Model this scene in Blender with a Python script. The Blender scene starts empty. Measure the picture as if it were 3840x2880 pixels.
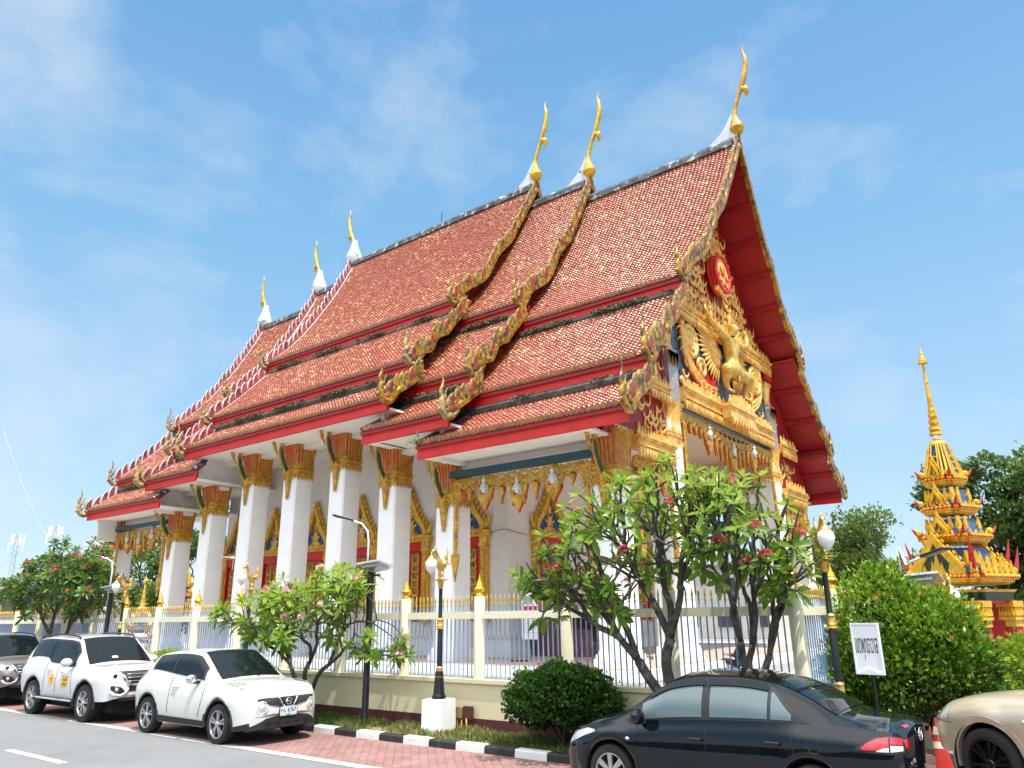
import bpy, bmesh, math, random
import numpy as np
from mathutils import Vector, Matrix
from mathutils.bvhtree import BVHTree
random.seed(7)
R = math.radians
scene = bpy.context.scene
COL = scene.collection

# ---------------------------------------------------------------- camera
cam = bpy.data.cameras.new("camera")
cam.sensor_fit = 'HORIZONTAL'; cam.sensor_width = 36.0
cam.lens = 36.0 * 0.7310557
cam.clip_end = 5000.0
camo = bpy.data.objects.new("camera", cam); COL.objects.link(camo)
def cam_matrix(yaw, pitch, roll, loc):
    cy, sy = math.cos(yaw), math.sin(yaw)
    right = Vector((cy, sy, 0)); f0 = Vector((-sy, cy, 0)); u0 = Vector((0, 0, 1))
    f = math.cos(pitch) * f0 + math.sin(pitch) * u0
    u = -math.sin(pitch) * f0 + math.cos(pitch) * u0
    r2 = math.cos(roll) * right + math.sin(roll) * u
    u2 = -math.sin(roll) * right + math.cos(roll) * u
    m = Matrix((r2, u2, -f)).transposed().to_4x4()
    m.translation = loc
    return m
camo.matrix_world = cam_matrix(R(37.7004), R(17.3011), R(-0.68996), Vector((0, 0, 2.1)))
scene.camera = camo

# ---------------------------------------------------------------- sky + sun + exposure
SUN_DIR = Vector((0.34, -0.12, 0.93)).normalized()      # towards the sun
world = bpy.data.worlds.new("World"); scene.world = world; world.use_nodes = True
wn = world.node_tree.nodes; wl = world.node_tree.links; wn.clear()
wout = wn.new("ShaderNodeOutputWorld"); wbg = wn.new("ShaderNodeBackground")
sky = wn.new("ShaderNodeTexSky"); sky.sky_type = 'NISHITA'; sky.sun_disc = False
sky.sun_elevation = math.asin(SUN_DIR.z); sky.sun_rotation = math.atan2(SUN_DIR.x, SUN_DIR.y)
sky.air_density = 1.0; sky.dust_density = 0.25; sky.ozone_density = 1.6; sky.altitude = 0
geo_ = wn.new("ShaderNodeTexCoord")
wmap = wn.new("ShaderNodeMapping"); wmap.inputs['Rotation'].default_value = (0, R(14), R(38)); wmap.inputs['Scale'].default_value = (1.35, 2.1, 3.0)
wl.new(geo_.outputs['Generated'], wmap.inputs['Vector'])
cn = wn.new("ShaderNodeTexNoise"); cn.inputs['Scale'].default_value = 1.15; cn.inputs['Detail'].default_value = 8; cn.inputs['Roughness'].default_value = 0.56; cn.inputs['Distortion'].default_value = 0.25
wl.new(wmap.outputs[0], cn.inputs['Vector'])
cr = wn.new("ShaderNodeValToRGB")
cr.color_ramp.elements[0].position = 0.47; cr.color_ramp.elements[0].color = (0.03, 0.03, 0.03, 1)
cr.color_ramp.elements[1].position = 0.70; cr.color_ramp.elements[1].color = (0.80, 0.80, 0.80, 1)
wl.new(cn.outputs['Fac'], cr.inputs['Fac'])
sep = wn.new("ShaderNodeSeparateXYZ"); wl.new(geo_.outputs['Generated'], sep.inputs[0])
er = wn.new("ShaderNodeValToRGB"); ee = er.color_ramp.elements          # clear tropical sky, paler towards the horizon
ee[0].position = 0.0; ee[0].color = (.29,.385,.46,1); ee[1].position = 1.0; ee[1].color = (1.35,1.35,1.38,1)
e3 = ee.new(.70); e3.color = (.070,.215,.41,1)          # above this, white zenith added out of view as fill light
e1 = ee.new(.18); e1.color = (.225,.36,.485,1); e2 = ee.new(.45); e2.color = (.125,.29,.455,1)
wl.new(sep.outputs['Z'], er.inputs['Fac'])
vs = wn.new("ShaderNodeVectorMath"); vs.operation = 'SCALE'; vs.inputs['Scale'].default_value = 5.9; wl.new(er.outputs['Color'], vs.inputs[0])
smix = wn.new("ShaderNodeMix"); smix.data_type = 'RGBA'; smix.inputs['Factor'].default_value = .82
wl.new(sky.outputs[0], smix.inputs['A']); wl.new(vs.outputs[0], smix.inputs['B'])
cmix = wn.new("ShaderNodeMix"); cmix.data_type = 'RGBA'
cmix.inputs['B'].default_value = (2.7, 2.95, 3.2, 1)
wl.new(cr.outputs['Color'], cmix.inputs['Factor']); wl.new(smix.outputs['Result'], cmix.inputs['A'])
# added bright sky patch, unseen behind the viewer, to fill the shade
def wmath(op, a, b=None, c=None):
    n = wn.new("ShaderNodeMapRange"); n.interpolation_type = 'SMOOTHSTEP'; n.inputs['From Min'].default_value = a; n.inputs['From Max'].default_value = b; wl.new(op, n.inputs['Value']); return n.outputs[0]
v1 = wmath(sep.outputs['Z'], .30, .62); v2 = wmath(sep.outputs['Y'], .18, -.40)
vm = wn.new("ShaderNodeMath"); vm.operation = 'MULTIPLY'; wl.new(v1, vm.inputs[0]); wl.new(v2, vm.inputs[1])
vmix = wn.new("ShaderNodeMix"); vmix.data_type = 'RGBA'; vmix.inputs['B'].default_value = (9.5, 9.8, 10.2, 1)
wl.new(vm.outputs[0], vmix.inputs['Factor']); wl.new(cmix.outputs['Result'], vmix.inputs['A'])
wl.new(vmix.outputs['Result'], wbg.inputs['Color']); wbg.inputs['Strength'].default_value = 0.125
wl.new(wbg.outputs[0], wout.inputs[0])
sun = bpy.data.lights.new("sun", 'SUN'); sun.energy = 2.7; sun.angle = R(0.53); sun.color = (1.0, 0.955, 0.88)
suno = bpy.data.objects.new("sun", sun); COL.objects.link(suno)
suno.rotation_euler = SUN_DIR.to_track_quat('Z', 'Y').to_euler(); suno.location = (0, 0, 60)
scene.view_settings.view_transform = 'Standard'; scene.view_settings.look = 'None'
scene.view_settings.gamma = 1.0; scene.view_settings.exposure = 1.3
scene.render.resolution_x = 1024; scene.render.resolution_y = 768
scene.cycles.max_bounces = 7; scene.cycles.transparent_max_bounces = 6

# ---------------------------------------------------------------- helpers
class MB:
    """collects vertices and faces for ONE mesh object"""
    def __init__(s): s.v = []; s.f = []; s.m = []; s.rnd = {}
    def add(s, vs, fs, mi=0):
        o = len(s.v); s.v.extend([tuple(p) for p in vs])
        for f in fs: s.f.append(tuple(o + i for i in f)); s.m.append(mi)
    def box(s, x0, x1, y0, y1, z0, z1, mi=0):
        s.add([(x0,y0,z0),(x1,y0,z0),(x1,y1,z0),(x0,y1,z0),(x0,y0,z1),(x1,y0,z1),(x1,y1,z1),(x0,y1,z1)],
              [(3,2,1,0),(4,5,6,7),(0,1,5,4),(1,2,6,5),(2,3,7,6),(3,0,4,7)], mi)
    def obox(s, M, sx, sy, sz, mi=0):
        P = [(-1,-1,-1),(1,-1,-1),(1,1,-1),(-1,1,-1),(-1,-1,1),(1,-1,1),(1,1,1),(-1,1,1)]
        s.add([M @ Vector((p[0]*sx/2, p[1]*sy/2, p[2]*sz/2)) for p in P],
              [(3,2,1,0),(4,5,6,7),(0,1,5,4),(1,2,6,5),(2,3,7,6),(3,0,4,7)], mi)
    def taper(s, cx, cy, z0, z1, w0, d0, w1, d1, mi=0, cap=True):
        s.add([(cx-w0/2,cy-d0/2,z0),(cx+w0/2,cy-d0/2,z0),(cx+w0/2,cy+d0/2,z0),(cx-w0/2,cy+d0/2,z0),
               (cx-w1/2,cy-d1/2,z1),(cx+w1/2,cy-d1/2,z1),(cx+w1/2,cy+d1/2,z1),(cx-w1/2,cy+d1/2,z1)],
              [(0,1,5,4),(1,2,6,5),(2,3,7,6),(3,0,4,7)] + ([(3,2,1,0),(4,5,6,7)] if cap else []), mi)
    def prism(s, poly, fn0, fn1, mi=0, side_mi=None):
        """poly: list of 2d points; fn0/fn1 map (a,b) to 3d for the two faces"""
        n = len(poly)
        vs = [fn0(*p) for p in poly] + [fn1(*p) for p in poly]
        o = len(s.v); s.v.extend([tuple(p) for p in vs])
        s.f.append(tuple(o + i for i in range(n))); s.m.append(mi)
        s.f.append(tuple(o + n + i for i in reversed(range(n)))); s.m.append(mi)
        for i in range(n):
            j = (i+1) % n
            s.f.append((o+j, o+i, o+n+i, o+n+j)); s.m.append(mi if side_mi is None else side_mi)
    def lathe(s, prof, c, seg=16, mi=0, M=None, cap=True):
        o = len(s.v); n = len(prof)
        for r, z in prof:
            for k in range(seg):
                a = 2*math.pi*k/seg
                p = Vector((r*math.cos(a), r*math.sin(a), z))
                if M is not None: p = M @ p
                s.v.append((p.x+c[0], p.y+c[1], p.z+c[2]))
        for i in range(n-1):
            for k in range(seg):
                k2 = (k+1) % seg
                s.f.append((o+i*seg+k, o+i*seg+k2, o+(i+1)*seg+k2, o+(i+1)*seg+k)); s.m.append(mi)
        if cap:
            s.f.append(tuple(o+k for k in reversed(range(seg)))); s.m.append(mi)
            s.f.append(tuple(o+(n-1)*seg+k for k in range(seg))); s.m.append(mi)
    def tube(s, pts, rad, sides=6, mi=0, flat=1.0, flat_axis=None, closed=False):
        """tube through pts with radii; flat squashes along flat_axis"""
        pts = [Vector(p) for p in pts]; n = len(pts)
        if not hasattr(rad, '__len__'): rad = [rad]*n
        o = len(s.v)
        up = None
        for i, p in enumerate(pts):
            t = (pts[min(i+1,n-1)] - pts[max(i-1,0)])
            if t.length < 1e-9: t = Vector((0,0,1))
            t.normalize()
            if flat_axis is not None:
                b = Vector(flat_axis); a = t.cross(b)
                if a.length < 1e-6: a = t.orthogonal()
                a.normalize(); b = a.cross(t).normalized()
            else:
                if up is None: a = t.orthogonal().normalized()
                else:
                    a = up - t*up.dot(t)
                    a = a.normalized() if a.length > 1e-6 else t.orthogonal().normalized()
                b = t.cross(a); up = a
            r = rad[i]
            for k in range(sides):
                g = 2*math.pi*k/sides
                q = p + a*(r*math.cos(g)) + b*(r*flat*math.sin(g))
                s.v.append(tuple(q))
        for i in range(n-1):
            for k in range(sides):
                k2 = (k+1) % sides
                s.f.append((o+i*sides+k, o+i*sides+k2, o+(i+1)*sides+k2, o+(i+1)*sides+k)); s.m.append(mi)
        s.f.append(tuple(o+k for k in reversed(range(sides)))); s.m.append(mi)
        s.f.append(tuple(o+(n-1)*sides+k for k in range(sides))); s.m.append(mi)
    def ball(s, c, r, seg=12, rings=8, mi=0, sc=(1,1,1)):
        pr = []
        o = len(s.v)
        for i in range(1, rings):
            th = math.pi*i/rings
            for k in range(seg):
                a = 2*math.pi*k/seg
                s.v.append((c[0]+r*sc[0]*math.sin(th)*math.cos(a), c[1]+r*sc[1]*math.sin(th)*math.sin(a), c[2]-r*sc[2]*math.cos(th)))
        b = len(s.v); s.v.append((c[0],c[1],c[2]-r*sc[2])); s.v.append((c[0],c[1],c[2]+r*sc[2]))
        for i in range(rings-2):
            for k in range(seg):
                k2 = (k+1) % seg
                s.f.append((o+i*seg+k,o+i*seg+k2,o+(i+1)*seg+k2,o+(i+1)*seg+k)); s.m.append(mi)
        for k in range(seg):
            k2 = (k+1) % seg
            s.f.append((b,o+k2,o+k)); s.m.append(mi)
            s.f.append((b+1,o+(rings-2)*seg+k,o+(rings-2)*seg+k2)); s.m.append(mi)
    def build(s, name, mats, parent=None, smooth=False, rnd=None, loc=None):
        me = bpy.data.meshes.new(name)
        me.from_pydata(s.v, [], s.f)
        if not isinstance(mats, (list, tuple)): mats = [mats]
        for m in mats: me.materials.append(m)
        if len(mats) > 1: me.polygons.foreach_set('material_index', s.m)
        if smooth == True: me.polygons.foreach_set('use_smooth', [True]*len(me.polygons))
        if rnd is not None:
            at = me.attributes.new('rnd', 'FLOAT', 'FACE'); at.data.foreach_set('value', np.asarray(rnd, dtype=np.float32))
        me.update()
        o = bpy.data.objects.new(name, me); COL.objects.link(o)
        if smooth == 'auto':
            me.polygons.foreach_set('use_smooth', [True]*len(me.polygons))
            me.set_sharp_from_angle(angle=R(38))
        if parent is not None: o.parent = parent
        return o

def np_mesh(name, V, F, mats, parent=None, rnd=None, mi=None, smooth=False):
    """fast quad mesh from numpy arrays"""
    V = np.asarray(V, dtype=np.float32); F = np.asarray(F, dtype=np.int32)
    me = bpy.data.meshes.new(name)
    k = F.shape[1]
    me.vertices.add(len(V)); me.vertices.foreach_set('co', V.ravel())
    me.loops.add(F.size); me.loops.foreach_set('vertex_index', F.ravel())
    me.polygons.add(len(F)); me.polygons.foreach_set('loop_start', np.arange(0, F.size, k, dtype=np.int32))
    if not isinstance(mats, (list, tuple)): mats = [mats]
    for m in mats: me.materials.append(m)
    if mi is not None: me.polygons.foreach_set('material_index', np.asarray(mi, dtype=np.int32))
    if smooth: me.polygons.foreach_set('use_smooth', np.ones(len(F), dtype=bool))
    me.update(calc_edges=True)
    if rnd is not None:
        at = me.attributes.new('rnd', 'FLOAT', 'FACE'); at.data.foreach_set('value', np.asarray(rnd, dtype=np.float32))
    o = bpy.data.objects.new(name, me); COL.objects.link(o)
    if parent is not None: o.parent = parent
    return o

def tag(o, label=None, cat=None, group=None, kind=None):
    if label: o['label'] = label
    if cat: o['category'] = cat
    if group: o['group'] = group
    if kind: o['kind'] = kind
    return o
def empty(name, loc=(0,0,0), rz=0.0, label=None, cat=None, group=None):
    o = bpy.data.objects.new(name, None); COL.objects.link(o)
    o.location = loc; o.rotation_euler = (0,0,rz); o.empty_display_size = 0.3
    return tag(o, label, cat, group)
def copy_tree(o, parent=None):
    c = o.copy(); COL.objects.link(c)
    if parent is not None: c.parent = parent
    for ch in list(o.children): copy_tree(ch, c)
    return c
def lerp(a, b, t): return a + (b-a)*t
def interp(tab, x):
    """smooth (cubic hermite, monotone-ish) table lookup"""
    if x <= tab[0][0]: return tab[0][1]
    if x >= tab[-1][0]: return tab[-1][1]
    n = len(tab)
    for i in range(n-1):
        if tab[i][0] <= x <= tab[i+1][0]:
            x0,y0 = tab[i]; x1,y1 = tab[i+1]; h = x1-x0; d = (y1-y0)/h
            def slope(k):
                if k <= 0: return (tab[1][1]-tab[0][1])/(tab[1][0]-tab[0][0])
                if k >= n-1: return (tab[-1][1]-tab[-2][1])/(tab[-1][0]-tab[-2][0])
                a = (tab[k][1]-tab[k-1][1])/(tab[k][0]-tab[k-1][0]); b = (tab[k+1][1]-tab[k][1])/(tab[k+1][0]-tab[k][0])
                if a*b <= 0: return 0.0
                return 2*a*b/(a+b)
            m0, m1 = slope(i), slope(i+1)
            t = (x-x0)/h
            return (2*t**3-3*t**2+1)*y0 + (t**3-2*t**2+t)*h*m0 + (-2*t**3+3*t**2)*y1 + (t**3-t**2)*h*m1
def catmull(pts, k=6):
    pts = [Vector(p) for p in pts]; out = []
    n = len(pts)
    for i in range(n-1):
        p0 = pts[max(i-1,0)]; p1 = pts[i]; p2 = pts[i+1]; p3 = pts[min(i+2,n-1)]
        for j in range(k):
            t = j/k
            out.append(0.5*((2*p1)+(p2-p0)*t+(2*p0-5*p1+4*p2-p3)*t*t+(3*p1-p0-3*p2+p3)*t**3))
    out.append(pts[-1]); return out

# ---------------------------------------------------------------- materials
def srgb(r, g, b):
    f = lambda c: (c/255/12.92) if c/255 <= 0.04045 else ((c/255+0.055)/1.055)**2.4
    return (f(r), f(g), f(b), 1)
def mat(name, col, rough=0.6, metal=0.0, nscale=0.0, namt=0.0, dark=None, bump=0.0, bscale=30.0, coat=0.0, spec=None, coord='Object',
        dirt=None, dirt_scale=1.5, dirt_lo=0.55, dirt_hi=0.75, dirt_amt=0.8, stretch=None):
    """principled with noise-varied colour, optional irregular dirt patches and fine bump"""
    m = bpy.data.materials.new(name); m.use_nodes = True
    nt = m.node_tree; N = nt.nodes; L = nt.links
    b = N['Principled BSDF']
    b.inputs['Base Color'].default_value = (*col[:3], 1); b.inputs['Roughness'].default_value = rough; b.inputs['Metallic'].default_value = metal
    if coat: b.inputs['Coat Weight'].default_value = coat; b.inputs['Coat Roughness'].default_value = 0.03
    if spec is not None: b.inputs['Specular IOR Level'].default_value = spec
    src = None
    if namt or dirt or bump:
        tc = N.new('ShaderNodeTexCoord'); vec = tc.outputs[coord]
        if stretch:
            mp = N.new('ShaderNodeMapping'); mp.inputs['Scale'].default_value = stretch; L.new(vec, mp.inputs['Vector']); vec = mp.outputs[0]
    if namt:
        nz = N.new('ShaderNodeTexNoise'); nz.inputs['Scale'].default_value = nscale; nz.inputs['Detail'].default_value = 5; nz.inputs['Roughness'].default_value = 0.6
        L.new(vec, nz.inputs['Vector'])
        mx = N.new('ShaderNodeMix'); mx.data_type = 'RGBA'
        d = dark if dark is not None else tuple(c*(1-namt) for c in col[:3])
        mx.inputs['A'].default_value = (*d[:3], 1); mx.inputs['B'].default_value = (*col[:3], 1)
        rp = N.new('ShaderNodeMapRange'); rp.inputs['From Min'].default_value = 0.35; rp.inputs['From Max'].default_value = 0.65
        L.new(nz.outputs['Fac'], rp.inputs['Value']); L.new(rp.outputs[0], mx.inputs['Factor'])
        src = mx.outputs['Result']; L.new(src, b.inputs['Base Color'])
    if dirt:
        nz2 = N.new('ShaderNodeTexNoise'); nz2.inputs['Scale'].default_value = dirt_scale; nz2.inputs['Detail'].default_value = 8; nz2.inputs['Roughness'].default_value = 0.65
        L.new(vec, nz2.inputs['Vector'])
        rp2 = N.new('ShaderNodeMapRange'); rp2.inputs['From Min'].default_value = dirt_lo; rp2.inputs['From Max'].default_value = dirt_hi; rp2.inputs['To Max'].default_value = dirt_amt
        L.new(nz2.outputs['Fac'], rp2.inputs['Value'])
        mx2 = N.new('ShaderNodeMix'); mx2.data_type = 'RGBA'; mx2.inputs['B'].default_value = (*dirt[:3], 1)
        if src: L.new(src, mx2.inputs['A'])
        else: mx2.inputs['A'].default_value = (*col[:3], 1)
        L.new(rp2.outputs[0], mx2.inputs['Factor']); L.new(mx2.outputs['Result'], b.inputs['Base Color'])
    if bump:
        nb = N.new('ShaderNodeTexNoise'); nb.inputs['Scale'].default_value = bscale; nb.inputs['Detail'].default_value = 4
        L.new(vec, nb.inputs['Vector'])
        bp = N.new('ShaderNodeBump'); bp.inputs['Strength'].default_value = bump; bp.inputs['Distance'].default_value = 0.02
        L.new(nb.outputs['Fac'], bp.inputs['Height']); L.new(bp.outputs[0], b.inputs['Normal'])
    return m
def mat_rnd(name, stops, rough=0.4, coat=0.0, patch=None, patch_scale=0.5, trans=None, spec=None, metal=0.0, patch_lo=0.5, patch_hi=0.7):
    """colour picked per face from the 'rnd' attribute through a colour ramp"""
    m = bpy.data.materials.new(name); m.use_nodes = True
    nt = m.node_tree; N = nt.nodes; L = nt.links; b = N['Principled BSDF']
    at = N.new('ShaderNodeAttribute'); at.attribute_name = 'rnd'
    cr = N.new('ShaderNodeValToRGB'); el = cr.color_ramp.elements
    el[0].position = stops[0][0]; el[0].color = (*stops[0][1][:3], 1)
    el[1].position = stops[-1][0]; el[1].color = (*stops[-1][1][:3], 1)
    for p, c in stops[1:-1]:
        e = el.new(p); e.color = (*c[:3], 1)
    L.new(at.outputs['Fac'], cr.inputs['Fac'])
    out = cr.outputs['Color']
    if patch:
        tc = N.new('ShaderNodeTexCoord'); nz = N.new('ShaderNodeTexNoise'); nz.inputs['Scale'].default_value = patch_scale; nz.inputs['Detail'].default_value = 6
        L.new(tc.outputs['Object'], nz.inputs['Vector'])
        rp = N.new('ShaderNodeMapRange'); rp.inputs['From Min'].default_value = patch_lo; rp.inputs['From Max'].default_value = patch_hi; rp.inputs['To Max'].default_value = 0.75
        L.new(nz.outputs['Fac'], rp.inputs['Value'])
        mx = N.new('ShaderNodeMix'); mx.data_type = 'RGBA'; mx.inputs['B'].default_value = (*patch[:3], 1)
        L.new(out, mx.inputs['A']); L.new(rp.outputs[0], mx.inputs['Factor']); out = mx.outputs['Result']
    L.new(out, b.inputs['Base Color']); b.inputs['Roughness'].default_value = rough; b.inputs['Metallic'].default_value = metal
    if coat: b.inputs['Coat Weight'].default_value = coat; b.inputs['Coat Roughness'].default_value = 0.12
    if spec is not None: b.inputs['Specular IOR Level'].default_value = spec
    if trans is not None:
        tr = N.new('ShaderNodeBsdfTranslucent'); L.new(out, tr.inputs['Color'])
        ms = N.new('ShaderNodeMixShader'); ms.inputs[0].default_value = trans
        L.new(b.outputs[0], ms.inputs[1]); L.new(tr.outputs[0], ms.inputs[2]); L.new(ms.outputs[0], N['Material Output'].inputs['Surface'])
    return m

M = {}
M['white'] = mat('white_plaster', (.86,.855,.84), .75, nscale=1.3, namt=.07, dirt=(.45,.42,.38), dirt_scale=.7, dirt_lo=.66, dirt_hi=.85, dirt_amt=.35, bump=.08, bscale=60)
M['wall_old'] = mat('aged_plaster', (.78,.75,.71), .8, nscale=.9, namt=.10, dirt=(.40,.28,.20), dirt_scale=1.1, dirt_lo=.60, dirt_hi=.82, dirt_amt=.35, bump=.08, bscale=50)
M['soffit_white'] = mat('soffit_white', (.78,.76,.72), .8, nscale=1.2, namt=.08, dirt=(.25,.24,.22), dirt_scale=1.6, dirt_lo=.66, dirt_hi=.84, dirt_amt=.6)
M['red'] = mat('red_paint', (.62,.014,.009), .55, nscale=2.0, namt=.18, dirt=(.06,.02,.02), dirt_scale=2.2, dirt_lo=.64, dirt_hi=.74, dirt_amt=.85)
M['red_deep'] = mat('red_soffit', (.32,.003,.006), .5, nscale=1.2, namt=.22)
M['red_fin'] = mat('red_fin', (.45,.055,.05), .6, nscale=3.0, namt=.5, dark=(.10,.02,.03))
M['white_trim'] = mat('white_trim', (.72,.70,.68), .7, nscale=3, namt=.2, dirt=(.15,.14,.13), dirt_scale=2.5, dirt_lo=.55, dirt_hi=.72, dirt_amt=.7)
M['gold'] = mat('gold_paint', (.64,.37,.035), .38, metal=.25, nscale=6, namt=.35, dark=(.36,.16,.012), bump=.25, bscale=25)
M['gold_cream'] = mat('gold_cream', (.95,.64,.19), .42, metal=.1, nscale=4, namt=.4, dark=(.66,.30,.03), bump=.2, bscale=25)
M['gold_deep'] = mat('gold_deep', (.58,.30,.04), .42, metal=.15, nscale=7, namt=.45, dark=(.36,.14,.015), bump=.3, bscale=25)
M['gold_bright'] = mat('gold_bright', (.78,.50,.03), .22, metal=.45, nscale=5, namt=.3, dark=(.50,.25,.015))
M['gold_mosaic'] = mat('gold_mosaic', (.55,.31,.03), .32, metal=.3, nscale=9, namt=.6, dark=(.22,.10,.012), dirt=(.05,.04,.035), dirt_scale=3.0, dirt_lo=.47, dirt_hi=.58, dirt_amt=.85)
M['fin_dark'] = mat('weathered_fin', (.50,.32,.06), .5, metal=.1, nscale=6, namt=.9, dark=(.035,.028,.025), dirt=(.17,.02,.015), dirt_scale=4, dirt_lo=.58, dirt_hi=.66, dirt_amt=.7)
M['naga_pale'] = mat('weathered_naga', (.50,.36,.10), .5, nscale=7, namt=.8, dark=(.06,.05,.04), dirt=(.36,.33,.28), dirt_scale=3, dirt_lo=.58, dirt_hi=.66, dirt_amt=.7)
M['blue_panel'] = mat('blue_glass_mosaic', (.045,.115,.21), .25, nscale=14, namt=.7, dark=(.02,.035,.06), dirt=(.45,.48,.50), dirt_scale=6, dirt_lo=.60, dirt_hi=.68, dirt_amt=.6)
M['blue_tymp'] = mat('blue_tympanum', (.01,.10,.28), .4, nscale=8, namt=.4)
M['teal'] = mat('teal_beam', (.012,.075,.105), .45, nscale=10, namt=.4, dirt=(.3,.34,.36), dirt_scale=5, dirt_lo=.66, dirt_hi=.72, dirt_amt=.4)
M['green_naga'] = mat('green_scale', (.012,.10,.045), .35, nscale=14, namt=.5)
M['ridge'] = mat('ridge_mortar', (.085,.10,.115), .8, nscale=2.5, namt=.7, dirt=(.55,.56,.56), dirt_scale=3.2, dirt_lo=.54, dirt_hi=.66, dirt_amt=.9, bump=.3, bscale=18)
M['chofa_base'] = mat('chofa_plaster', (.62,.64,.66), .8, nscale=2, namt=.15, dirt=(.06,.065,.07), dirt_scale=2.4, dirt_lo=.56, dirt_hi=.66, dirt_amt=.85)
M['moss'] = mat_rnd('moss_leaves', [(0,(.02,.035,.012)),(.5,(.035,.07,.018)),(1,(.07,.11,.03))], .8)
M['gutter'] = mat('gutter_grime', (.075,.065,.05), .9, nscale=3, namt=.5, dirt=(.26,.24,.20), dirt_scale=3, dirt_lo=.58, dirt_hi=.68, dirt_amt=.6, bump=.5, bscale=20)
M['mirror'] = mat('mirror_mosaic', (.62,.58,.56), .28, metal=.35, nscale=26, namt=.55, dark=(.22,.19,.18), bump=.5, bscale=40)
M['tile'] = mat_rnd('glazed_roof_tile', [(0,(.25,.042,.020)),(.30,(.40,.082,.032)),(.60,(.49,.125,.046)),(.83,(.53,.19,.08)),(.95,(.60,.34,.14)),(1,(.72,.56,.32))], .34, coat=.12, patch=(.36,.060,.030), patch_scale=.32)  # palest stops paint glints of the glaze into single tiles
M['tile_end'] = mat('eave_tile_end', (.30,.13,.03), .4, nscale=6, namt=.6, dark=(.13,.045,.02))
M['marble'] = mat('maroon_marble', (.20,.075,.075), .35, nscale=3, namt=.55, dark=(.11,.035,.04))
M['floor_tile'] = mat('terracotta_floor', (.56,.38,.29), .5, nscale=3, namt=.15)
M['ceiling_tan'] = mat('porch_ceiling', (.62,.50,.38), .8, nscale=.8, namt=.08)
M['step_grey'] = mat('step_stone', (.50,.49,.47), .7, nscale=2, namt=.12)
M['door_red'] = mat('door_red', (.62,.008,.012), .35, nscale=2, namt=.2)
M['door_gold'] = mat('carved_door', (.50,.27,.03), .4, metal=.2, nscale=10, namt=.95, dark=(.12,.04,.012), bump=.8, bscale=14)
M['cream'] = mat('cream_wall_paint', (.66,.60,.38), .75, nscale=.8, namt=.06, dirt=(.35,.31,.20), dirt_scale=1.3, dirt_lo=.62, dirt_hi=.85, dirt_amt=.35, bump=.06, bscale=40)
M['cream_light'] = mat('cream_post_paint', (.76,.72,.52), .7, nscale=1.2, namt=.06, dirt=(.42,.38,.28), dirt_scale=2, dirt_lo=.64, dirt_hi=.84, dirt_amt=.3)
M['maroon'] = mat('maroon_base_paint', (.085,.018,.02), .7, nscale=2, namt=.25, dirt=(.20,.13,.09), dirt_scale=2.4, dirt_lo=.6, dirt_hi=.75, dirt_amt=.5)
M['bar_blue'] = mat('bar_blue', (.22,.37,.60), .4, nscale=3, namt=.25)
M['spear_gold'] = mat('spear_gold', (.62,.42,.10), .3, metal=.4, nscale=8, namt=.3)
M['asphalt'] = mat('asphalt', (.185,.190,.195), .85, nscale=.35, namt=.13, dirt=(.10,.105,.11), dirt_scale=1.2, dirt_lo=.5, dirt_hi=.8, dirt_amt=.5, bump=.5, bscale=120)
M['kerb_white'] = mat('kerb_white', (.70,.70,.69), .75, nscale=3, namt=.12, dirt=(.22,.20,.17), dirt_scale=5, dirt_lo=.56, dirt_hi=.72, dirt_amt=.6, bump=.2)
M['kerb_black'] = mat('kerb_black', (.022,.022,.024), .7, nscale=3, namt=.3, dirt=(.13,.12,.11), dirt_scale=5, dirt_lo=.58, dirt_hi=.74, dirt_amt=.6, bump=.2)
M['line_white'] = mat('road_line_paint', (.55,.55,.54), .8, nscale=5, namt=.15, dirt=(.20,.20,.20), dirt_scale=9, dirt_lo=.52, dirt_hi=.68, dirt_amt=.6)
M['line_worn'] = mat('worn_edge_band', (.46,.45,.40), .85, nscale=6, namt=.25, dirt=(.22,.21,.19), dirt_scale=6, dirt_lo=.5, dirt_hi=.66, dirt_amt=.6)
M['soil'] = mat('verge_soil', (.30,.20,.10), .95, nscale=2.5, namt=.4, dark=(.13,.12,.045), bump=.6, bscale=30)
M['concrete'] = mat('concrete', (.24,.235,.225), .85, nscale=1.1, namt=.15, bump=.2)
M['black_metal'] = mat('black_metal', (.010,.010,.012), .3, nscale=5, namt=.2, spec=.5)
M['grey_metal'] = mat('grey_metal', (.55,.56,.57), .35, metal=.6, nscale=5, namt=.1)
M['lampgold'] = mat('lamp_gold', (.72,.47,.13), .28, metal=.6, nscale=9, namt=.25)
M['globe'] = mat('milk_glass', (.82,.82,.82), .18, nscale=20, namt=.05, coat=.5)
M['white_paint'] = mat('white_paint', (.80,.80,.82), .6, nscale=2.5, namt=.05, dirt=(.5,.49,.46), dirt_scale=2.5, dirt_lo=.6, dirt_hi=.85, dirt_amt=.4)
M['solar'] = mat('solar_cell', (.03,.034,.045), .15, nscale=12, namt=.2, coat=.6)
M['bark'] = mat('frangipani_bark', (.115,.10,.085), .85, nscale=9, namt=.6, dark=(.035,.03,.025), bump=.6, bscale=25, dirt=(.36,.33,.29), dirt_scale=6, dirt_lo=.58, dirt_hi=.70, dirt_amt=.6)
M['bark_dark'] = mat('dark_bark', (.08,.065,.05), .9, nscale=9, namt=.5, bump=.6, bscale=20)
M['court'] = mat('court_concrete', (.56,.55,.53), .85, nscale=1.1, namt=.15, bump=.2)
M['gold_win'] = mat('window_gold', (.84,.52,.05), .4, metal=.1, nscale=7, namt=.4, dark=(.52,.25,.015), bump=.25, bscale=25)
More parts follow.
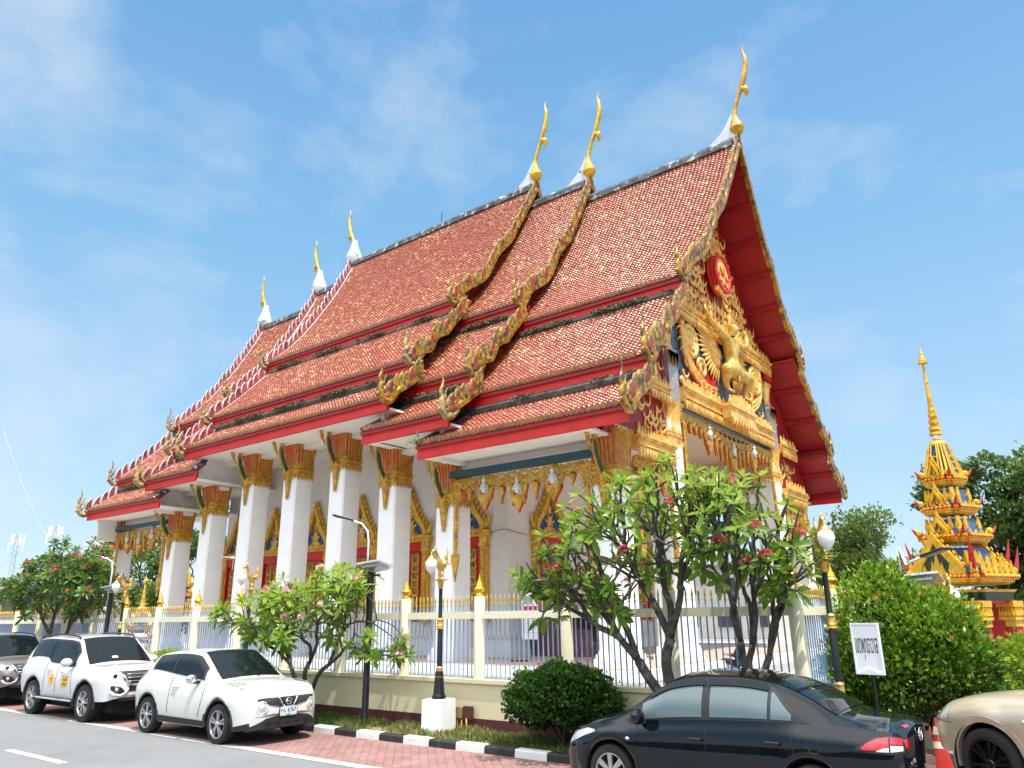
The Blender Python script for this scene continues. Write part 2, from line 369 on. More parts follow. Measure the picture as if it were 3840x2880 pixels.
# ================================================================ ground, road, kerb
def sheet(name, x0, x1, y0, y1, z, m, nx=1, ny=1):
    b = MB()
    for i in range(nx):
        for j in range(ny):
            xa, xb = lerp(x0,x1,i/nx), lerp(x0,x1,(i+1)/nx); ya, yb = lerp(y0,y1,j/ny), lerp(y0,y1,(j+1)/ny)
            b.add([(xa,ya,z),(xb,ya,z),(xb,yb,z),(xa,yb,z)], [(0,1,2,3)])
    o = b.build(name, m); tag(o, kind='structure'); return o
sheet('ground', -1500, 1500, -1500, 1500, -0.02, M['concrete'])
sheet('road', -300, 300, -8, 8.22, 0.0, M['asphalt'])

def brick_mat():
    m = bpy.data.materials.new('brick_pavers'); m.use_nodes = True
    nt = m.node_tree; N = nt.nodes; L = nt.links; b = N['Principled BSDF']
    tc = N.new('ShaderNodeTexCoord')
    mp = N.new('ShaderNodeMapping'); mp.inputs['Rotation'].default_value = (0,0,R(45)); L.new(tc.outputs['Object'], mp.inputs['Vector'])
    nd = N.new('ShaderNodeTexNoise'); nd.inputs['Scale'].default_value = 9; L.new(mp.outputs[0], nd.inputs['Vector'])
    ad = N.new('ShaderNodeMix'); ad.data_type = 'RGBA'; ad.blend_type = 'LINEAR_LIGHT'; ad.inputs['Factor'].default_value = .012
    L.new(mp.outputs[0], ad.inputs['A']); L.new(nd.outputs['Color'], ad.inputs['B'])
    br = N.new('ShaderNodeTexBrick'); br.inputs['Scale'].default_value = 1.0
    br.inputs['Brick Width'].default_value = .235; br.inputs['Row Height'].default_value = .135; br.inputs['Mortar Size'].default_value = .008; br.inputs['Mortar Smooth'].default_value = .3; br.inputs['Bias'].default_value = 0
    br.inputs['Color1'].default_value = (.27,.135,.12,1); br.inputs['Color2'].default_value = (.20,.105,.098,1); br.inputs['Mortar'].default_value = (.13,.085,.075,1)
    L.new(ad.outputs['Result'], br.inputs['Vector'])
    nz = N.new('ShaderNodeTexNoise'); nz.inputs['Scale'].default_value = 1.3; nz.inputs['Detail'].default_value = 8; L.new(tc.outputs['Object'], nz.inputs['Vector'])
    rp = N.new('ShaderNodeMapRange'); rp.inputs['From Min'].default_value = .45; rp.inputs['From Max'].default_value = .75; rp.inputs['To Max'].default_value = .5
    L.new(nz.outputs['Fac'], rp.inputs['Value'])
    mx = N.new('ShaderNodeMix'); mx.data_type = 'RGBA'; mx.inputs['B'].default_value = (.33,.23,.20,1)
    L.new(rp.outputs[0], mx.inputs['Factor']); L.new(br.outputs['Color'], mx.inputs['A']); L.new(mx.outputs['Result'], b.inputs['Base Color'])
    b.inputs['Roughness'].default_value = .85
    bp = N.new('ShaderNodeBump'); bp.inputs['Strength'].default_value = .5; bp.inputs['Distance'].default_value = .01; bp.invert = True
    L.new(br.outputs['Fac'], bp.inputs['Height']); L.new(bp.outputs[0], b.inputs['Normal'])
    return m
M['brick'] = brick_mat()
sheet('parking_pavement', -80, 12, 8.44, 10.20, 0.004, M['brick'])
sheet('driveway_road', -2.45, 12, 10.20, 22, 0.004, M['brick'])
sheet('edge_pavement', -80, 12, 8.22, 8.44, 0.006, M['line_worn'])
for x in range(-60, 12, 6):      # broken lane marking
    sheet('road_marking', x+2.8-0.05-12.45+12, x+4.95-12.45+12, 5.82, 5.96, 0.004, M['line_white'])
b = MB()                                                                        # kerb blocks, rounded top edge
kx = -60.0; ki = 0; mis = []
while kx < -2.6:
    mi = ki % 2; x1 = min(kx+.62, -2.6)
    pr = [(10.20,0.0),(10.205,.10),(10.225,.125),(10.36,.128),(10.36,0.0)]
    b.prism(pr, lambda a,c: (kx,a,c), lambda a,c: (x1-.006,a,c), mi)
    kx = x1; ki += 1
b.box(-2.595, -2.45, 10.20, 13.2, 0, .126, 0)
tag(b.build('kerb', [M['kerb_white'], M['kerb_black']], smooth=False), kind='structure')
sheet('verge_ground', -60, -2.6, 10.36, 11.40, 0.115, M['soil'])
sheet('planting_ground', -3.6, -2.6, 11.40, 20.0, 0.115, M['soil'])
sheet('court_pavement', -70, -3.85, 11.62, 60, 0.05, M['court'])

# grass on the verge: blades as one mass
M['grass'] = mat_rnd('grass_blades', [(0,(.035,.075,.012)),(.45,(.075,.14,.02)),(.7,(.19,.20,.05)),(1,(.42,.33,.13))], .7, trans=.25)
def grass(n, x0, x1, y0, y1, z, dens):
    rs = np.random.RandomState(5); V=[]; F=[]; Rn=[]
    for i in range(n):
        x = rs.uniform(x0,x1); y = rs.uniform(y0,y1); d = dens(x,y)
        if rs.rand() > d[0]: continue
        h = rs.uniform(.03,.11)*d[1]; a = rs.uniform(0,6.283); w = rs.uniform(.006,.012); lx,ly = rs.normal(0,.035,2)
        dx,dy = math.cos(a)*w, math.sin(a)*w
        o = len(V)
        V += [(x-dx,y-dy,z),(x+dx,y+dy,z),(x+lx*.4+dx*.7,y+ly*.4+dy*.7,z+h*.6),(x+lx-dx*.1,y+ly-dy*.1,z+h)]
        F.append((o,o+1,o+2,o+3)); Rn.append(min(1,max(0,rs.normal(d[2],.2))))
    o = np_mesh('grass', V, F, M['grass'], rnd=Rn); tag(o, kind='stuff')
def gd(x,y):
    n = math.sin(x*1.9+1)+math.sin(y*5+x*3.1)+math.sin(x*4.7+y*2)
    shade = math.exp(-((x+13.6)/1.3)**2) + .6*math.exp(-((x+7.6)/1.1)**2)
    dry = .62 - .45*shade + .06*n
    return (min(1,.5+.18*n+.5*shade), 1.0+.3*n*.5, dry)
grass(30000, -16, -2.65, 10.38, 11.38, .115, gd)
# ================================================================ temple hall
YC = 23.5                         # ridge line
T = empty('temple_hall', (-22.2, YC, 0.05), 0, 'large white temple hall with tiered orange tiled roofs, red eaves and gold columns', 'temple')
T0 = Vector((-22.2, YC, 0.05))
def add_local(mb, name, mats, parent=None, smooth=False, rnd=None):
    """a part given in world coordinates, stored relative to the temple's base"""
    o = mb.build(name, mats, T if parent is None else parent, smooth, rnd)
    o.data.transform(Matrix.Translation(-T0)); return o
tb = add_local
FLOOR = 0.98
# ---------- platform with mouldings
b = MB()
def ring(b, x0,x1,y0,y1,z0,z1,g=0,mi=0): b.box(x0-g,x1+g,y0-g,y1+g,z0,z1,mi)
px0,px1,py0,py1 = -35.9,-8.5,15.25,31.75
for z0,z1,g in ((.05,.22,.16),(.22,.34,.06),(.34,.58,-.02),(.58,.66,.05),(.66,.74,.0),(.74,.945,.10)):
    ring(b,px0,px1,py0,py1,z0,z1,g)
tb(b,'platform',M['white'])
b = MB(); b.box(px0+.12,px1-.12,py0+.12,py1-.12,.946,FLOOR); tb(b,'floor',M['floor_tile'])
b = MB()
for i,z in enumerate((.28,.52,.76)): b.box(px1-.2, px1+.16+1.35-.42*i, 19.9, 27.1, .05 if i==0 else (.28,.52)[i-1]+.001, z)
tb(b,'front_steps',M['step_grey'])
# ---------- inner hall walls
wx0,wx1,wy0,wy1 = -29.9,-14.45,18.4,28.6
b = MB(); b.box(wx0,wx1,wy0,wy1,FLOOR,8.4)
for z0,z1,g in ((.981,1.16,.16),(1.16,1.30,.08),(1.30,1.52,.04),(1.52,1.60,.09),(1.60,1.68,.05)): ring(b,wx0,wx1,wy0,wy1,z0,z1,g)
tb(b,'wall',M['wall_old'])
# porch walls behind the front (upper beam zone) and ceilings
b = MB()
b.box(-14.44,-9.5,19.2,27.8,7.75,7.85,0)
b.box(-14.44,-9.5,18.9,19.2,6.47,7.9,0); b.box(-14.44,-9.5,27.8,28.1,6.47,7.9,0)
tb(b,'porch_ceiling',M['ceiling_tan'])

# ---------- roof sections
UP = [(0.0,7.22),(0.10,7.02),(1.2,5.02),(2.5,3.00),(3.8,1.30),(5.16,-.02)]          # offset from ridge line, height above upper eave
def zsec(z): return dict(ridge=z+11.95, up=z+4.83, mid=z+1.58, low=z+.34)
def tier_profile(kind, zl):
    if kind=='up':
        base = zl+4.92; return [(d, base+h*.986) for d,h in UP]
    if kind=='mid': return [(4.60, zl+5.00),(5.16,zl+4.34),(6.25,zl+3.14),(7.56,zl+1.88)]
    if kind=='low': return [(7.0, zl+1.64),(7.56,zl+1.22),(8.15,zl+.77),(8.78,zl+.34)]
def prof_pts(tab, step):
    """resample a (d,z) polyline evenly"""
    P = catmull([(d,0,z) for d,z in tab], 12)
    L = [0]
    for i in range(1,len(P)): L.append(L[-1]+(P[i]-P[i-1]).length)
    n = max(2,int(round(L[-1]/step))); out=[]
    for k in range(n+1):
        s = L[-1]*k/n; i = 0
        while i < len(L)-2 and L[i+1] < s: i += 1
        t = (s-L[i])/max(1e-9,(L[i+1]-L[i])); out.append(P[i].lerp(P[i+1],t))
    return [(p.x,p.z) for p in out]
rsT = np.random.RandomState(3)
def tiles(name, parent, x0, x1, tab, side, lean=0.0, cut0=0.0, cut1=0.0, lean0=0.0):
    """real barrel tiles in courses; side -1 = street side"""
    W=.15; C=.14
    pr = prof_pts(tab, C); nx = int(round((x1-x0)/W)); w=(x1-x0)/nx
    V=[];F=[];Rn=[]
    sh=[(0,.0),(.2,.034),(.5,.05),(.8,.034),(1.0,.0)]
    zt,zb = pr[0][1], pr[-1][1]
    for j in range(len(pr)-1):
        (d0,z0),(d1,z1) = pr[j],pr[j+1]
        tx,tz = d1-d0,z1-z0; l=math.hypot(tx,tz); nxn,nzn = -tz/l, tx/l      # outward normal in (d,z)
        if nzn<0: nxn,nzn=-nxn,-nzn
        f=(z0-zb)/(zt-zb)
        for i in range(nx):
            xa=x0+i*w
            if cut0 and xa < x0+cut0*f: continue
            if cut1 and xa+w > x1-cut1*f: continue
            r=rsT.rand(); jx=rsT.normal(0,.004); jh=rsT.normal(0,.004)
            o=len(V)
            for k,(u,h) in enumerate(sh):
                x=xa+u*w+jx
                x += max(0,f)*(lean*(x-x0)+lean0*(x1-x))/(x1-x0)
                hh=h
                V.append((x, YC+side*(d0+nxn*(hh)), z0+nzn*(hh)))
            for k,(u,h) in enumerate(sh):
                x=xa+u*w+jx
                x += max(0,f)*(lean*(x-x0)+lean0*(x1-x))/(x1-x0)
                hh=h+.028+jh
                V.append((x, YC+side*(d1+nxn*hh), z1+nzn*hh))
            for k,(u,h) in enumerate(sh):
                x=xa+u*w+jx
                x += max(0,f)*(lean*(x-x0)+lean0*(x1-x))/(x1-x0)
                V.append((x, YC+side*(d1+nxn*h*.3), z1+nzn*h*.3))
            for k in range(4):
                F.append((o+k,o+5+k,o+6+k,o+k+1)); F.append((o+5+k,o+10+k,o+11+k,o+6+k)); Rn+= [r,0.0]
    V=np.array(V); F=np.array(F)
    if side>0: F=F[:,::-1]
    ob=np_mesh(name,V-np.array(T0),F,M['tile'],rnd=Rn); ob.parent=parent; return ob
def slab(b, x0,x1,tab,side,lean=0.0,th=.10,mi=0,off=-.02,c0=0.0,c1=0.0,lean0=0.0):
    """plain roof deck below the tiles"""
    pr=prof_pts(tab,.6); n=len(pr)
    zt,zb=pr[0][1],pr[-1][1]
    vs=[]
    for (d,z) in pr:
        f=(z-zb)/(zt-zb)
        for x in (x0+c0*f+lean0*f,x1+lean*f-c1*f):
            vs.append((x,YC+side*d,z+off)); vs.append((x,YC+side*d,z+off-th))
    fs=[]
    for i in range(n-1):
        a=i*4; c=(i+1)*4
        fs += [(a,c,c+2,a+2),(a+1,a+3,c+3,c+1),(a,a+1,c+1,c),(a+2,c+2,c+3,a+3)]
    fs += [(0,2,3,1),((n-1)*4,(n-1)*4+1,(n-1)*4+3,(n-1)*4+2)]
    b.add(vs,fs,mi)
# sections: name, low eave bottom z, x ranges of (up, mid, low), end at +x, end at -x, lean
SEC = [('main', 8.10, (-28.0,-16.80),(-28.0,-16.40),(-27.5,-16.15)),
       ('second_r',7.20,(-17.6,-13.85),(-17.3,-13.80),(-17.25,-13.65)),
       ('second_l',7.20,(-30.68,-27.0),(-30.68,-27.0),(-30.35,-26.60)),
       ('third_r', 6.42,(-14.9,-8.05),(-14.9,-8.05),(-14.86,-8.05)),
       ('third_l', 6.42,(-35.45,-30.0),(-35.45,-30.0),(-35.25,-29.10))]
ROOFS={}
CUT={'second_r':(1.15,0),'third_r':(1.25,0),'second_l':(0,1.15),'third_l':(0,1.3)}   # low tiers taper where they slip under the next roof
for nm,zl,xu,xm,xl in SEC:
    lean={'third_r':.30,'main':.05,'second_r':-.18}.get(nm,0); lean0={'main':-.60,'second_l':-.75,'third_l':-.9}.get(nm,0)
    b=MB()
    for tab,(xa,xb) in ((tier_profile('up',zl),xu),(tier_profile('mid',zl),xm),(tier_profile('low',zl),xl)):
        for side in (-1,1): slab(b,xa,xb,tab,side,lean if tab[0][0]==0 else 0,c0=(CUT.get(nm,(0,0))[0] if tab[0][0]==7.0 else 0),c1=(CUT.get(nm,(0,0))[1] if tab[0][0]==7.0 else 0),lean0=lean0 if tab[0][0]==0 else 0)
    roof=add_local(b,'roof',M['red_deep'],T)
    ROOFS[nm]=roof
    for kind,(xa,xb) in (('up',xu),('mid',xm),('low',xl)):
        tab=tier_profile(kind,zl)
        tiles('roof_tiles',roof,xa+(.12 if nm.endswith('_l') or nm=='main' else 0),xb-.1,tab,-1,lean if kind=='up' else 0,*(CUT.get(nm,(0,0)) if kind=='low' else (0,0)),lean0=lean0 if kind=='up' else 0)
        b=MB(); pr=prof_pts(tab,.5)                # far slope, plain tiled sheet
        for (d0,z0),(d1,z1) in zip(pr,pr[1:]): b.add([(xa,YC+d0,z0+.03),(xb,YC+d0,z0+.03),(xb,YC+d1,z1+.03),(xa,YC+d1,z1+.03)],[(0,1,2,3)])
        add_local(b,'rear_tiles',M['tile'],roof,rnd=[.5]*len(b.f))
        # fascia boards, both sides
        de=tab[-1][0]; ze=tab[-1][1]; fz=.35
        for side in (-1,1):
            b=MB(); y=YC+side*(de-.06); b.box(xa+.02,xb-.02,min(y,y-side*.09),max(y,y-side*.09),ze-.04-fz,ze-.045)
            y=YC+side*(de-.025); b.box(xa+.02,xb-.02,min(y,y-side*.04),max(y,y-side*.04),ze-.105,ze-.048)
            add_local(b,'fascia_board',M['red'],roof)
        # pointed eave tiles
        b=MB(); n=int((xb-xa-.3)/.15); V=[]
        for i in range(n):
            x=xa+.2+i*.15; y=YC-(de+.03); z=ze+.075
            P=[(-.06,-.085),(-.065,0),(-.035,.05),(0,.10),(.035,.05),(.065,0),(.06,-.085)]
            b.prism(P,lambda a,c:(x+a,y,z+c),lambda a,c:(x+a,y+.03,z+c))
        add_local(b,'eave_tiles',M['tile_end'],roof)
        if kind=='low' and nm in CUT:                          # mortar hip along the tapered end
            b=MB(); c0,c1=CUT[nm]; q=[((xa+c0*(z-tab[-1][1])/(tab[0][1]-tab[-1][1])+.05 if c0 else xb-c1*(z-tab[-1][1])/(tab[0][1]-tab[-1][1])-.05),YC-d,z+.05) for d,z in pr]
            b.tube(q,.085,6); add_local(b,'hip_mortar',M['ridge'],roof,smooth=True)
        # gutter ledge + moss under the fascia
        if kind!='low':
            t2=tier_profile('mid' if kind=='up' else 'low',zl); xa2,xb2=(xm if kind=='up' else xl)
            b=MB(); yy=YC-(de-.02); z1=ze-.36
            b.prism([(yy+.22,z1+.05),(yy+.02,z1+.03),(yy-.06,z1-.08),(yy-.05,z1-.20),(yy+.02,z1-.30),(yy+.3,z1-.25)],lambda a,c:(max(xa2,xa)+.02,a,c),lambda a,c:(min(xb2,xb)-.02,a,c))
            add_local(b,'ledge',M['gutter'],roof)
    # ridge capping
    b=MB(); zr=tier_profile('up',zl)[0][1]
    b.prism([(-.26,-.22),(-.22,.02),(-.12,.16),(.12,.16),(.22,.02),(.26,-.22)],lambda a,c:(xu[0]+lean0+.1,YC+a,zr+c),lambda a,c:(xu[1]+lean-.1,YC+a,zr+c))
    add_local(b,'ridge_cap',M['ridge'],roof)
# moss growing on the ledges
def moss(name,parent,xa,xb,y,z,n,amt):
    rs=np.random.RandomState(int(abs(xa*10)));V=[];F=[];Rn=[]
    for i in range(n):
        x=rs.uniform(xa,xb)
        if math.sin(x*2.3+y)+math.sin(x*5.1)*.6+rs.normal(0,.4) < amt: continue
        yy=y+rs.uniform(-.18,.06); zz=z-max(0,-(yy-y))*.45+rs.uniform(-.03,.05); s=rs.uniform(.035,.085); a=rs.uniform(0,6.28); t=rs.uniform(-.9,.9)
        d=Vector((math.cos(a),math.sin(a)*.6-.3,t)).normalized()*s; e=d.orthogonal().normalized()*s*.4; p=Vector((x,yy,zz)); o=len(V)
        V+=[p-e,p+d*.5-e*1.2,p+d+e*.1,p+d*.5+e*1.2]; F.append((o,o+1,o+2,o+3)); Rn.append(rs.rand())
    if V:
        o=np_mesh(name,np.array([tuple(v) for v in V])-np.array(T0),F,M['moss'],rnd=Rn); o.parent=parent; tag(o,kind='stuff')
for nm,zl,xu,xm,xl in SEC:
    for de,dz,n0,am in ((5.16,4.55,260,-.5 if nm in('third_r','second_r') else .2),(7.56,1.53,200,-.3 if nm!='third_r' else .8)):
        L=xu[1]-xu[0]
        moss('moss',ROOFS[nm],xu[0]+.2,xu[1]-.3,YC-de-.03,zl+dz-.02,int(n0*L),am)

# ---------- ornaments: bargeboards with fins, naga finials, ridge finials
def barge(parent,x,tab,side,out,red=False,lean=0.0,fin_h=.42,head=True,wavy=False):
    """board along one tier end. x: plane, out: +1 faces +x, -1 faces -x"""
    pr=prof_pts(tab,.13); n=len(pr); zt=tab[0][1]; zb=tab[-1][1]
    def X(z): return x+lean*(z-zb)/(zt-zb)
    th=.16
    b=MB(); up=[];lo=[]
    for i,(d,z) in enumerate(pr):
        a=pr[max(0,i-1)]; c=pr[min(n-1,i+1)]; tx,tz=c[0]-a[0],c[1]-a[1]; l=math.hypot(tx,tz); nx_,nz_=(-tz/l,tx/l)
        if nz_<0: nx_,nz_=-nx_,-nz_
        wv=0
        if wavy:
            u=i/(n-1); wv=.03+.09*math.sin(u*math.pi*6.0)*min(1,max(0,(u-.3)*4))
        up.append((d+nx_*(.05-wv),z+nz_*(.05-wv))); lo.append((d-nx_*(.07+wv),z-nz_*(.07+wv)))
    for i in range(n-1):
        q=[up[i],up[i+1],lo[i+1],lo[i]]
        b.prism(q,lambda a,c:(X(c)-out*0.0,YC+side*a,c),lambda a,c:(X(c)+out*th,YC+side*a,c))
    add_local(b,'bargeboard',(M['red_fin'] if red else M['gold_mosaic']),parent)
    if red:
        b=MB()
        for i in range(n-1):
            b.prism([up[i],up[i+1],(lerp(up[i+1][0],lo[i+1][0],.35),lerp(up[i+1][1],lo[i+1][1],.35)),(lerp(up[i][0],lo[i][0],.35),lerp(up[i][1],lo[i][1],.35))],lambda a,c:(X(c)-out*.012-.05*out,YC+side*a,c),lambda a,c:(X(c)-out*.002,YC+side*a,c))
        add_local(b,'verge_trim',M['white_trim'],parent)
    b=MB(); L=0; last=-9; k=0
    gap=.30 if red else .19
    acc=0
    for i in range(1,n):
        acc+=math.hypot(pr[i][0]-pr[i-1][0],pr[i][1]-pr[i-1][1])
        if acc-last<gap: continue
        last=acc
        d,z=(up[i][0]+lo[i][0])/2,(up[i][1]+lo[i][1])/2+.05; a=pr[i-1]; tx,tz=pr[i][0]-a[0],pr[i][1]-a[1]; l=math.hypot(tx,tz); tx/=l;tz/=l; nx_,nz_=-tz,tx
        if nz_<0: nx_,nz_=-nx_,-nz_
        # blade leans up-slope
        h=fin_h*(1+.12*math.sin(k*1.7)); k+=1
        def pt(s,t): return (d-tx*s*1.0+nx_*t, z-tz*s+nz_*t)
        if red: P=[pt(-.13,-.05),pt(-.11,.10*h/.42),pt(.0,.22*h/.42),pt(.16,.32*h/.42),pt(.34,.36*h/.42),pt(.26,.22*h/.42),pt(.16,.10*h/.42),pt(.12,-.05)]
        else:
            hh=h*1.25
            P=[(d+.085,z-.03),(d+.10,z+hh*.35),(d+.075,z+hh*.7),(d-.03,z+hh),(d-.055,z+hh*.66),(d-.065,z+hh*.3),(d-.07,z-.03)]
        b.prism(P,lambda a,c:(X(min(zt,c))+out*.03,YC+side*a,c),lambda a,c:(X(min(zt,c))+out*.12,YC+side*a,c),mi=(0 if red else k%4),side_mi=(1 if red else 1 if k%3 else 0))
    add_local(b,'roof_fins',([M['red_fin'],M['white_trim']] if red else [M['fin_dark'],M['fin_dark'],M['gold_mosaic'],M['red_fin']]),parent)
    if head:
        d,z=tab[-1]; naga(parent,x+out*.08,YC+side*d,z,side,.74 if red else .80,'naga_pale' if red else None)
def naga(parent,x,y,z,side,s,mname=None):
    """upturned serpent finial: neck hook, jaw and tall flame crest, with side flames"""
    b=MB()
    def P(a,c): return (x,y+side*a*s,z+c*s)
    b.tube(catmull([P(-.55,.42),P(-.25,.0),P(.08,-.22),P(.34,-.05),P(.40,.28),P(.30,.52)],5),[.13*s,.14*s]+[.145*s]*10+[.13*s]*6+[.12*s]*8,8,0,flat=.8,flat_axis=(1,0,0)) if False else None
    path=catmull([P(-.60,.50),P(-.30,.05),P(.05,-.20),P(.32,-.06),P(.40,.24),P(.33,.46)],5)
    b.tube(path,[lerp(.11,.15,min(1,i/8))*s*(1 if i<18 else .85) for i in range(len(path))],7,0,flat=.75,flat_axis=(1,0,0))
    cres=catmull([P(.36,.40),P(.44,.62),P(.36,.86),P(.34,1.08),P(.44,1.34)],5)
    b.tube(cres,[lerp(.12,.015,i/(len(cres)-1))*s for i in range(len(cres))],6,0,flat=.6,flat_axis=(1,0,0))
    for (a,c,h,t) in ((.22,.42,.42,-.10),(.10,.20,.46,-.16),(-.06,.10,.44,-.18),(-.22,.16,.40,-.2)):
        q=catmull([P(a,c),P(a+t*.2,c+h*.5),P(a+t,c+h)],4); b.tube(q,[lerp(.07,.012,i/(len(q)-1))*s for i in range(len(q))],5,0,flat=.6,flat_axis=(1,0,0))
    for sx in (-1,1): b.ball((x+sx*.07*s,y+side*.24*s,z+.12*s),.06*s,6,4,1)
    b.tube([P(.40,.12),P(.52,.02),P(.56,-.10)],[.07*s,.05*s,.015*s],5,0)
    add_local(b,'naga_finial',[M[mname or random.choice(['gold_mosaic','naga_pale','fin_dark','gold_mosaic','naga_pale'])],M['gutter']],parent,smooth=True)
def chofa(parent,x,z,out,s=1.0,white_base=False,mname='gold_bright'):
    b=MB()
    def P(a,c): return (x+out*a*s,YC,z+c*s)
    pts=[P(.0,-.42),P(.03,-.28),P(.02,.0),P(-.02,.32),P(-.03,.62),P(.05,1.0),P(.20,1.4),P(.40,1.85),P(.56,2.3),P(.68,2.8),P(.71,3.2),P(.64,3.55),P(.66,3.78),P(.74,3.92)]
    rad=[.03,.20,.325,.20,.115,.095,.09,.105,.125,.11,.085,.055,.028,.008]
    pp=catmull(pts,4); rr=[]
    for i in range(len(pts)-1):
        for j in range(4): rr.append(lerp(rad[i],rad[i+1],j/4)*s)
    rr.append(.005)
    b.tube(pp,rr,9,0,flat=.85,flat_axis=(0,1,0))
    b.tube(catmull([P(.36,1.78),P(.56,1.72),P(.60,1.50),P(.55,1.30)],4),[.10*s,.12*s,.13*s,.14*s,.14*s,.14*s,.13*s,.11*s,.09*s,.07*s,.05*s,.02*s,.01*s],7,0)
    o=add_local(b,'ridge_finial',M[mname],parent,smooth=True)
    b=MB()
    if white_base:
        b.lathe([(.05,-.55),(.30,-.45),(.42,-.15),(.40,.1),(.27,.42),(.16,.8),(.13,1.0)],(x+out*.0,YC,z),12,0)
        sw=[(-1.55,-.62),(-1.0,-.45),(-.6,-.12),(-.35,.35),(-.2,.8),(.0,.5),(.1,-.62)]
    else:
        sw=[(-2.0,-.62),(-1.5,-.52),(-1.0,-.30),(-.6,.02),(-.30,.45),(-.12,.75),(-.05,.3),(.0,-.62)]
    b.prism(sw,lambda a,c:(x+out*a*s,YC-.09,z+c*s),lambda a,c:(x+out*a*s,YC+.09,z+c*s))
    add_local(b,'finial_base',M['chofa_base'],parent,smooth=('auto' if white_base else False))
for nm,zl,xu,xm,xl in SEC:
    roof=ROOFS[nm]; right=not nm.endswith('_l'); left=nm in('main','second_l','third_l')
    tu,tm,tl=tier_profile('up',zl),tier_profile('mid',zl),tier_profile('low',zl)
    lean={'third_r':.30,'main':.05,'second_r':-.18}.get(nm,0); lean0={'main':-.60,'second_l':-.75,'third_l':-.9}.get(nm,0)
    if right:
        for side in (-1,1):
            barge(roof,xu[1],tu,side,1,lean=lean,wavy=True); barge(roof,xm[1],[(4.95,zl+4.55)]+tm[1:],side,1,wavy=True); barge(roof,xl[1],[(7.3,zl+1.36)]+tl[1:],side,1)
        chofa(roof,xu[1]+lean+.06,tu[0][1]+.55,1,(.86 if nm=='third_r' else .92),mname=('gold' if nm=='third_r' else 'gold_bright'))
        b=MB(); x=xu[1]-.55                                   # dark red gable infill
        prf=prof_pts(tu,.6); poly=[(-d,z-.12) for d,z in reversed(prf)]+[(d,z-.12) for d,z in prf[1:]]
        if nm!='third_r':
            b.prism(poly,lambda a,c:(x,YC+a,c),lambda a,c:(x+.06,YC+a,c)); add_local(b,'gable_infill',M['red_deep'],roof)
    if left:
        for side in (-1,1):
            barge(roof,xu[0],tu,side,-1,red=True,lean=lean0); barge(roof,xm[0],[(4.95,zl+4.55)]+tm[1:],side,-1,red=True); barge(roof,xl[0],[(7.3,zl+1.36)]+tl[1:],side,-1,red=True)
        chofa(roof,xu[0]+lean0-.12,tu[0][1]+.40,-1,.78,white_base=True)
        b=MB(); x=xu[0]+.6; prf=prof_pts(tu,.6); poly=[(-d,z-.12) for d,z in reversed(prf)]+[(d,z-.12) for d,z in prf[1:]]
        b.prism(poly,lambda a,c:(x,YC+a,c),lambda a,c:(x+.06,YC+a,c)); add_local(b,'gable_infill',M['red_deep'],roof)
    # white soffit under the lowest eave and short side walls closing the step between sections
    zs=zl-.005
    for side in (-1,1):
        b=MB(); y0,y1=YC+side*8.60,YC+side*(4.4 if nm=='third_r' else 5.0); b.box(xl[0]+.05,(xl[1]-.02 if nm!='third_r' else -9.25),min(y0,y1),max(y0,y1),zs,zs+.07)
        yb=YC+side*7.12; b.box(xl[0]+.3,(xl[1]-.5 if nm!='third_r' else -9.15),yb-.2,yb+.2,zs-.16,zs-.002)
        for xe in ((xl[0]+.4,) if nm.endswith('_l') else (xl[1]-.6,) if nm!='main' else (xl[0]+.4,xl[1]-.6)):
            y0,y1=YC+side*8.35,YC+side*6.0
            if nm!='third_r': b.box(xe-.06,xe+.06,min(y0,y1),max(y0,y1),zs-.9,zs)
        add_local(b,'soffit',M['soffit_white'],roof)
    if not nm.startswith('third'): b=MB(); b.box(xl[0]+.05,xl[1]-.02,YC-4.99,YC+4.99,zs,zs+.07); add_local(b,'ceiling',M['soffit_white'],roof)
# purlin ribs under the front overhang (right-hand slope seen from below)
b=MB(); tu,tm,tl=[tier_profile(k,6.42) for k in('up','mid','low')]
for tab,cnt in ((tu,7),(tm,3),(tl,2)):
    pr=prof_pts(tab,.1)
    for k in range(cnt):
        d,z=pr[int((k+.8)/cnt*(len(pr)-1))] if k<cnt-1 else pr[-3]
        for side in (-1,1):
            f=(z-tab[-1][1])/(tab[0][1]-tab[-1][1]); y=YC+side*d; lx=(.30*f if tab is tu else 0)
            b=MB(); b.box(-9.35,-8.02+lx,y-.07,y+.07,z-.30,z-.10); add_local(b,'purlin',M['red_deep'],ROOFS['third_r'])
# lightning rod
b=MB(); b.tube([(-22.35,YC,20.0),(-22.35,YC,20.95)],.02,5); tb(b,'lightning_rod',M['black_metal'])
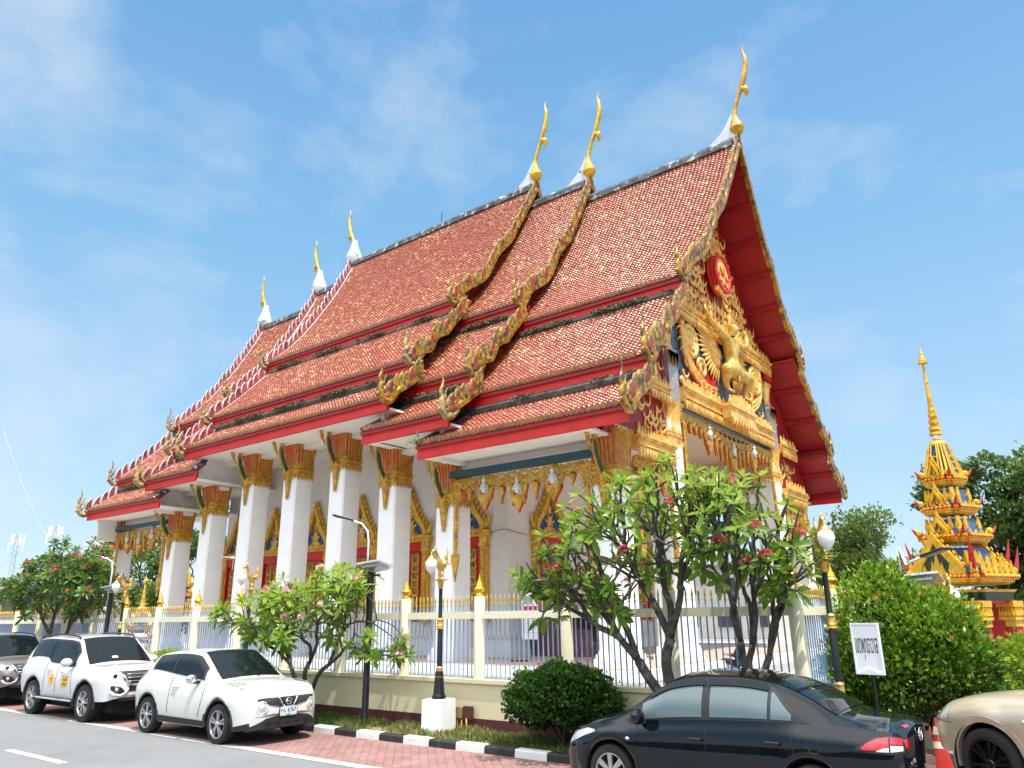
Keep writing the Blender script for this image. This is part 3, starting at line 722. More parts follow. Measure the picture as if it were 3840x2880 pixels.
# ---------- columns with lotus capitals and naga brackets
def sq(a, w, p=7.0, ch=0.0):
    """point on a rounded square of half width w at angle a"""
    c,s_=math.cos(a),math.sin(a); r=(abs(c)**p+abs(s_)**p)**(-1/p); return (w*r*c, w*r*s_)
def capital(b, cx, cy, z, s=1.0, w=.37):
    """z: bottom of the ring mouldings; lotus petals flare above, pointed fringe hangs below"""
    N=96
    def ringrow(hw, zz, amp=0.0, zamp=0.0, per=4):
        o=len(b.v)
        for k in range(N):
            a=2*math.pi*(k+.5)/N+math.pi/4; t=(k%per)/per
            ph=math.cos(2*math.pi*(k%per)/per)
            x,y=sq(a,hw*(1+amp*ph)); b.v.append((cx+x,cy+y,zz+zamp*ph))
        return o
    def join(o0,o1,mi,alt=None,per=4):
        for k in range(N):
            k2=(k+1)%N; m=mi if alt is None else (alt if k%per==1 else mi)
            b.f.append((o0+k,o0+k2,o1+k2,o1+k)); b.m.append(m)
    rows=[(w*1.03,-.24,0,.06,None),(w*1.08,-.02,0,0,None),(w*1.10,0,0,0,None),(w*1.17,.03,0,0,None),(w*1.18,.07,0,0,None),(w*1.10,.09,0,0,None),(w*1.10,.12,0,0,1),(w*1.15,.14,0,0,None),(w*1.15,.18,0,0,None),(w*1.06,.20,0,0,1),
          (w*1.07,.23,.02,0,None),(w*1.06,.40,.03,0,1),(w*1.10,.66,.04,0,1),(w*1.20,.90,.045,.0,1),(w*1.36,1.08,.05,.045,1),(w*1.30,1.05,.0,0,0)]
    prev=None
    for hw,zz,amp,za,alt in rows:
        o=ringrow(hw*s if s!=1 else hw, z+zz*s, amp, za*s)
        if prev is not None: join(prev,o,2 if alt is not None and zz>.25 else 0,(1 if zz>.25 else None) if alt is not None else None)
        prev=o
    b.f.append(tuple(prev+k for k in range(N))); b.m.append(1)
    # petal tips
    for sd in range(4):
        for i in range(9):
            u=(i+.5)/9*2-1; hw=w*1.30*s
            for (hz,hh,dw,out) in ((1.02,.15,.052,0),):
                x,y=[(u*hw,-hw),(hw,u*hw),(-u*hw,hw),(-hw,-u*hw)][sd]
                nx_,ny_=[(0,-1),(1,0),(0,1),(-1,0)][sd]; tx,ty=-ny_,nx_
                sc=1 if out==0 else .82
                px,py=cx+x*sc,cy+y*sc; o=len(b.v); zz=z+hz*s
                b.v += [(px-tx*dw*s,py-ty*dw*s,zz),(px+tx*dw*s,py+ty*dw*s,zz),(px+nx_*.05*s,py+ny_*.05*s,zz+hh*s),(px-nx_*.02,py-ny_*.02,zz)]
                b.f += [(o,o+1,o+2),(o+1,o+3,o+2),(o+3,o,o+2)]; b.m += [0,0,0]
        for i in range(6):
            u=(i+.5)/6*2-1; hw=w*1.06
            x,y=[(u*hw,-hw),(hw,u*hw),(-u*hw,hw),(-hw,-u*hw)][sd]; nx_,ny_=[(0,-1),(1,0),(0,1),(-1,0)][sd]; tx,ty=-ny_,nx_
            px,py=cx+x,cy+y; o=len(b.v); dw=.058*s; z1=z-.10*s
            b.v += [(px-tx*dw,py-ty*dw,z1),(px,py,z1-.22*s),(px+tx*dw,py+ty*dw,z1),(px+nx_*.05,py+ny_*.05,z1+.02)]
            b.f += [(o,o+1,o+3),(o+1,o+2,o+3)]; b.m += [0,0]
def column(cx, cy, z, w=.74, sc=1.0, bracket=None, base=FLOOR, mats=None):
    b=MB(); h=w/2; c=.045
    pl=lambda k:[(-k+c,-k),(k-c,-k),(k,-k+c),(k,k-c),(k-c,k),(-k+c,k),(-k,k-c),(-k,-k+c)]
    for (k0,z0,k1,z1) in ((h*1.03,base,h*.985,z+1.2*sc),):
        p0,p1=pl(k0),pl(k1); n=8
        b.add([(cx+x,cy+y,z0) for x,y in p0]+[(cx+x,cy+y,z1) for x,y in p1],[(i,(i+1)%n,n+(i+1)%n,n+i) for i in range(n)])
    for z0,z1,g in ((base,base+.16,.10),(base+.16,base+.26,.06),(base+.26,base+.34,.03)): b.box(cx-h-g,cx+h+g,cy-h-g,cy+h+g,z0+.001,z1)
    b.box(cx-h*.7,cx+h*.7,cy-h*.7,cy+h*.7,z+1.0*sc,z+1.42*sc)
    col=add_local(b,'column',M['white'])
    b=MB(); capital(b,cx,cy,z,sc,w/2); add_local(b,'capital',mats or [M['gold'],M['door_red'],M['gold_deep']],col)
    if bracket:
        nx_,ny_=bracket; ax,ay=cx+nx_*h,cy+ny_*h
        b=MB(); P=lambda o,zz:(ax+nx_*o,ay+ny_*o,z+zz)
        fa=(-ny_,nx_,0)
        q=catmull([P(.06,-.10),P(.20,.12),P(.34,.40),P(.40,.66),P(.36,.88)],5); b.tube(q,[.085]*len(q),6,1,flat=.7,flat_axis=fa)
        q=catmull([P(.12,-.12),P(.30,.12),P(.45,.42),P(.50,.70),P(.47,.86)],5); b.tube(q,[.035]*len(q),5,0)
        q=catmull([P(.36,.72),P(.42,.98),P(.56,1.14),P(.72,1.10),P(.76,.92),P(.66,.78)],5); b.tube(q,[lerp(.095,.06,i/(len(q)-1)) for i in range(len(q))],6,0,flat=.7,flat_axis=fa)
        q=catmull([P(.74,.96),P(.70,.74),P(.60,.60),P(.58,.46)],4); b.tube(q,[.05,.06,.07,.07,.06,.06,.05,.04,.03,.03,.02,.015,.01],5,0,flat=.6,flat_axis=fa)
        b.tube([P(.60,1.10),P(.62,1.22),P(.60,1.36)],[.05,.03,.008],5,0)
        for k in range(9):                                    # flame tail lying on the shaft
            t=k/8; b.ball(P(.05,-.05-.80*t),lerp(.13,.035,t),7,5,0,(1,1,1.25))
            for sx in (-1,1):
                w_=lerp(.15,.02,t); p=Vector(P(.05,-.05-.80*t)); q=p+Vector((-ny_*sx*w_,nx_*sx*w_,-.04)); b.tube([p,q,q+Vector((-ny_*sx*.03,nx_*sx*.03,-.10))],[.05,.04,.008],4,0)
        b.ball(P(.30,.30),.06,6,4,0)
        add_local(b,'bracket',[M['gold'],M['green_naga']],col,smooth=True)
    return col
CY=16.37
LX=[(-30.14,5.46),(-27.65,6.32),(-24.98,7.16),(-22.41,7.13),(-19.82,7.13),(-17.36,6.30),(-14.88,5.44)]
for x,z in LX: column(x,CY,z,bracket=(0,-1))
column(-35.05,CY,5.44,bracket=(0,-1)); 
column(-9.50,CY,5.50,sc=1.02,bracket=(0,-1))
for x,z in LX[:1]+LX[-1:]: column(x,47-CY,z)
column(-35.05,47-CY,5.44)
# front row (facing the gable) and their taller neighbours
cream=[M['gold_cream'],M['door_red'],M['gold_cream']]
column(-9.45,19.33,6.93,w=.80,sc=.95,mats=cream); column(-9.45,27.67,6.93,w=.80,sc=.95,mats=cream)
column(-9.50,30.63,5.46,w=.74,sc=1.02,mats=cream)
# ---------- carved scroll ornament helpers (plane given by functions)
def kanok(b, o3, ua, va, na, x, y, s, ang, flip=1, mi=0, th=.5, curl=1.35):
    """one flame scroll: curled root and swept pointed tip"""
    pts=[];rad=[]
    n=13
    for i in range(n):
        t=i/(n-1); a=ang+flip*(2.6*curl*(1-t)**1.6)
        pts.append(a)
    px,py=x,y; P=[]
    for i,a in enumerate(pts):
        P.append((px,py)); px+=math.cos(a)*s*.16*(.45+.75*i/n); py+=math.sin(a)*s*.16*(.45+.75*i/n)
        t=i/(n-1); rad.append(s*.085*(.75+.5*math.sin(t*math.pi*.9))*(1-t**3)+.004)
    b.tube([o3+ua*p[0]+va*p[1]+na*.02 for p in P],rad,5,mi,flat=th,flat_axis=na)
def flame(b, o3, ua, va, na, x, y, w, h, mi=0, lean=0.0, th=.04, down=False):
    sg=-1 if down else 1
    P=[(-w*.5,0),(-w*.52,h*.25),(-w*.30,h*.5),(-w*.12+lean*h*.5,h*.78),(lean*h,h),(w*.14+lean*h*.5,h*.74),(w*.32,h*.48),(w*.52,h*.22),(w*.5,0)]
    if down: P=[(a,-c) for a,c in P][::-1]
    b.prism(P,lambda a,c:o3+ua*(x+a)+va*(y+c),lambda a,c:o3+ua*(x+a)+va*(y+c)+na*th,mi)
# ---------- windows with pointed gilt gables
def window(o3, ua, na, wd=.62, hdoor=2.55, z0=2.0, big=1.0):
    """o3: centre on wall at z=0, ua: along wall, na: outward"""
    va=Vector((0,0,1)); B=lambda b,u0,u1,v0,v1,n0,n1,mi=0: b.add([o3+ua*u+va*v+na*n for n in (n0,n1) for (u,v) in ((u0,v0),(u1,v0),(u1,v1),(u0,v1))],[(3,2,1,0),(4,5,6,7),(0,1,5,4),(1,2,6,5),(2,3,7,6),(3,0,4,7)],mi)
    zl=z0+hdoor
    b=MB()
    for s in (-1,1):
        u=s*wd; lo,hi=(min(u,u+s*.26),max(u,u+s*.26)); B(b,lo,hi,z0,zl-.32,0,.14)
        B(b,lo+.05,hi-.05,z0+.3,zl-.40,.14,.165,1)
        B(b,lo-.03,hi+.03,zl-.32,zl-.22,0,.18); B(b,lo-.015,hi+.015,zl-.22,zl,0,.16); B(b,lo-.04,hi+.04,z0-.02,z0+.2,0,.18)
        for k in range(14): flame(b,o3+na*.165,ua,va,na,u+s*.13,z0+.32+k*(hdoor-.80)/14,.12,.16,0,th=.012)
    B(b,-wd-.36,wd+.36,zl,zl+.19,0,.20)
    for k in range(13): flame(b,o3+na*.20,ua,va,na,-wd-.28+k*(2*wd+.56)/12,zl+.04,.09,.12,1,th=.012)
    B(b,-wd-.02,wd+.02,zl+.19,zl+.25,0,.12)
    # pointed arch: ogee band on both sides with flame edge
    ap=1.80*big
    for s in (-1,1):
        C=catmull([(s*(wd+.22),zl+.22,0),(s*(wd+.12),zl+.52,0),(s*(wd-.16),zl+.88,0),(s*.22,zl+1.35*big,0),(0,zl+ap,0)],5)
        C=[(p.x,p.y) for p in C]; n=len(C)
        inn=[]
        for i,(x,y) in enumerate(C): inn.append((x-s*lerp(.17,.0,(i/(n-1))**3),y-lerp(.0,.25,i/(n-1))))
        for i in range(n-1):
            q=[C[i],C[i+1],inn[i+1],inn[i]]
            b.prism(q,lambda a,c:o3+ua*a+va*c,lambda a,c:o3+ua*a+va*c+na*.20)
        for i in range(1,n-1,2):
            x,y=C[i]; P=[(x,y-.06),(x+s*.07,y+.10),(x+s*.02,y+.18),(x-s*.04,y+.04)]
            b.prism(P,lambda a,c:o3+ua*a+va*c+na*.06,lambda a,c:o3+ua*a+va*c+na*.15)
        kanok(b,o3+na*.17,ua,va,na,s*(wd+.10),zl+.28,.42,math.pi/2+s*.4,s,1)
        q=catmull([o3+ua*(s*(wd+.10))+va*(zl+.26)+na*.1,o3+ua*(s*(wd+.30))+va*(zl+.42)+na*.1,o3+ua*(s*(wd+.33))+va*(zl+.80)+na*.1],5); b.tube(q,[.09,.10,.10,.09,.08,.07,.06,.05,.035,.02,.008],5,0,flat=.7,flat_axis=na)
    fr=add_local(b,'window',[M['gold_win'],M['gold']],smooth=False)
    b=MB(); P=[(-wd,zl+.25),(wd,zl+.25),(wd-.16,zl+.75),(.12,zl+1.30*big),(0,zl+1.58*big),(-.12,zl+1.30*big),(-wd+.16,zl+.75)]
    b.prism(P,lambda a,c:o3+ua*a+va*c,lambda a,c:o3+ua*a+va*c+na*.05); add_local(b,'tympanum',M['blue_tymp'],fr)
    b=MB()
    for s in (-1,1):
        for (x,y,sz,an) in ((.10,.36,.42,1.2),(.28,.32,.44,1.0),(.10,.72,.40,1.25),(.24,.62,.34,1.3),(.05,1.02*big,.3,1.45)):
            kanok(b,o3+na*.06,ua,va,na,s*x,zl+y,sz,math.pi/2-s*(math.pi/2-an),s,0)
    flame(b,o3+na*.05,ua,va,na,0,zl+.40,.22,.42,0); flame(b,o3+na*.05,ua,va,na,0,zl+.82,.16,.40,0); flame(b,o3+na*.05,ua,va,na,0,zl+.30,.5,.10,0)
    add_local(b,'gilt_scrolls',M['gold_cream'],fr,smooth=True)
    b=MB(); B(b,-wd,wd,z0,zl,0,.03); 
    B(b,-wd,-wd+.07,z0,zl,.03,.12); B(b,wd-.07,wd,z0,zl,.03,.12); B(b,-wd+.07,wd-.07,zl-.3,zl,.03,.12)
    add_local(b,'shutter',M['door_red'],fr)
    b=MB()
    for s in (-1,1):
        u0,u1=(s*.035,s*(wd-.22)); B(b,min(u0,u1),max(u0,u1),z0+.08,zl-.36,.03,.05,1)
        for k in range(8):
            for q in (-1,1): kanok(b,o3+na*.052,ua,va,na,s*(wd*.40),z0+.12+k*(hdoor-.55)/8,.26,math.pi/2-q*.5,q,0,th=.4)
    add_local(b,'carved_panel',[M['gold_win'],M['door_gold']],fr)
ux=Vector((1,0,0)); uy=Vector((0,1,0)); uz=Vector((0,0,1))
for x in (-28.9,-26.32,-23.72,-21.12,-18.60,-16.08): window(Vector((x,wy0,0)),ux,-uy)
for y in (20.55,26.45): window(Vector((wx1,y,0)),uy,ux,wd=.70,hdoor=2.62,z0=1.95,big=1.03)
# projecting front layer of the porch portal
# maroon marble stair with stepped balustrades in front of the left portal
b=MB()
for yb in (19.45,21.65):
    P=[(-14.3,FLOOR),(-14.3,2.25),(-13.9,2.25),(-13.0,1.62),(-12.75,1.62),(-12.75,1.72),(-12.3,1.72),(-12.3,FLOOR)]
    b.prism(P,lambda a,c:(a,yb-.16,c),lambda a,c:(a,yb+.16,c))
for k in range(5): b.box(-14.44,-12.5-.36*k,19.62,21.48,FLOOR+.001+.19*k,FLOOR+.19*(k+1))
add_local(b,'porch_stair',M['marble'])
# ---------- hanging fretwork between porch columns
def fret(o3, ua, na, L, drops, white=True, parent=None, beam=True):
    va=uz; b=MB(); w=MB(); r=MB()
    n=int(L/.36)
    for i in range(n+1):
        u=L*i/n; dz=interp(drops,u/L)
        rr=.17
        c=[(u+math.cos(a)*rr*(1-k/26),-.18-dz*.35+math.sin(a)*rr*(1-k/26)) for k,a in enumerate([j*.42*(1 if i%2 else -1) for j in range(22)])]
        b.tube([o3+ua*p[0]+va*p[1] for p in c],[.042]*16+[.03]*6,5,0,flat=.8,flat_axis=na)
        if i<n:
            um=u+L/n/2; h=.30+interp(drops,(um)/L)
            flame(b,o3-na*.03,ua,va,na,um,-.20-h*.35,.15,h*.72,0,down=True,th=.07); flame(r,o3-na*.07,ua,va,na,um,-.16-h*.30,.22,h*.80,0,down=True,th=.035)
            for s in (-1,1): kanok(b,o3,ua,va,na,um+s*.03,-.16-h*.3,.40,-math.pi/2+s*.35,s,0)
            for s in (-1,1): kanok(b,o3,ua,va,na,um,-.14,.36,-math.pi/2+s*.7,-s,0)
    for k in range(3):
        u=L*(.25+.25*k); dz=interp(drops,u/L)
        q=[o3+ua*(u+.26*math.sin(a))+va*(-.26-dz*.5+.34*math.cos(a)) for a in [j*.35 for j in range(19)]]
        b.tube(q,[.045]*len(q),5,0)
        flame(b,o3-na*.02,ua,va,na,u,-.45-dz*.6,.42,.42,0,down=True,th=.08); flame(r,o3-na*.06,ua,va,na,u,-.43-dz*.6,.50,.50,0,down=True,th=.035)
        if white:                                              # small pale praying figure
            c=o3+ua*u+va*(-.30-dz*.5)+na*.06
            w.ball(c+va*.20,.065,8,6,0); w.tube([c+va*.16,c+va*.06,c-va*.14],[.04,.085,.06],7,0)
            for s in (-1,1): w.tube([c+ua*(s*.09)+va*.08,c+ua*(s*.13)-va*.04,c+na*.06+va*.0],[.035,.032,.02],5,0)
            w.tube([c+va*.25,c+va*.36],[.045,.004],6,0)
    b.box(*[0]*6) if False else None
    f=add_local(b,'fretwork',M['gold'],parent,smooth=False)
    add_local(r,'fret_edge',M['door_red'],f)
    if white: add_local(w,'figure_relief',M['white_trim'],f,smooth=True)
    if beam:
        t=MB(); t.add([o3+ua*u+va*v+na*nn for nn in (-.12,.10) for (u,v) in ((-.1,0),(L+.1,0),(L+.1,.19),(-.1,.19))],[(3,2,1,0),(4,5,6,7),(0,1,5,4),(1,2,6,5),(2,3,7,6),(3,0,4,7)])
        add_local(t,'beam',M['teal'],f)
    # ends run down the columns
    e=MB()
    for s,u in ((1,.0),(-1,L)):
        for k in range(14):
            t=k/13; kanok(e,o3,ua,va,na,u+s*lerp(.08,.03,t),-.45-1.5*t,lerp(.30,.18,t),-math.pi/2+s*.35,s,0)
        q=catmull([o3+ua*(u+s*.12)-va*.4,o3+ua*(u+s*.10)-va*1.2,o3+ua*(u+s*.07)-va*2.1,o3+ua*(u+s*.05)-va*2.6],5); e.tube(q,[.06]*len(q),5,0)
        flame(e,o3,ua,va,na,u+s*.09,-2.15,.26,.75,0,down=True,th=.06)
    add_local(e,'fret_pendant',M['gold'],f)
fret(Vector((-14.5,15.98,5.95)),ux,-uy,4.65,[(0,.25),(.12,.12),(.5,.45),(.88,.12),(1,.25)])
fret(Vector((-34.7,15.98,5.95)),ux,-uy,4.2,[(0,.25),(.12,.12),(.5,.45),(.88,.12),(1,.25)])
fret(Vector((-9.06,19.78,7.86)),uy,ux,7.45,[(0,.15),(.12,.10),(.5,.75),(.88,.10),(1,.15)],beam=False)
fret(Vector((-9.06,16.85,6.12)),uy,ux,2.0,[(0,.10),(.5,.05),(1,.10)],white=False,beam=False)
fret(Vector((-9.06,28.2,6.12)),uy,ux,2.0,[(0,.10),(.5,.05),(1,.10)],white=False,beam=False)
# ---------- gable front (pediment)
def skin_mesh(verts, edges, radii, root=0, sub=2):
    me=bpy.data.meshes.new('figure'); me.from_pydata([tuple(v) for v in verts],edges,[])
    o=bpy.data.objects.new('figure',me); COL.objects.link(o)
    mod=o.modifiers.new('s','SKIN'); 
    for i,sv in enumerate(me.skin_vertices[0].data):
        r=radii[i]; sv.radius=(r,r) if not hasattr(r,'__len__') else r; sv.use_root=(i==root)
    ss=o.modifiers.new('u','SUBSURF'); ss.levels=sub; ss.render_levels=sub
    dg=bpy.context.evaluated_depsgraph_get(); dg.update()
    nm=bpy.data.meshes.new_from_object(o.evaluated_get(dg))
    bpy.data.objects.remove(o); bpy.data.meshes.remove(me)
    nm.polygons.foreach_set('use_smooth',[True]*len(nm.polygons)); nm.update()
    return nm
PX=-9.05
g0=Vector((PX,YC,0)); gu=uy; gn=ux; gv=uz
def gb(b,u0,u1,z0,z1,n0,n1,mi=0): b.box(PX+n0,PX+n1,YC+u0,YC+u1,z0,z1,mi)
prU,prM,prL=[prof_pts(tier_profile(k,6.42),.5) for k in('up','mid','low')]
half=[(d,z-.22) for d,z in prU if d<5.0]+[(4.98,10.5)]+[(d,z-.22) for d,z in prM if 5.05<d<7.25]+[(d,z-.22) for d,z in prL if 7.5<d<8.3]
poly=[(-4.2,6.47),(-4.2,7.9),(4.2,7.9),(4.2,6.47),(8.0,6.47)]+[(d,z) for d,z in reversed(half)]+[(-d,z) for d,z in half[1:]]+[(-8.0,6.47)]
b=MB(); b.prism(poly[::-1],lambda a,c:(PX-.25,YC+a,c),lambda a,c:(PX-.12,YC+a,c)); ped=add_local(b,'pediment',M['red_deep'],T)
b=MB(); gb(b,-3.85,3.85,8.5,11.05,-.12,-.06); add_local(b,'blue_panel',M['blue_panel'],ped)
b=MB(); gb(b,-3.8,3.8,7.88,8.08,-.5,.05); add_local(b,'lintel_beam',M['teal'],ped)
def cornice(b,u0,u1,z0,h,proj,step=.16,up=True):
    for a,c,p in ((0,.22,.55),(.22,.34,.8),(.34,.72,.62),(.72,.86,.85),(.86,1,1)): gb(b,u0,u1,z0+a*h,z0+c*h-.002,-.1,proj*p)
    n=int((u1-u0)/step)
    for i in range(n):
        u=u0+(i+.5)*(u1-u0)/n
        flame(b,g0+gn*(proj*.5),gu,gv,gn,u,z0+.02,step*.85,.26,0,down=True,th=.06)
        if up:
            flame(b,g0+gn*(proj*.45),gu,gv,gn,u,z0+h-.01,step*.85,.22 if i%2 else .32,0,th=.05)
b=MB(); cornice(b,-3.72,3.72,8.10,.44,.26); gb(b,-1.05,1.05,8.105,8.55,.2,.50); gb(b,-1.12,1.12,8.46,8.56,.2,.56)
for k in range(9): flame(b,g0+gn*.48,gu,gv,gn,-.95+k*.24,8.12,.2,.26,0,down=True,th=.06); flame(b,g0+gn*.44,gu,gv,gn,-.95+k*.24,8.55,.22,.30+.18*(1-abs(k-4)/4),0,th=.06)
for k in range(16):                                            # rosettes above the cornice
    u=-3.5+k*7/15
    if abs(u)>1.2: b.ball(Vector((PX+.02,YC+u,8.84)),.11,7,5,0,(.5,1.3,.9))
cornice(b,-4.35,4.35,11.02,.30,.24)
for s in (-1,1):
    u0,u1=sorted((s*4.62,s*6.75)); cornice(b,u0,u1,6.20,.36,.26); u0,u1=sorted((s*4.62,s*6.3)); cornice(b,u0,u1,8.0,.24,.22)
add_local(b,'cornice',M['gold_cream'],ped)
# swirls filling the red triangle and the side fields
rsK=np.random.RandomState(11); b=MB(); go=g0-gn*.12
z=11.55
while z<17.3:
    hw=0
    for (d0,z0),(d1,z1) in zip(prU,prU[1:]):
        if z1<=z<=z0: hw=lerp(d0,d1,(z0-z)/(z0-z1))-.42
    u=.22
    while u<hw:
        if not (u<.85 and 12.75<z<14.25):
            s=.56+rsK.rand()*.22
            for sg in (-1,1): kanok(b,go,gu,gv,gn,sg*u,z-.2,s,math.pi/2-sg*(-.5+rsK.rand()*1.0),sg*(1 if rsK.rand()<.7 else -1),0,th=.7)
        u+=.29
    z+=.36
for s in (-1,1):
    for i in range(46):
        u=rsK.uniform(4.75,6.6); z=rsK.uniform(6.75,9.4)
        lim=interp([(4.7,9.9),(6.1,8.4),(7.0,7.3)],u)
        if 7.85<z<8.35 or z>lim: continue
        kanok(b,go,gu,gv,gn,s*u,z-.1,.5,math.pi/2+rsK.uniform(-.7,.7),s,0,th=.7)
for k in range(9):                                             # crest up to the apex
    flame(b,go,gu,gv,gn,0,15.0+k*.3,.35-.03*k,.5,0,th=.08)
add_local(b,'carved_scrolls',M['gold_cream'],ped,smooth=True)
# medallion
b=MB(); tor=[(.62+.0,0)]; q=[g0+gn*.02+gu*(.60*math.cos(a))+gv*(13.5+.66*math.sin(a)) for a in [i*math.pi/16 for i in range(33)]]
for r in (0,.12,.24): b.tube([p+gn*r for p in q],[.085]*len(q),7,0)
med=add_local(b,'medallion',M['red'],ped,smooth=True)
b=MB(); n=28; o=[(.57*math.cos(2*math.pi*i/n),13.5+.63*math.sin(2*math.pi*i/n)) for i in range(n)]
b.prism(o,lambda a,c:g0+gn*.02+gu*a+gv*c,lambda a,c:g0+gn*.27+gu*a+gv*c,0)
for (x,y,s,a,f) in ((-.18,13.22,.62,1.9,1),(.18,13.22,.62,1.2,-1),(-.1,13.55,.5,1.8,-1),(.12,13.6,.5,1.3,1),(0,13.1,.5,1.57,1),(-.3,13.5,.4,2.0,1),(.3,13.5,.4,1.1,-1)): kanok(b,g0+gn*.27,gu,gv,gn,x,y,s*.8,a,f,1,th=.5)
b.tube([g0+gn*.2+gu*(.52*math.sin(a))+gv*(12.92-.10*math.cos(a)) for a in [(-1.2+i*.2) for i in range(13)]],.10,6,0)
add_local(b,'emblem',[M['gold_cream'],M['red']],med,smooth='auto')
# winged figure in the blue field
sk=[];ed=[];rd=[]
def V_(u,z,n,r): sk.append(Vector((PX+n,YC+u,z))); rd.append(r); return len(sk)-1
pel=V_(0,9.98,.26,.25); wa=V_(0,10.30,.28,.21); ch=V_(0,10.78,.34,.32); nk=V_(0,11.14,.36,.13); hd=V_(0,11.40,.42,.20); top=V_(0,11.62,.40,.10)
for e in ((pel,wa),(wa,ch),(ch,nk),(nk,hd),(hd,top)): ed.append(e)
be=V_(0,11.33,.66,.055); ed.append((hd,be))
for s in (-1,1):
    sh=V_(s*.38,10.98,.32,.17); el=V_(s*1.00,11.02,.36,.13); wr=V_(s*1.55,11.24,.32,.10); ha=V_(s*1.80,11.62,.24,.085); ft=V_(s*1.72,11.92,.20,.04)
    ed += [(ch,sh),(sh,el),(el,wr),(wr,ha),(ha,ft)]
    hp=V_(s*.28,9.86,.32,.25); kn=V_(s*.92,9.76,.50,.26); sn=V_(s*.86,9.40,.36,.13); an=V_(s*.74,9.16,.30,.07)
    ed += [(pel,hp),(hp,kn),(kn,sn),(sn,an)]
    for q in (-.2,.0,.2):
        t=V_(s*.74+q,9.0,.50,.04); ed.append((an,t))
me=skin_mesh(sk,ed,rd,pel)
me.materials.append(M['gold_cream']); me.transform(Matrix.Translation(-T0))
gar=bpy.data.objects.new('winged_figure',me); COL.objects.link(gar); gar.parent=ped
M['garuda']=mat('winged_figure_gilt',(.74,.52,.13),.42,metal=.15,nscale=5,namt=.3,dark=(.46,.26,.03)); me.materials[0]=M['garuda']
b=MB()
for s in (-1,1):
    for row,(r0,r1,cnt) in enumerate(((.25,.8,13),(.35,1.25,17),(.45,1.8,19))):
        for k in range(cnt):
            a=lerp(-1.35,.62,k/(cnt-1)); c=g0+gn*(.06-.02*row)+gu*(s*.35)+gv*10.85
            p0=c+gu*(s*math.cos(a)*r0)+gv*(math.sin(a)*r0); p1=c+gu*(s*math.cos(a)*r1)+gv*(math.sin(a)*r1*.95+.12); pm=p0.lerp(p1,.6)-gv*.06
            b.tube([p0,pm,p1],[.05,.10,.015],5,0,flat=.5,flat_axis=gn)
    q=catmull([g0+gn*.05+gu*(s*1.3)+gv*10.9,g0+gn*.05+gu*(s*1.9)+gv*11.2,g0+gn*.05+gu*(s*2.15)+gv*11.75],5); b.tube(q,[lerp(.14,.01,i/(len(q)-1)) for i in range(len(q))],5,0)
flame(b,g0+gn*.30,gu,gv,gn,0,11.45,.22,.5,0,th=.1)
for k in range(7): b.ball(g0+gn*.36+gu*(-.3+.1*k)+gv*(10.9-.12*(1-abs(k-3)/3)),.05,6,4,0)
b.tube([g0+gn*.24+gu*(-.26)+gv*10.12,g0+gn*.48+gv*10.08,g0+gn*.24+gu*.26+gv*10.12],.06,6,0)
flame(b,g0+gn*.44,gu,gv,gn,0,10.1,.28,.75,0,down=True,th=.06)
add_local(b,'wings',M['gold_cream'],gar,smooth=True)
# cloud scrolls either side of the figure
b=MB(); r=MB()
for s in (-1,1):
    c=(s*2.72,10.28)
    for R0,th in ((.46,.10),(.27,.09),(.10,.08)):
        q=[g0+gn*.02+gu*(c[0]+math.cos(a)*R0)+gv*(c[1]+math.sin(a)*R0*1.05) for a in [i*.35 for i in range(19)]]; b.tube(q,th,6,0)
    b.ball(g0-gn*.02+gu*c[0]+gv*c[1],.46,12,8,0,(.25,1,1))
    tail=catmull([(s*3.2,10.75,0),(s*3.25,10.1,0),(s*2.9,9.55,0),(s*2.2,9.15,0),(s*1.45,8.98,0),(s*.75,9.0,0)],6)
    for off in (-.14,0,.14): b.tube([g0+gn*.02+gu*p.x+gv*(p.y+off) for p in tail],[lerp(.10,.03,i/(len(tail)-1)) for i in range(len(tail))],5,0)
    pts=[(p.x,p.y) for p in tail]; 
    for i in range(len(pts)-1): r.prism([(pts[i][0],pts[i][1]+.30),(pts[i+1][0],pts[i+1][1]+.28),(pts[i+1][0],pts[i+1][1]-.26),(pts[i][0],pts[i][1]-.28)],lambda a,c_:g0-gn*.06+gu*a+gv*c_,lambda a,c_:g0-gn*.0+gu*a+gv*c_)
    for i in range(3,len(pts)-1,3): kanok(b,g0+gn*.02,gu,gv,gn,pts[i][0],pts[i][1]-.1,.46,-math.pi/2+s*.6,s,0,th=.7); flame(r,g0-gn*.04,gu,gv,gn,pts[i][0],pts[i][1]+.2,.3,.45,0,lean=s*.5,th=.05)
    for (u,z) in ((3.3,9.2),(3.45,8.95),(2.9,8.9),(3.1,9.6)): kanok(b,g0-gn*.02,gu,gv,gn,s*u,z,.5,math.pi/2+s*.4,s,0,th=.7)
    q=[g0+gn*.04+gu*(s*(2.0+.32*math.cos(a)*(1-a/12)))+gv*(9.55+.36*math.sin(a)*(1-a/12)) for a in [i*.4 for i in range(20)]]; b.tube(q,.07,5,0)
cs=add_local(b,'cloud_scroll',M['gold_cream'],ped,smooth=True); add_local(r,'scroll_backing',M['door_red'],cs)
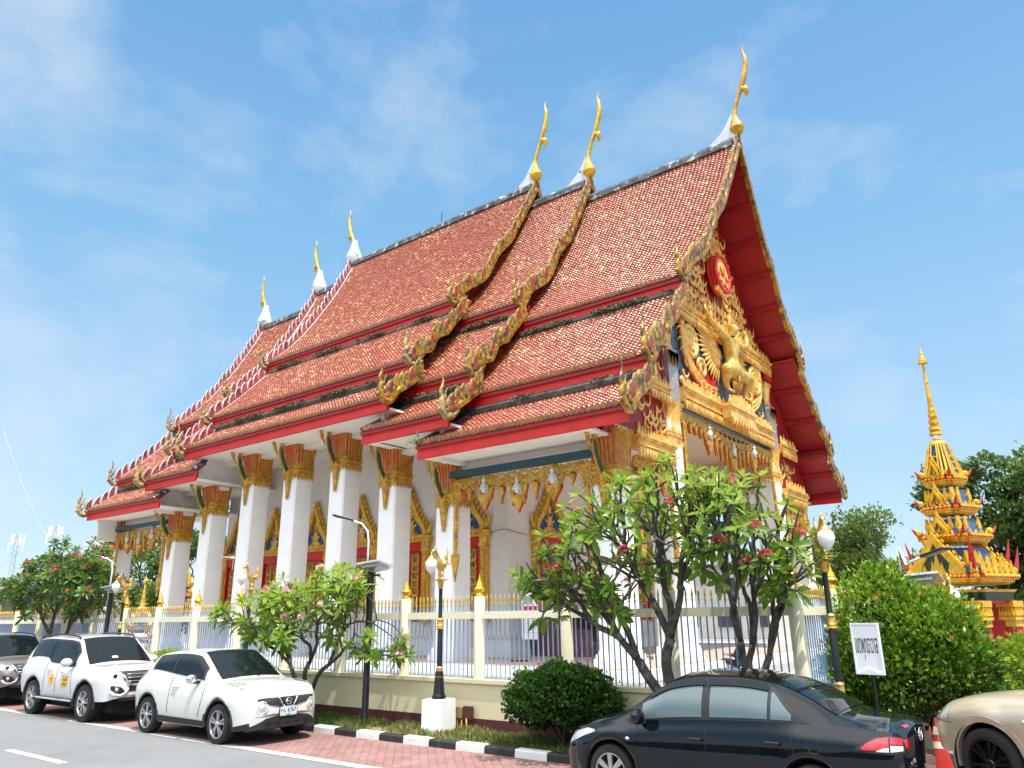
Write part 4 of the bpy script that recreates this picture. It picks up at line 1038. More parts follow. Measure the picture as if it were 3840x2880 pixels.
# mirror pilasters with upper capitals
for s in (-1,1):
    cy=YC+s*4.17; b=MB(); b.box(-9.8,-8.98,cy-.31,cy+.31,7.9,9.62); pl=add_local(b,'pilaster',M['mirror'],ped)
    b=MB(); capital(b,-9.38,cy,9.62,.82,.34); add_local(b,'capital',cream,pl)
    b=MB(); 
    for sd in range(2):
        for k in range(3): flame(b,Vector((-8.97,cy,0)),uy,uz,ux,-.2+.2*k,9.5,.2,.42,0,down=True,th=.05)
    add_local(b,'fringe',M['gold_cream'],pl)
    b=MB(); b.box(-9.6,-8.95,cy-.34,cy+.34,10.62,11.35); add_local(b,'block',M['red'],pl)
# ================================================================ boundary fence
F0=Vector((-3.73,11.5,0.05))
fence=empty('boundary_fence',F0,0,'cream plinth wall fence with blue spear topped bars and gold finialed posts along the street','fence')
def fl(mb,name,mats,parent=None,smooth=False):
    o=mb.build(name,mats,parent or fence,smooth); o.data.transform(Matrix.Translation(-F0)); return o
XL=-58.0
posts=[-3.73-2.005*k for k in range(28)]
b=MB(); b.box(XL,-3.58,11.40,11.62,.33,.93); b.box(XL,-3.54,11.36,11.66,.93,1.0)
b.box(-3.84,-3.62,11.62,30,.33,.93); b.box(-3.88,-3.58,11.62,30,.93,1.0)
wl_=fl(b,'plinth_wall',M['cream'])
b=MB(); b.box(XL,-3.57,11.385,11.63,.02,.329); b.box(-3.86,-3.60,11.63,30,.02,.329); fl(b,'painted_base',M['maroon'],wl_)
def post(x,y):
    b=MB(); b.lathe([(.108,1.001),(.108,2.47),(.103,2.49),(.0,2.495)],(x,y,0),20,0,cap=False); p=fl(b,'post',M['cream_light'],smooth='auto')
    b=MB(); b.lathe([(r_*.74,z_) for r_,z_ in [(.125,2.49),(.120,2.52),(.09,2.54),(.085,2.56),(.13,2.60),(.138,2.635),(.105,2.665),(.092,2.68),(.095,2.695),(.078,2.715),(.075,2.735),(.058,2.755),(.052,2.775),(.034,2.80),(.022,2.84),(.010,2.90),(.001,2.94)]],(x,y,0),16,0); fl(b,'finial',M['gold_bright'],p,smooth='auto')
for x in posts: post(x,11.5)
ys=[11.5+2.02*k for k in range(1,9)]
for y in ys: post(-3.73,y)
def panel(p0,p1):
    p0=Vector(p0);p1=Vector(p1); L=(p1-p0).length; d=(p1-p0).normalized(); n=Vector((-d.y,d.x,0)); Mx=Matrix(((d.x,n.x,0,p0.x),(d.y,n.y,0,p0.y),(0,0,1,0),(0,0,0,1)))
    b=MB()
    b.obox(Mx@Matrix.Translation((L/2,0,2.145)),L-.19,.09,.135); fl(b,'rail',M['cream_light'])
    b=MB(); g=MB(); nb=16
    for i in range(nb):
        u=.19+(L-.38)*i/(nb-1)
        b.obox(Mx@Matrix.Translation((u,0,1.66)),.019,.019,1.32)
        c=Mx@Vector((u,0,0)); g.lathe([(.013,2.31),(.020,2.325),(.020,2.345),(.011,2.36),(.019,2.40),(.017,2.44),(.001,2.53)],(c.x,c.y,0),6,0)
    gr=fl(b,'grille',M['bar_blue']); fl(g,'spear_tips',M['spear_gold'],gr,smooth=True)
for a,c in zip(posts,posts[1:]): panel((c,11.5,0),(a,11.5,0))
yy_=[11.5]+ys
for a,c in zip(yy_,yy_[1:]): panel((-3.73,a,0),(-3.73,c,0))
# ================================================================ vehicles
M['car_white']=mat('white_car_paint',(.60,.605,.57),.25,coat=1.0)
M['car_white2']=mat('white_suv_paint',(.60,.60,.60),.25,coat=1.0)
M['car_black']=mat('black_car_paint',(.0035,.006,.009),.3,coat=1.0,spec=0.0)
M['car_beige']=mat('beige_pickup_paint',(.50,.44,.33),.35,metal=.25,coat=.8,nscale=3,namt=.06)
M['car_grey']=mat('taupe_suv_paint',(.22,.19,.175),.35,metal=.5,coat=.8)
M['glass_dark']=mat('tinted_glass',(.004,.008,.011),.05,coat=.28,spec=.12)
M['glass_grey']=mat('sky_grey_glass',(.085,.125,.13),.05,coat=1.0,spec=.2)  # pale sky reflection put into the glass colour
M['trim_black']=mat('black_plastic',(.014,.014,.015),.55,nscale=20,namt=.2)
M['tyre']=mat('tyre_rubber',(.014,.014,.014),.8,nscale=10,namt=.25)
M['alloy']=mat('alloy_wheel',(.55,.55,.56),.28,metal=.85)
M['alloy_black']=mat('black_alloy',(.012,.013,.015),.25,metal=.3,coat=.5)
M['chrome']=mat('chrome',(.78,.79,.80),.08,metal=1.0)
M['lens']=mat('lamp_lens',(.55,.57,.60),.1,metal=.35,coat=1.0)
M['lens_in']=mat('lamp_reflector',(.30,.32,.34),.12,metal=.8)
M['lens_red']=mat('red_lens',(.52,.012,.022),.12,coat=1.0)
M['lens_pale']=mat('clear_lens',(.62,.60,.62),.12,coat=1.0)
M['amber']=mat('amber_lens',(.75,.25,.08),.2,coat=1.0)
M['dark']=mat('underbody',(.006,.006,.006),.9)
M['plate_white']=mat('plate_blue_white',(.62,.74,.80),.4,nscale=4,namt=.1)
M['plate_green']=mat('plate_green',(.42,.62,.45),.4)
M['ink']=mat('black_ink',(.012,.012,.014),.5)
M['sticker']=mat('yellow_sticker',(.78,.42,.015),.45)
M['sticker_ink']=mat('sticker_ink',(.40,.17,.008),.5)
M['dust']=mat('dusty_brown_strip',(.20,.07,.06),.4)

def text_mesh(body, size, ext=.003):
    cu=bpy.data.curves.new('t','FONT'); cu.body=body; cu.size=size; cu.extrude=ext; cu.align_x='CENTER'; cu.align_y='CENTER'; cu.resolution_u=3
    o=bpy.data.objects.new('t',cu); COL.objects.link(o)
    dg=bpy.context.evaluated_depsgraph_get(); dg.update()
    me=bpy.data.meshes.new_from_object(o.evaluated_get(dg)); bpy.data.objects.remove(o); bpy.data.curves.remove(cu)
    return me
def text_obj(name, body, size, Mx, m, parent, width=None, height=None, ext=.003):
    me=text_mesh(body,size,ext); me.materials.clear(); me.materials.append(m)
    co=np.zeros(len(me.vertices)*3,dtype=np.float32); me.vertices.foreach_get('co',co); co=co.reshape(-1,3)
    c=(co.max(0)+co.min(0))/2; d=co.max(0)-co.min(0)
    sx=width/d[0] if width else 1; sy=height/d[1] if height else sx
    if not width: sx=sy
    me.transform(Matrix.Diagonal((sx,sy,1,1))@Matrix.Translation((-c[0],-c[1],0))); me.transform(Mx)
    o=bpy.data.objects.new(name,me); COL.objects.link(o); o.parent=parent; return o

class Car:
    def __init__(s, L, t, axles, wr, arch):
        s.L=L; s.t=t; s.ax=axles; s.wr=wr; s.arch=arch
    def sec(s, x):
        t=s.t; g=lambda k: interp(t[k],x)
        zs=g('zs'); 
        for a in s.ax:
            q=s.arch**2-(x-a)**2
            if q>0: zs=max(zs, s.wr+math.sqrt(q))
        zm=max(g('zm'),zs+.06); zb=max(g('zb'),zm+.05)
        zr=max(g('zr'),zb+.012); zt=max(g('zt'),zr+.01)
        return zs,zm,zb,zr,zt,g('ws'),g('wm'),g('wb'),g('wr')
    def S(s, x, r, side=1):
        zs,zm,zb,zr,zt,ws,wm,wb,wr=s.sec(x)
        if r<=1:
            P=[(ws,zs),(lerp(ws,wm,.72),lerp(zs,zm,.42)),(wm,zm),(lerp(wm,wb,.30),lerp(zm,zb,.55)),(wb,zb)]
            u=r*4; i=min(3,int(u)); f=u-i
            p0=P[max(0,i-1)];p1=P[i];p2=P[i+1];p3=P[min(4,i+2)]
            h=lambda k:.5*((2*p1[k])+(p2[k]-p0[k])*f+(2*p0[k]-5*p1[k]+4*p2[k]-p3[k])*f*f+(3*p1[k]-p0[k]-3*p2[k]+p3[k])*f**3)
            y,z=h(0),h(1)
        elif r<=2:
            f=r-1; y=lerp(wb,wr,f)+ .035*math.sin(math.pi*f)*min(1,(zr-zb)*3); z=lerp(zb,zr,f)
        else:
            f=r-2; y=wr*(1-f); z=zr+(zt-zr)*(1-(1-f)**2.2)
        return Vector((x,side*y,z))
    def xs(s):
        L=s.L; X=set(np.round(np.concatenate([np.linspace(0,L,70),np.linspace(0,.25,9),np.linspace(L-.3,L,11)]),4))
        for a in s.ax:
            for th in np.linspace(0,math.pi,23): X.add(round(a+s.arch*math.cos(th)*.9995,4))
        return sorted(x for x in X if 0<=x<=L)
    def rows(s): return [i/9 for i in range(10)]+[1+i/5 for i in range(1,6)]+[2+i/6 for i in range(1,7)]
    def body(s, name, m, parent):
        xs=s.xs(); rs=s.rows(); b=MB(); full=[(-1,r) for r in rs]+[(1,r) for r in reversed(rs[:-1])]; n=len(full)
        for x in xs:
            for sd,r in full: b.v.append(tuple(s.S(x,r,sd)))
        for i in range(len(xs)-1):
            for k in range(n-1): b.f.append((i*n+k,(i+1)*n+k,(i+1)*n+k+1,i*n+k+1)); b.m.append(0)
        b.f.append(tuple(range(n))); b.m.append(0); e=(len(xs)-1)*n; b.f.append(tuple(e+k for k in reversed(range(n)))); b.m.append(0)
        s.bvh=BVHTree.FromPolygons([Vector(v) for v in b.v],b.f)
        o=b.build(name,m,parent); me=o.data; me.polygons.foreach_set('use_smooth',[True]*len(me.polygons)); me.set_sharp_from_angle(angle=R(50)); return o
    def patch(s, name, m, parent, x0, x1, r0, r1, sides=(1,-1), off=.008, nx=18, nr=8, across=False, rf=None):
        b=MB()
        def grid(fn, nu, nv, flip):
            o=len(b.v)
            for i in range(nu+1):
                for j in range(nv+1): b.v.append(tuple(fn(i/nu,j/nv)))
            for i in range(nu):
                for j in range(nv):
                    q=(o+i*(nv+1)+j,o+(i+1)*(nv+1)+j,o+(i+1)*(nv+1)+j+1,o+i*(nv+1)+j+1); b.f.append(q if flip else q[::-1]); b.m.append(0)
        def N(x,r,sd):
            e=.01; p=s.S(min(s.L,x+e),r,sd)-s.S(max(0,x-e),r,sd); q=s.S(x,min(3,r+e),sd)-s.S(x,max(0,r-e),sd); n=p.cross(q)*sd
            n=n.normalized() if n.length>1e-9 else Vector((0,0,1))
            return n
        if across:
            def fn(u,v):
                x=lerp(x0,x1,u); w=2*v-1; sd=1 if w>=0 else -1; rr=lerp(3,r0,abs(w)); p=s.S(x,rr,sd); n=N(x,min(rr,2.95),sd)
                if n.z<0: n=-n
                return p+n*off
            grid(fn,nx,nr*2,True)
        else:
            if len(sides)>1:
                for sd in sides: o=s.patch(name,m,parent,x0,x1,r0,r1,(sd,),off,nx,nr,False,rf)
                return o
            for sd in sides:
                def fn(u,v):
                    x=lerp(x0,x1,u); a,c=(r0,r1) if rf is None else rf(x); rr=lerp(a,c,v); p=s.S(x,rr,sd); n=N(x,rr,sd)
                    if n.y*sd<0: n=-n
                    return p+n*off
                grid(fn,nx,nr,sd<0)
        o=b.build(name,m,parent); o.data.polygons.foreach_set('use_smooth',[True]*len(o.data.polygons)); return o
    def decal(s, name, m, parent, cells, direction, off=.006, thick=True):
        """cells: list of polygons, each a strip [(a,lo,hi),...]; a along car x (side) or y (front/rear)"""
        b=MB(); 
        for st in cells:
            fine=[]
            for (a0,l0,h0),(a1,l1,h1) in zip(st,st[1:]):
                k=max(1,int(abs(a1-a0)/.03))
                for q in range(k): t=q/k; fine.append((lerp(a0,a1,t),lerp(l0,l1,t),lerp(h0,h1,t)))
            fine.append(st[-1]); nv=5; o=len(b.v); ok=True
            for a,lo,hi in fine:
                for j in range(nv+1):
                    z=lerp(lo,hi,j/nv)
                    if direction in('R','L'):
                        sd=-1 if direction=='R' else 1; org=Vector((a,sd*3,z)); d=Vector((0,-sd,0))
                    elif direction=='F': org=Vector((s.L+3,a,z)); d=Vector((-1,0,0))
                    elif direction=='B': org=Vector((-3,a,z)); d=Vector((1,0,0))
                    hit=s.bvh.ray_cast(org,d); zz=z
                    while hit[0] is None and zz<1.2: zz+=.02; hit=s.bvh.ray_cast(Vector((org.x,org.y,zz)),d)
                    if hit[0] is not None and zz!=z: hit=(Vector((hit[0].x,hit[0].y,z)),)
                    p=(hit[0]-d*off) if hit[0] is not None else org+d*3
                    b.v.append(tuple(p))
            for i in range(len(fine)-1):
                for j in range(nv):
                    b.f.append((o+i*(nv+1)+j,o+(i+1)*(nv+1)+j,o+(i+1)*(nv+1)+j+1,o+i*(nv+1)+j+1)); b.m.append(0)
        o=b.build(name,m,parent); o.data.polygons.foreach_set('use_smooth',[True]*len(o.data.polygons)); return o
    def hit(s, a, z, direction):
        if direction in('R','L'):
            sd=-1 if direction=='R' else 1; h=s.bvh.ray_cast(Vector((a,sd*3,z)),Vector((0,-sd,0)))
        elif direction=='F': h=s.bvh.ray_cast(Vector((s.L+3,a,z)),Vector((-1,0,0)))
        else: h=s.bvh.ray_cast(Vector((-3,a,z)),Vector((1,0,0)))
        return h[0],h[1]
    def flare(s, name, m, parent, width=.05, out=.02):
        for a in s.ax:
            for sd in (-1,1):
                b=MB(); n=26; prev=None
                for i in range(n+1):
                    th=lerp(-.18,math.pi+.18,i/n); row=[]
                    for rr,oo in ((s.arch-.015,-.05),(s.arch-.012,out),(s.arch+width,out),(s.arch+width+.01,-.02)):
                        x=a+rr*math.cos(th); z=s.wr+rr*math.sin(th)
                        x_=min(max(a+(s.arch+.02)*math.cos(th),.02),s.L-.02)
                        y=interp(s.t['wm'],x_)*(1.0 if z>.45 else lerp(.97,1,z/.45)); zs_=s.sec(x_); 
                        zz=min(max(z,zs_[0]),zs_[2]); rr_=max(.0,min(1,(zz-zs_[0])/max(.05,zs_[2]-zs_[0]))); y=abs(s.S(x_,rr_,1).y)
                        row.append((x,sd*(y+oo),z))
                    o=len(b.v); b.v.extend(row)
                    if prev is not None:
                        for k in range(3): q=(prev+k,prev+k+1,o+k+1,o+k); b.f.append(q if sd>0 else q[::-1]); b.m.append(0)
                    prev=o
                b.build(name,m,parent,smooth='auto')
    def wells(s, parent):
        for a in s.ax:
            for sd in (-1,1):
                w=interp(s.t['wm'],a); b=MB(); n=20; o=len(b.v)
                for i in range(n+1):
                    th=lerp(-.25,math.pi+.25,i/n); x=a+(s.arch+.01)*math.cos(th); z=s.wr+(s.arch+.01)*math.sin(th)
                    b.v += [(x,sd*(w-.03),z),(x,sd*(w-.42),z)]
                for i in range(n): b.f.append((o+2*i,o+2*i+1,o+2*i+3,o+2*i+2)); b.m.append(0)
                b.f.append(tuple(o+2*i+1 for i in range(n+1))); b.m.append(0)
                b.build('wheel_well',M['dark'],parent)
    def wheels(s, parent, width=.22, spokes=5, rimm=None, rim_r=.70, double=True, inset=.02):
        rimm=rimm or M['alloy']
        for a in s.ax:
            for sd in (-1,1):
                w=interp(s.t['wm'],a)-inset; R_=s.wr; Mx=Matrix.Translation((a,sd*w,R_))@Matrix.Rotation(-sd*math.pi/2,4,'X')
                b=MB(); q=R_*rim_r
                b.lathe([(q,-width+.02),(R_*.94,-width),(R_,-width+.03),(R_,-.03),(R_*.975,-.012),(R_*.90,.0),(q*1.03,-.004),(q*1.0,-.02)],(0,0,0),36,0,M=None,cap=False)
                b.v=[tuple(Mx@Vector(v)) for v in b.v]; wh=b.build('wheel',M['tyre'],parent,smooth='auto')
                b=MB(); b.lathe([(q*1.01,-.02),(q*1.0,-.006),(q*.94,-.010),(q*.92,-.03),(q*.90,-.10),(q*.88,-.14)],(0,0,0),36,0,cap=False)
                for k in range(spokes):
                    for off in ((-.17,.17) if double else (0,)):
                        th=2*math.pi*k/spokes+.3; a0=th+off*1.0; a1=th+off
                        p0=Vector((q*.16*math.cos(a0),q*.16*math.sin(a0),-.012)); p1=Vector((q*.93*math.cos(a1),q*.93*math.sin(a1),-.018)); tt=(p1-p0).normalized(); nn=Vector((-tt.y,tt.x,0)); w0,w1=(.013,.017) if double else (.020,.034)
                        o=len(b.v); 
                        for p,ww in ((p0,w0),(p1,w1)): b.v += [tuple(p+nn*ww-Vector((0,0,.05))),tuple(p+nn*ww),tuple(p-nn*ww),tuple(p-nn*ww-Vector((0,0,.05)))]
                        b.f += [(o,o+4,o+5,o+1),(o+1,o+5,o+6,o+2),(o+2,o+6,o+7,o+3)]; b.m += [0]*3
                b.lathe([(q*.20,-.05),(q*.20,-.006),(q*.16,.002),(.0,.004)],(0,0,0),16,0,cap=False)
                b.v=[tuple(Mx@Vector(v)) for v in b.v]; b.build('rim',rimm,wh)
                b=MB(); b.lathe([(q*.9,-.14),(.02,-.145)],(0,0,0),20,0); b.v=[tuple(Mx@Vector(v)) for v in b.v]; b.build('brake_disc',M['dark'],wh)
    def under(s, parent):
        b=MB(); L=s.L; b.box(.25,L-.25,-.62,.62,.22,.75); b.build('underbody',M['dark'],parent)
def seam(car,name,parent,pts,dirn,m=None,w=.006):
    b=MB(); q=[]
    for a,z in pts:
        p,n=car.hit(a,z,dirn)
        if p is not None: q.append(p+(n if n.y*(-1 if dirn=='R' else 1)>0 or dirn in 'FB' else -n)*.001)
    if len(q)>1: b.tube(q,w,4); b.build(name,m or M['ink'],parent)
def mirror(parent,x,y,z,sd,m,s=1.0):
    b=MB(); b.ball((x,sd*(y+.13*s),z),.1*s,12,8,0,(.75,1.15,.85)); o=b.build('wing_mirror',m,parent,smooth=True)
    b=MB(); b.obox(Matrix.Translation((x+.01,sd*(y+.03),z-.06*s)),.08,.14,.05); b.build('mirror_arm',M['trim_black'],o)
def handle(car,parent,x,z,dirn,m,w=.2):
    p,n=car.hit(x,z,dirn); sd=-1 if dirn=='R' else 1; b=MB()
    b.tube([p+Vector((-w/2,sd*.004,0)),p+Vector((-w/2+.03,sd*.035,0)),p+Vector((w/2-.03,sd*.035,0)),p+Vector((w/2,sd*.004,0))],[.012,.018,.018,.012],7); b.build('door_handle',m,parent,smooth=True)

# ---------- white crossover
def crossover():
    t=dict(zs=[(0,.50),(.15,.36),(.5,.28),(1.4,.25),(2.6,.25),(3.7,.25),(3.95,.27),(4.13,.36)],
           zm=[(0,.74),(.4,.76),(1.2,.62),(2.2,.58),(3.0,.68),(3.7,.70),(4.13,.56)],
           zb=[(0,.95),(.3,1.07),(.8,1.16),(1.6,1.09),(2.6,1.02),(3.1,1.0),(3.6,.965),(3.9,.90),(4.05,.80),(4.13,.68)],
           zr=[(0,.97),(.15,1.08),(.42,1.30),(.62,1.43),(1.0,1.49),(1.7,1.53),(2.15,1.505),(2.5,1.33),(2.8,1.14),(3.02,1.03),(3.4,1.0),(3.9,.92),(4.13,.70)],
           zt=[(0,1.0),(.12,1.12),(.40,1.38),(.62,1.485),(1.0,1.545),(1.6,1.57),(2.12,1.55),(2.5,1.375),(2.85,1.165),(3.04,1.06),(3.3,1.045),(3.7,.995),(3.92,.94),(4.06,.85),(4.13,.74)],
           ws=[(0,.60),(.2,.78),(.7,.86),(1.3,.83),(2.5,.83),(3.2,.86),(3.75,.82),(4.0,.70),(4.13,.50)],
           wm=[(0,.66),(.12,.80),(.45,.875),(.9,.885),(1.45,.865),(2.4,.86),(2.95,.882),(3.45,.885),(3.75,.85),(3.95,.75),(4.08,.62),(4.13,.52)],
           wb=[(0,.60),(.2,.72),(.7,.80),(1.3,.775),(2.2,.765),(2.9,.775),(3.4,.78),(3.8,.72),(4.0,.62),(4.13,.46)],
           wr=[(0,.56),(.2,.60),(.6,.60),(1.2,.60),(2.1,.60),(2.6,.66),(3.02,.70),(3.5,.70),(3.8,.64),(4.0,.55),(4.13,.42)])
    c=Car(4.13,t,(.76,3.27),.335,.40)
    T_=empty('crossover_car',(-16.40,9.10,0.0),0,'pearl white compact crossover with round front lamps and chrome mirror, parked nearest the striped kerb','car','cars parked along the street')
    body=c.body('body',M['car_white'],T_); c.wells(T_); c.under(T_); c.wheels(T_,spokes=5)
    c.flare('wheel_arch_trim',M['trim_black'],T_,.055,.012)
    c.decal('sill_trim',M['trim_black'],T_,[[(1.14,.26,.37),(2.9,.26,.36)]],'R',.014); c.decal('sill_trim',M['trim_black'],T_,[[(1.14,.26,.37),(2.9,.26,.36)]],'L',.014)
    wf=lambda x:(1.10,1.86)
    gs=c.patch('window_surround',M['trim_black'],T_,.72,2.60,1.06,1.9,off=.006,nx=30)
    for a,b_ in ((.80,1.42),(1.50,2.50)): c.patch('side_window',M['glass_dark'],T_,a,b_,1.12,1.86,off=.011,nx=20)
    c.patch('windscreen',M['glass_dark'],T_,2.17,2.97,2.09,3,off=.008,across=True,nx=16)
    c.patch('rear_window',M['glass_dark'],T_,.18,.55,2.1,3,off=.008,across=True)
    for d in 'RL':
        seam(c,'door_seam',T_,[(1.52,z) for z in np.linspace(.42,1.06,14)],d); seam(c,'door_seam',T_,[(2.62+.10*math.sin((z-.45)*4),z) for z in np.linspace(.42,1.0,14)],d); handle(c,T_,1.72,.90,d,M['car_white'])
    for sd in (-1,1): mirror(T_,2.42,.80,1.06,sd,M['chrome'])
    # front: mesh grille in a V, centre badge, lamps, black lower bumper with round holes
    g=c.decal('grille',M['trim_black'],T_,[[(-.60,.74,.76),(-.52,.70,.775),(-.36,.655,.775),(-.2,.625,.775),(0,.615,.775),(.2,.625,.775),(.36,.655,.775),(.52,.70,.775),(.60,.74,.76)]],'F',.010)
    b=MB()
    for i in range(-14,15):
        for j in range(4):
            y=i*.040+(j%2)*.02; z=.645+j*.035
            if abs(y)<.17 or abs(y)>.50 or z<.62+max(0,(abs(y)-.2))*.28: continue
            p,n=c.hit(y,z,'F'); b.ball(p+Vector((.013,0,0)),.013,5,4,0,(.4,1.2,.7))
    b.build('grille_mesh',M['lens_in'],g)
    b=MB()
    for sd in (-1,1):
        q=[c.hit(sd*lerp(.20,.11,k/6),lerp(.775,.62,k/6),'F')[0]+Vector((.022,0,0)) for k in range(7)]; b.tube(q,.014,6)
    b.tube([c.hit(lerp(-.11,.11,k/6),.618,'F')[0]+Vector((.022,0,0)) for k in range(7)],.014,6)
    b.build('grille_trim',M['chrome'],g,smooth=True)
    e0=c.hit(0,.70,'F')[0]+Vector((.03,0,0)); b=MB(); b.tube([e0+Vector((0,.058*math.cos(a),.052*math.sin(a))) for a in [k*math.pi/12 for k in range(25)]],.009,6); b.box(e0.x-.006,e0.x+.010,e0.y-.072,e0.y+.072,e0.z-.011,e0.z+.011); b.build('badge',M['chrome'],g,smooth=True)
    for sd in (-1,1):
        p,n=c.hit(sd*.52,.62,'F'); Mx=Matrix.Translation(p+Vector((-.015,0,0)))@Vector((1,sd*.35,.1)).to_track_quat('Z','Y').to_matrix().to_4x4()
        b=MB(); b.lathe([(.112,-.02),(.108,.008),(.09,.014),(.082,.004)],(0,0,0),24,0,M=Mx,cap=False); hl=b.build('headlight',M['car_white'],T_,smooth=True)
        b=MB(); b.lathe([(.083,.0),(.08,.010),(.066,.018),(.04,.024),(.0,.026)],(0,0,0),24,0,M=Mx,cap=False); b.build('lens',M['lens'],hl,smooth=True)
        b=MB(); b.lathe([(.032,.023),(.028,.029),(.0,.031)],(0,0,0),16,0,M=Mx,cap=False); b.build('bulb_shield',M['lens_pale'],hl,smooth=True)
    for sd in (-1,1):                                     # slim upper lamps on the wings
        c.patch('upper_lamp',M['lens'],T_,3.28,3.90,0,0,sides=(sd,),off=.012,nx=16,nr=4,rf=lambda x:(lerp(1.5,.90,max(0,(x-3.28)/.62)**.6),lerp(1.55,1.0,(x-3.28)/.62)+.95*max(0,math.sin((x-3.28)/.62*math.pi))**.8))
        c.patch('indicator',M['amber'],T_,3.70,3.80,0,0,sides=(sd,),off=.017,nx=4,nr=2,rf=lambda x:(.97,1.02))
    c.decal('lower_bumper',M['trim_black'],T_,[[(-.74,.24,.30),(-.6,.26,.36),(-.45,.27,.44),(-.2,.27,.475),(.2,.27,.475),(.45,.27,.44),(.6,.26,.36),(.74,.24,.30)]],'F',.014)
    c.decal('bumper_corner',M['trim_black'],T_,[[(3.66,.25,.30),(3.85,.25,.34),(4.02,.27,.38)]],'R',.012); c.decal('bumper_corner',M['trim_black'],T_,[[(3.66,.25,.30),(3.85,.25,.34),(4.02,.27,.38)]],'L',.012)
    b=MB()
    for y in (-.40,-.2,0,.2,.40): p,n=c.hit(y,.37,'F'); b.ball(p+Vector((.006,0,0)),.078,14,8,0,(.2,1.1,.8))
    b.build('bumper_recess',M['dark'],T_,smooth=True)
    c.decal('dirt_strip',M['dust'],T_,[[(-.62,.47,.475),(-.3,.48,.505),(.3,.48,.505),(.62,.47,.475)]],'F',.006)  # reddish dirt line across the bumper
    p,n=c.hit(0,.53,'F'); p=Vector((p.x+.035,0,.535)); b=MB(); b.box(p.x-.012,p.x,-.19,.19,.535-.085,.535+.085); pl=b.build('number_plate',M['ink'],T_)
    b=MB(); b.box(p.x,p.x+.003,-.178,.178,.495,.61); b.build('plate_face',M['plate_white'],pl); b=MB(); b.box(p.x,p.x+.003,-.178,.178,.46,.494); b.build('plate_band',M['plate_green'],pl)
    Fm=Matrix.Translation((p.x+.004,0,.552))@Matrix(((0,0,1,0),(1,0,0,0),(0,1,0,0),(0,0,0,1)))
    text_obj('plate_text','กน 6767',.1,Fm,M['ink'],pl,width=.32,height=.075)
    text_obj('plate_text','ภูเก็ต',.03,Matrix.Translation((0,0,-.075))@Fm,M['ink'],pl,width=.07,height=.026)
    for sd in (-1,1): c.decal('tail_light',M['lens_red'],T_,[[(.02,.94,.96),(.12,.95,1.06),(.30,1.03,1.14),(.46,1.12,1.18)]],'R' if sd<0 else 'L',.012)
    b=MB(); p,n=c.hit(.05,.62,'R'); b.obox(Matrix.Translation((.02,-.62,.55)),.03,.05,.2); b.build('mud_flap',mat('teal_flap',(.03,.42,.38),.5),T_)
    b=MB(); b.tube(catmull([(2.98,-.40,1.075),(2.93,-.2,1.10),(2.90,.12,1.12)],4),.010,5); b.tube(catmull([(2.99,.1,1.075),(2.92,.3,1.11),(2.88,.52,1.11)],4),.010,5); b.build('wiper',M['trim_black'],T_)
    return T_
crossover()
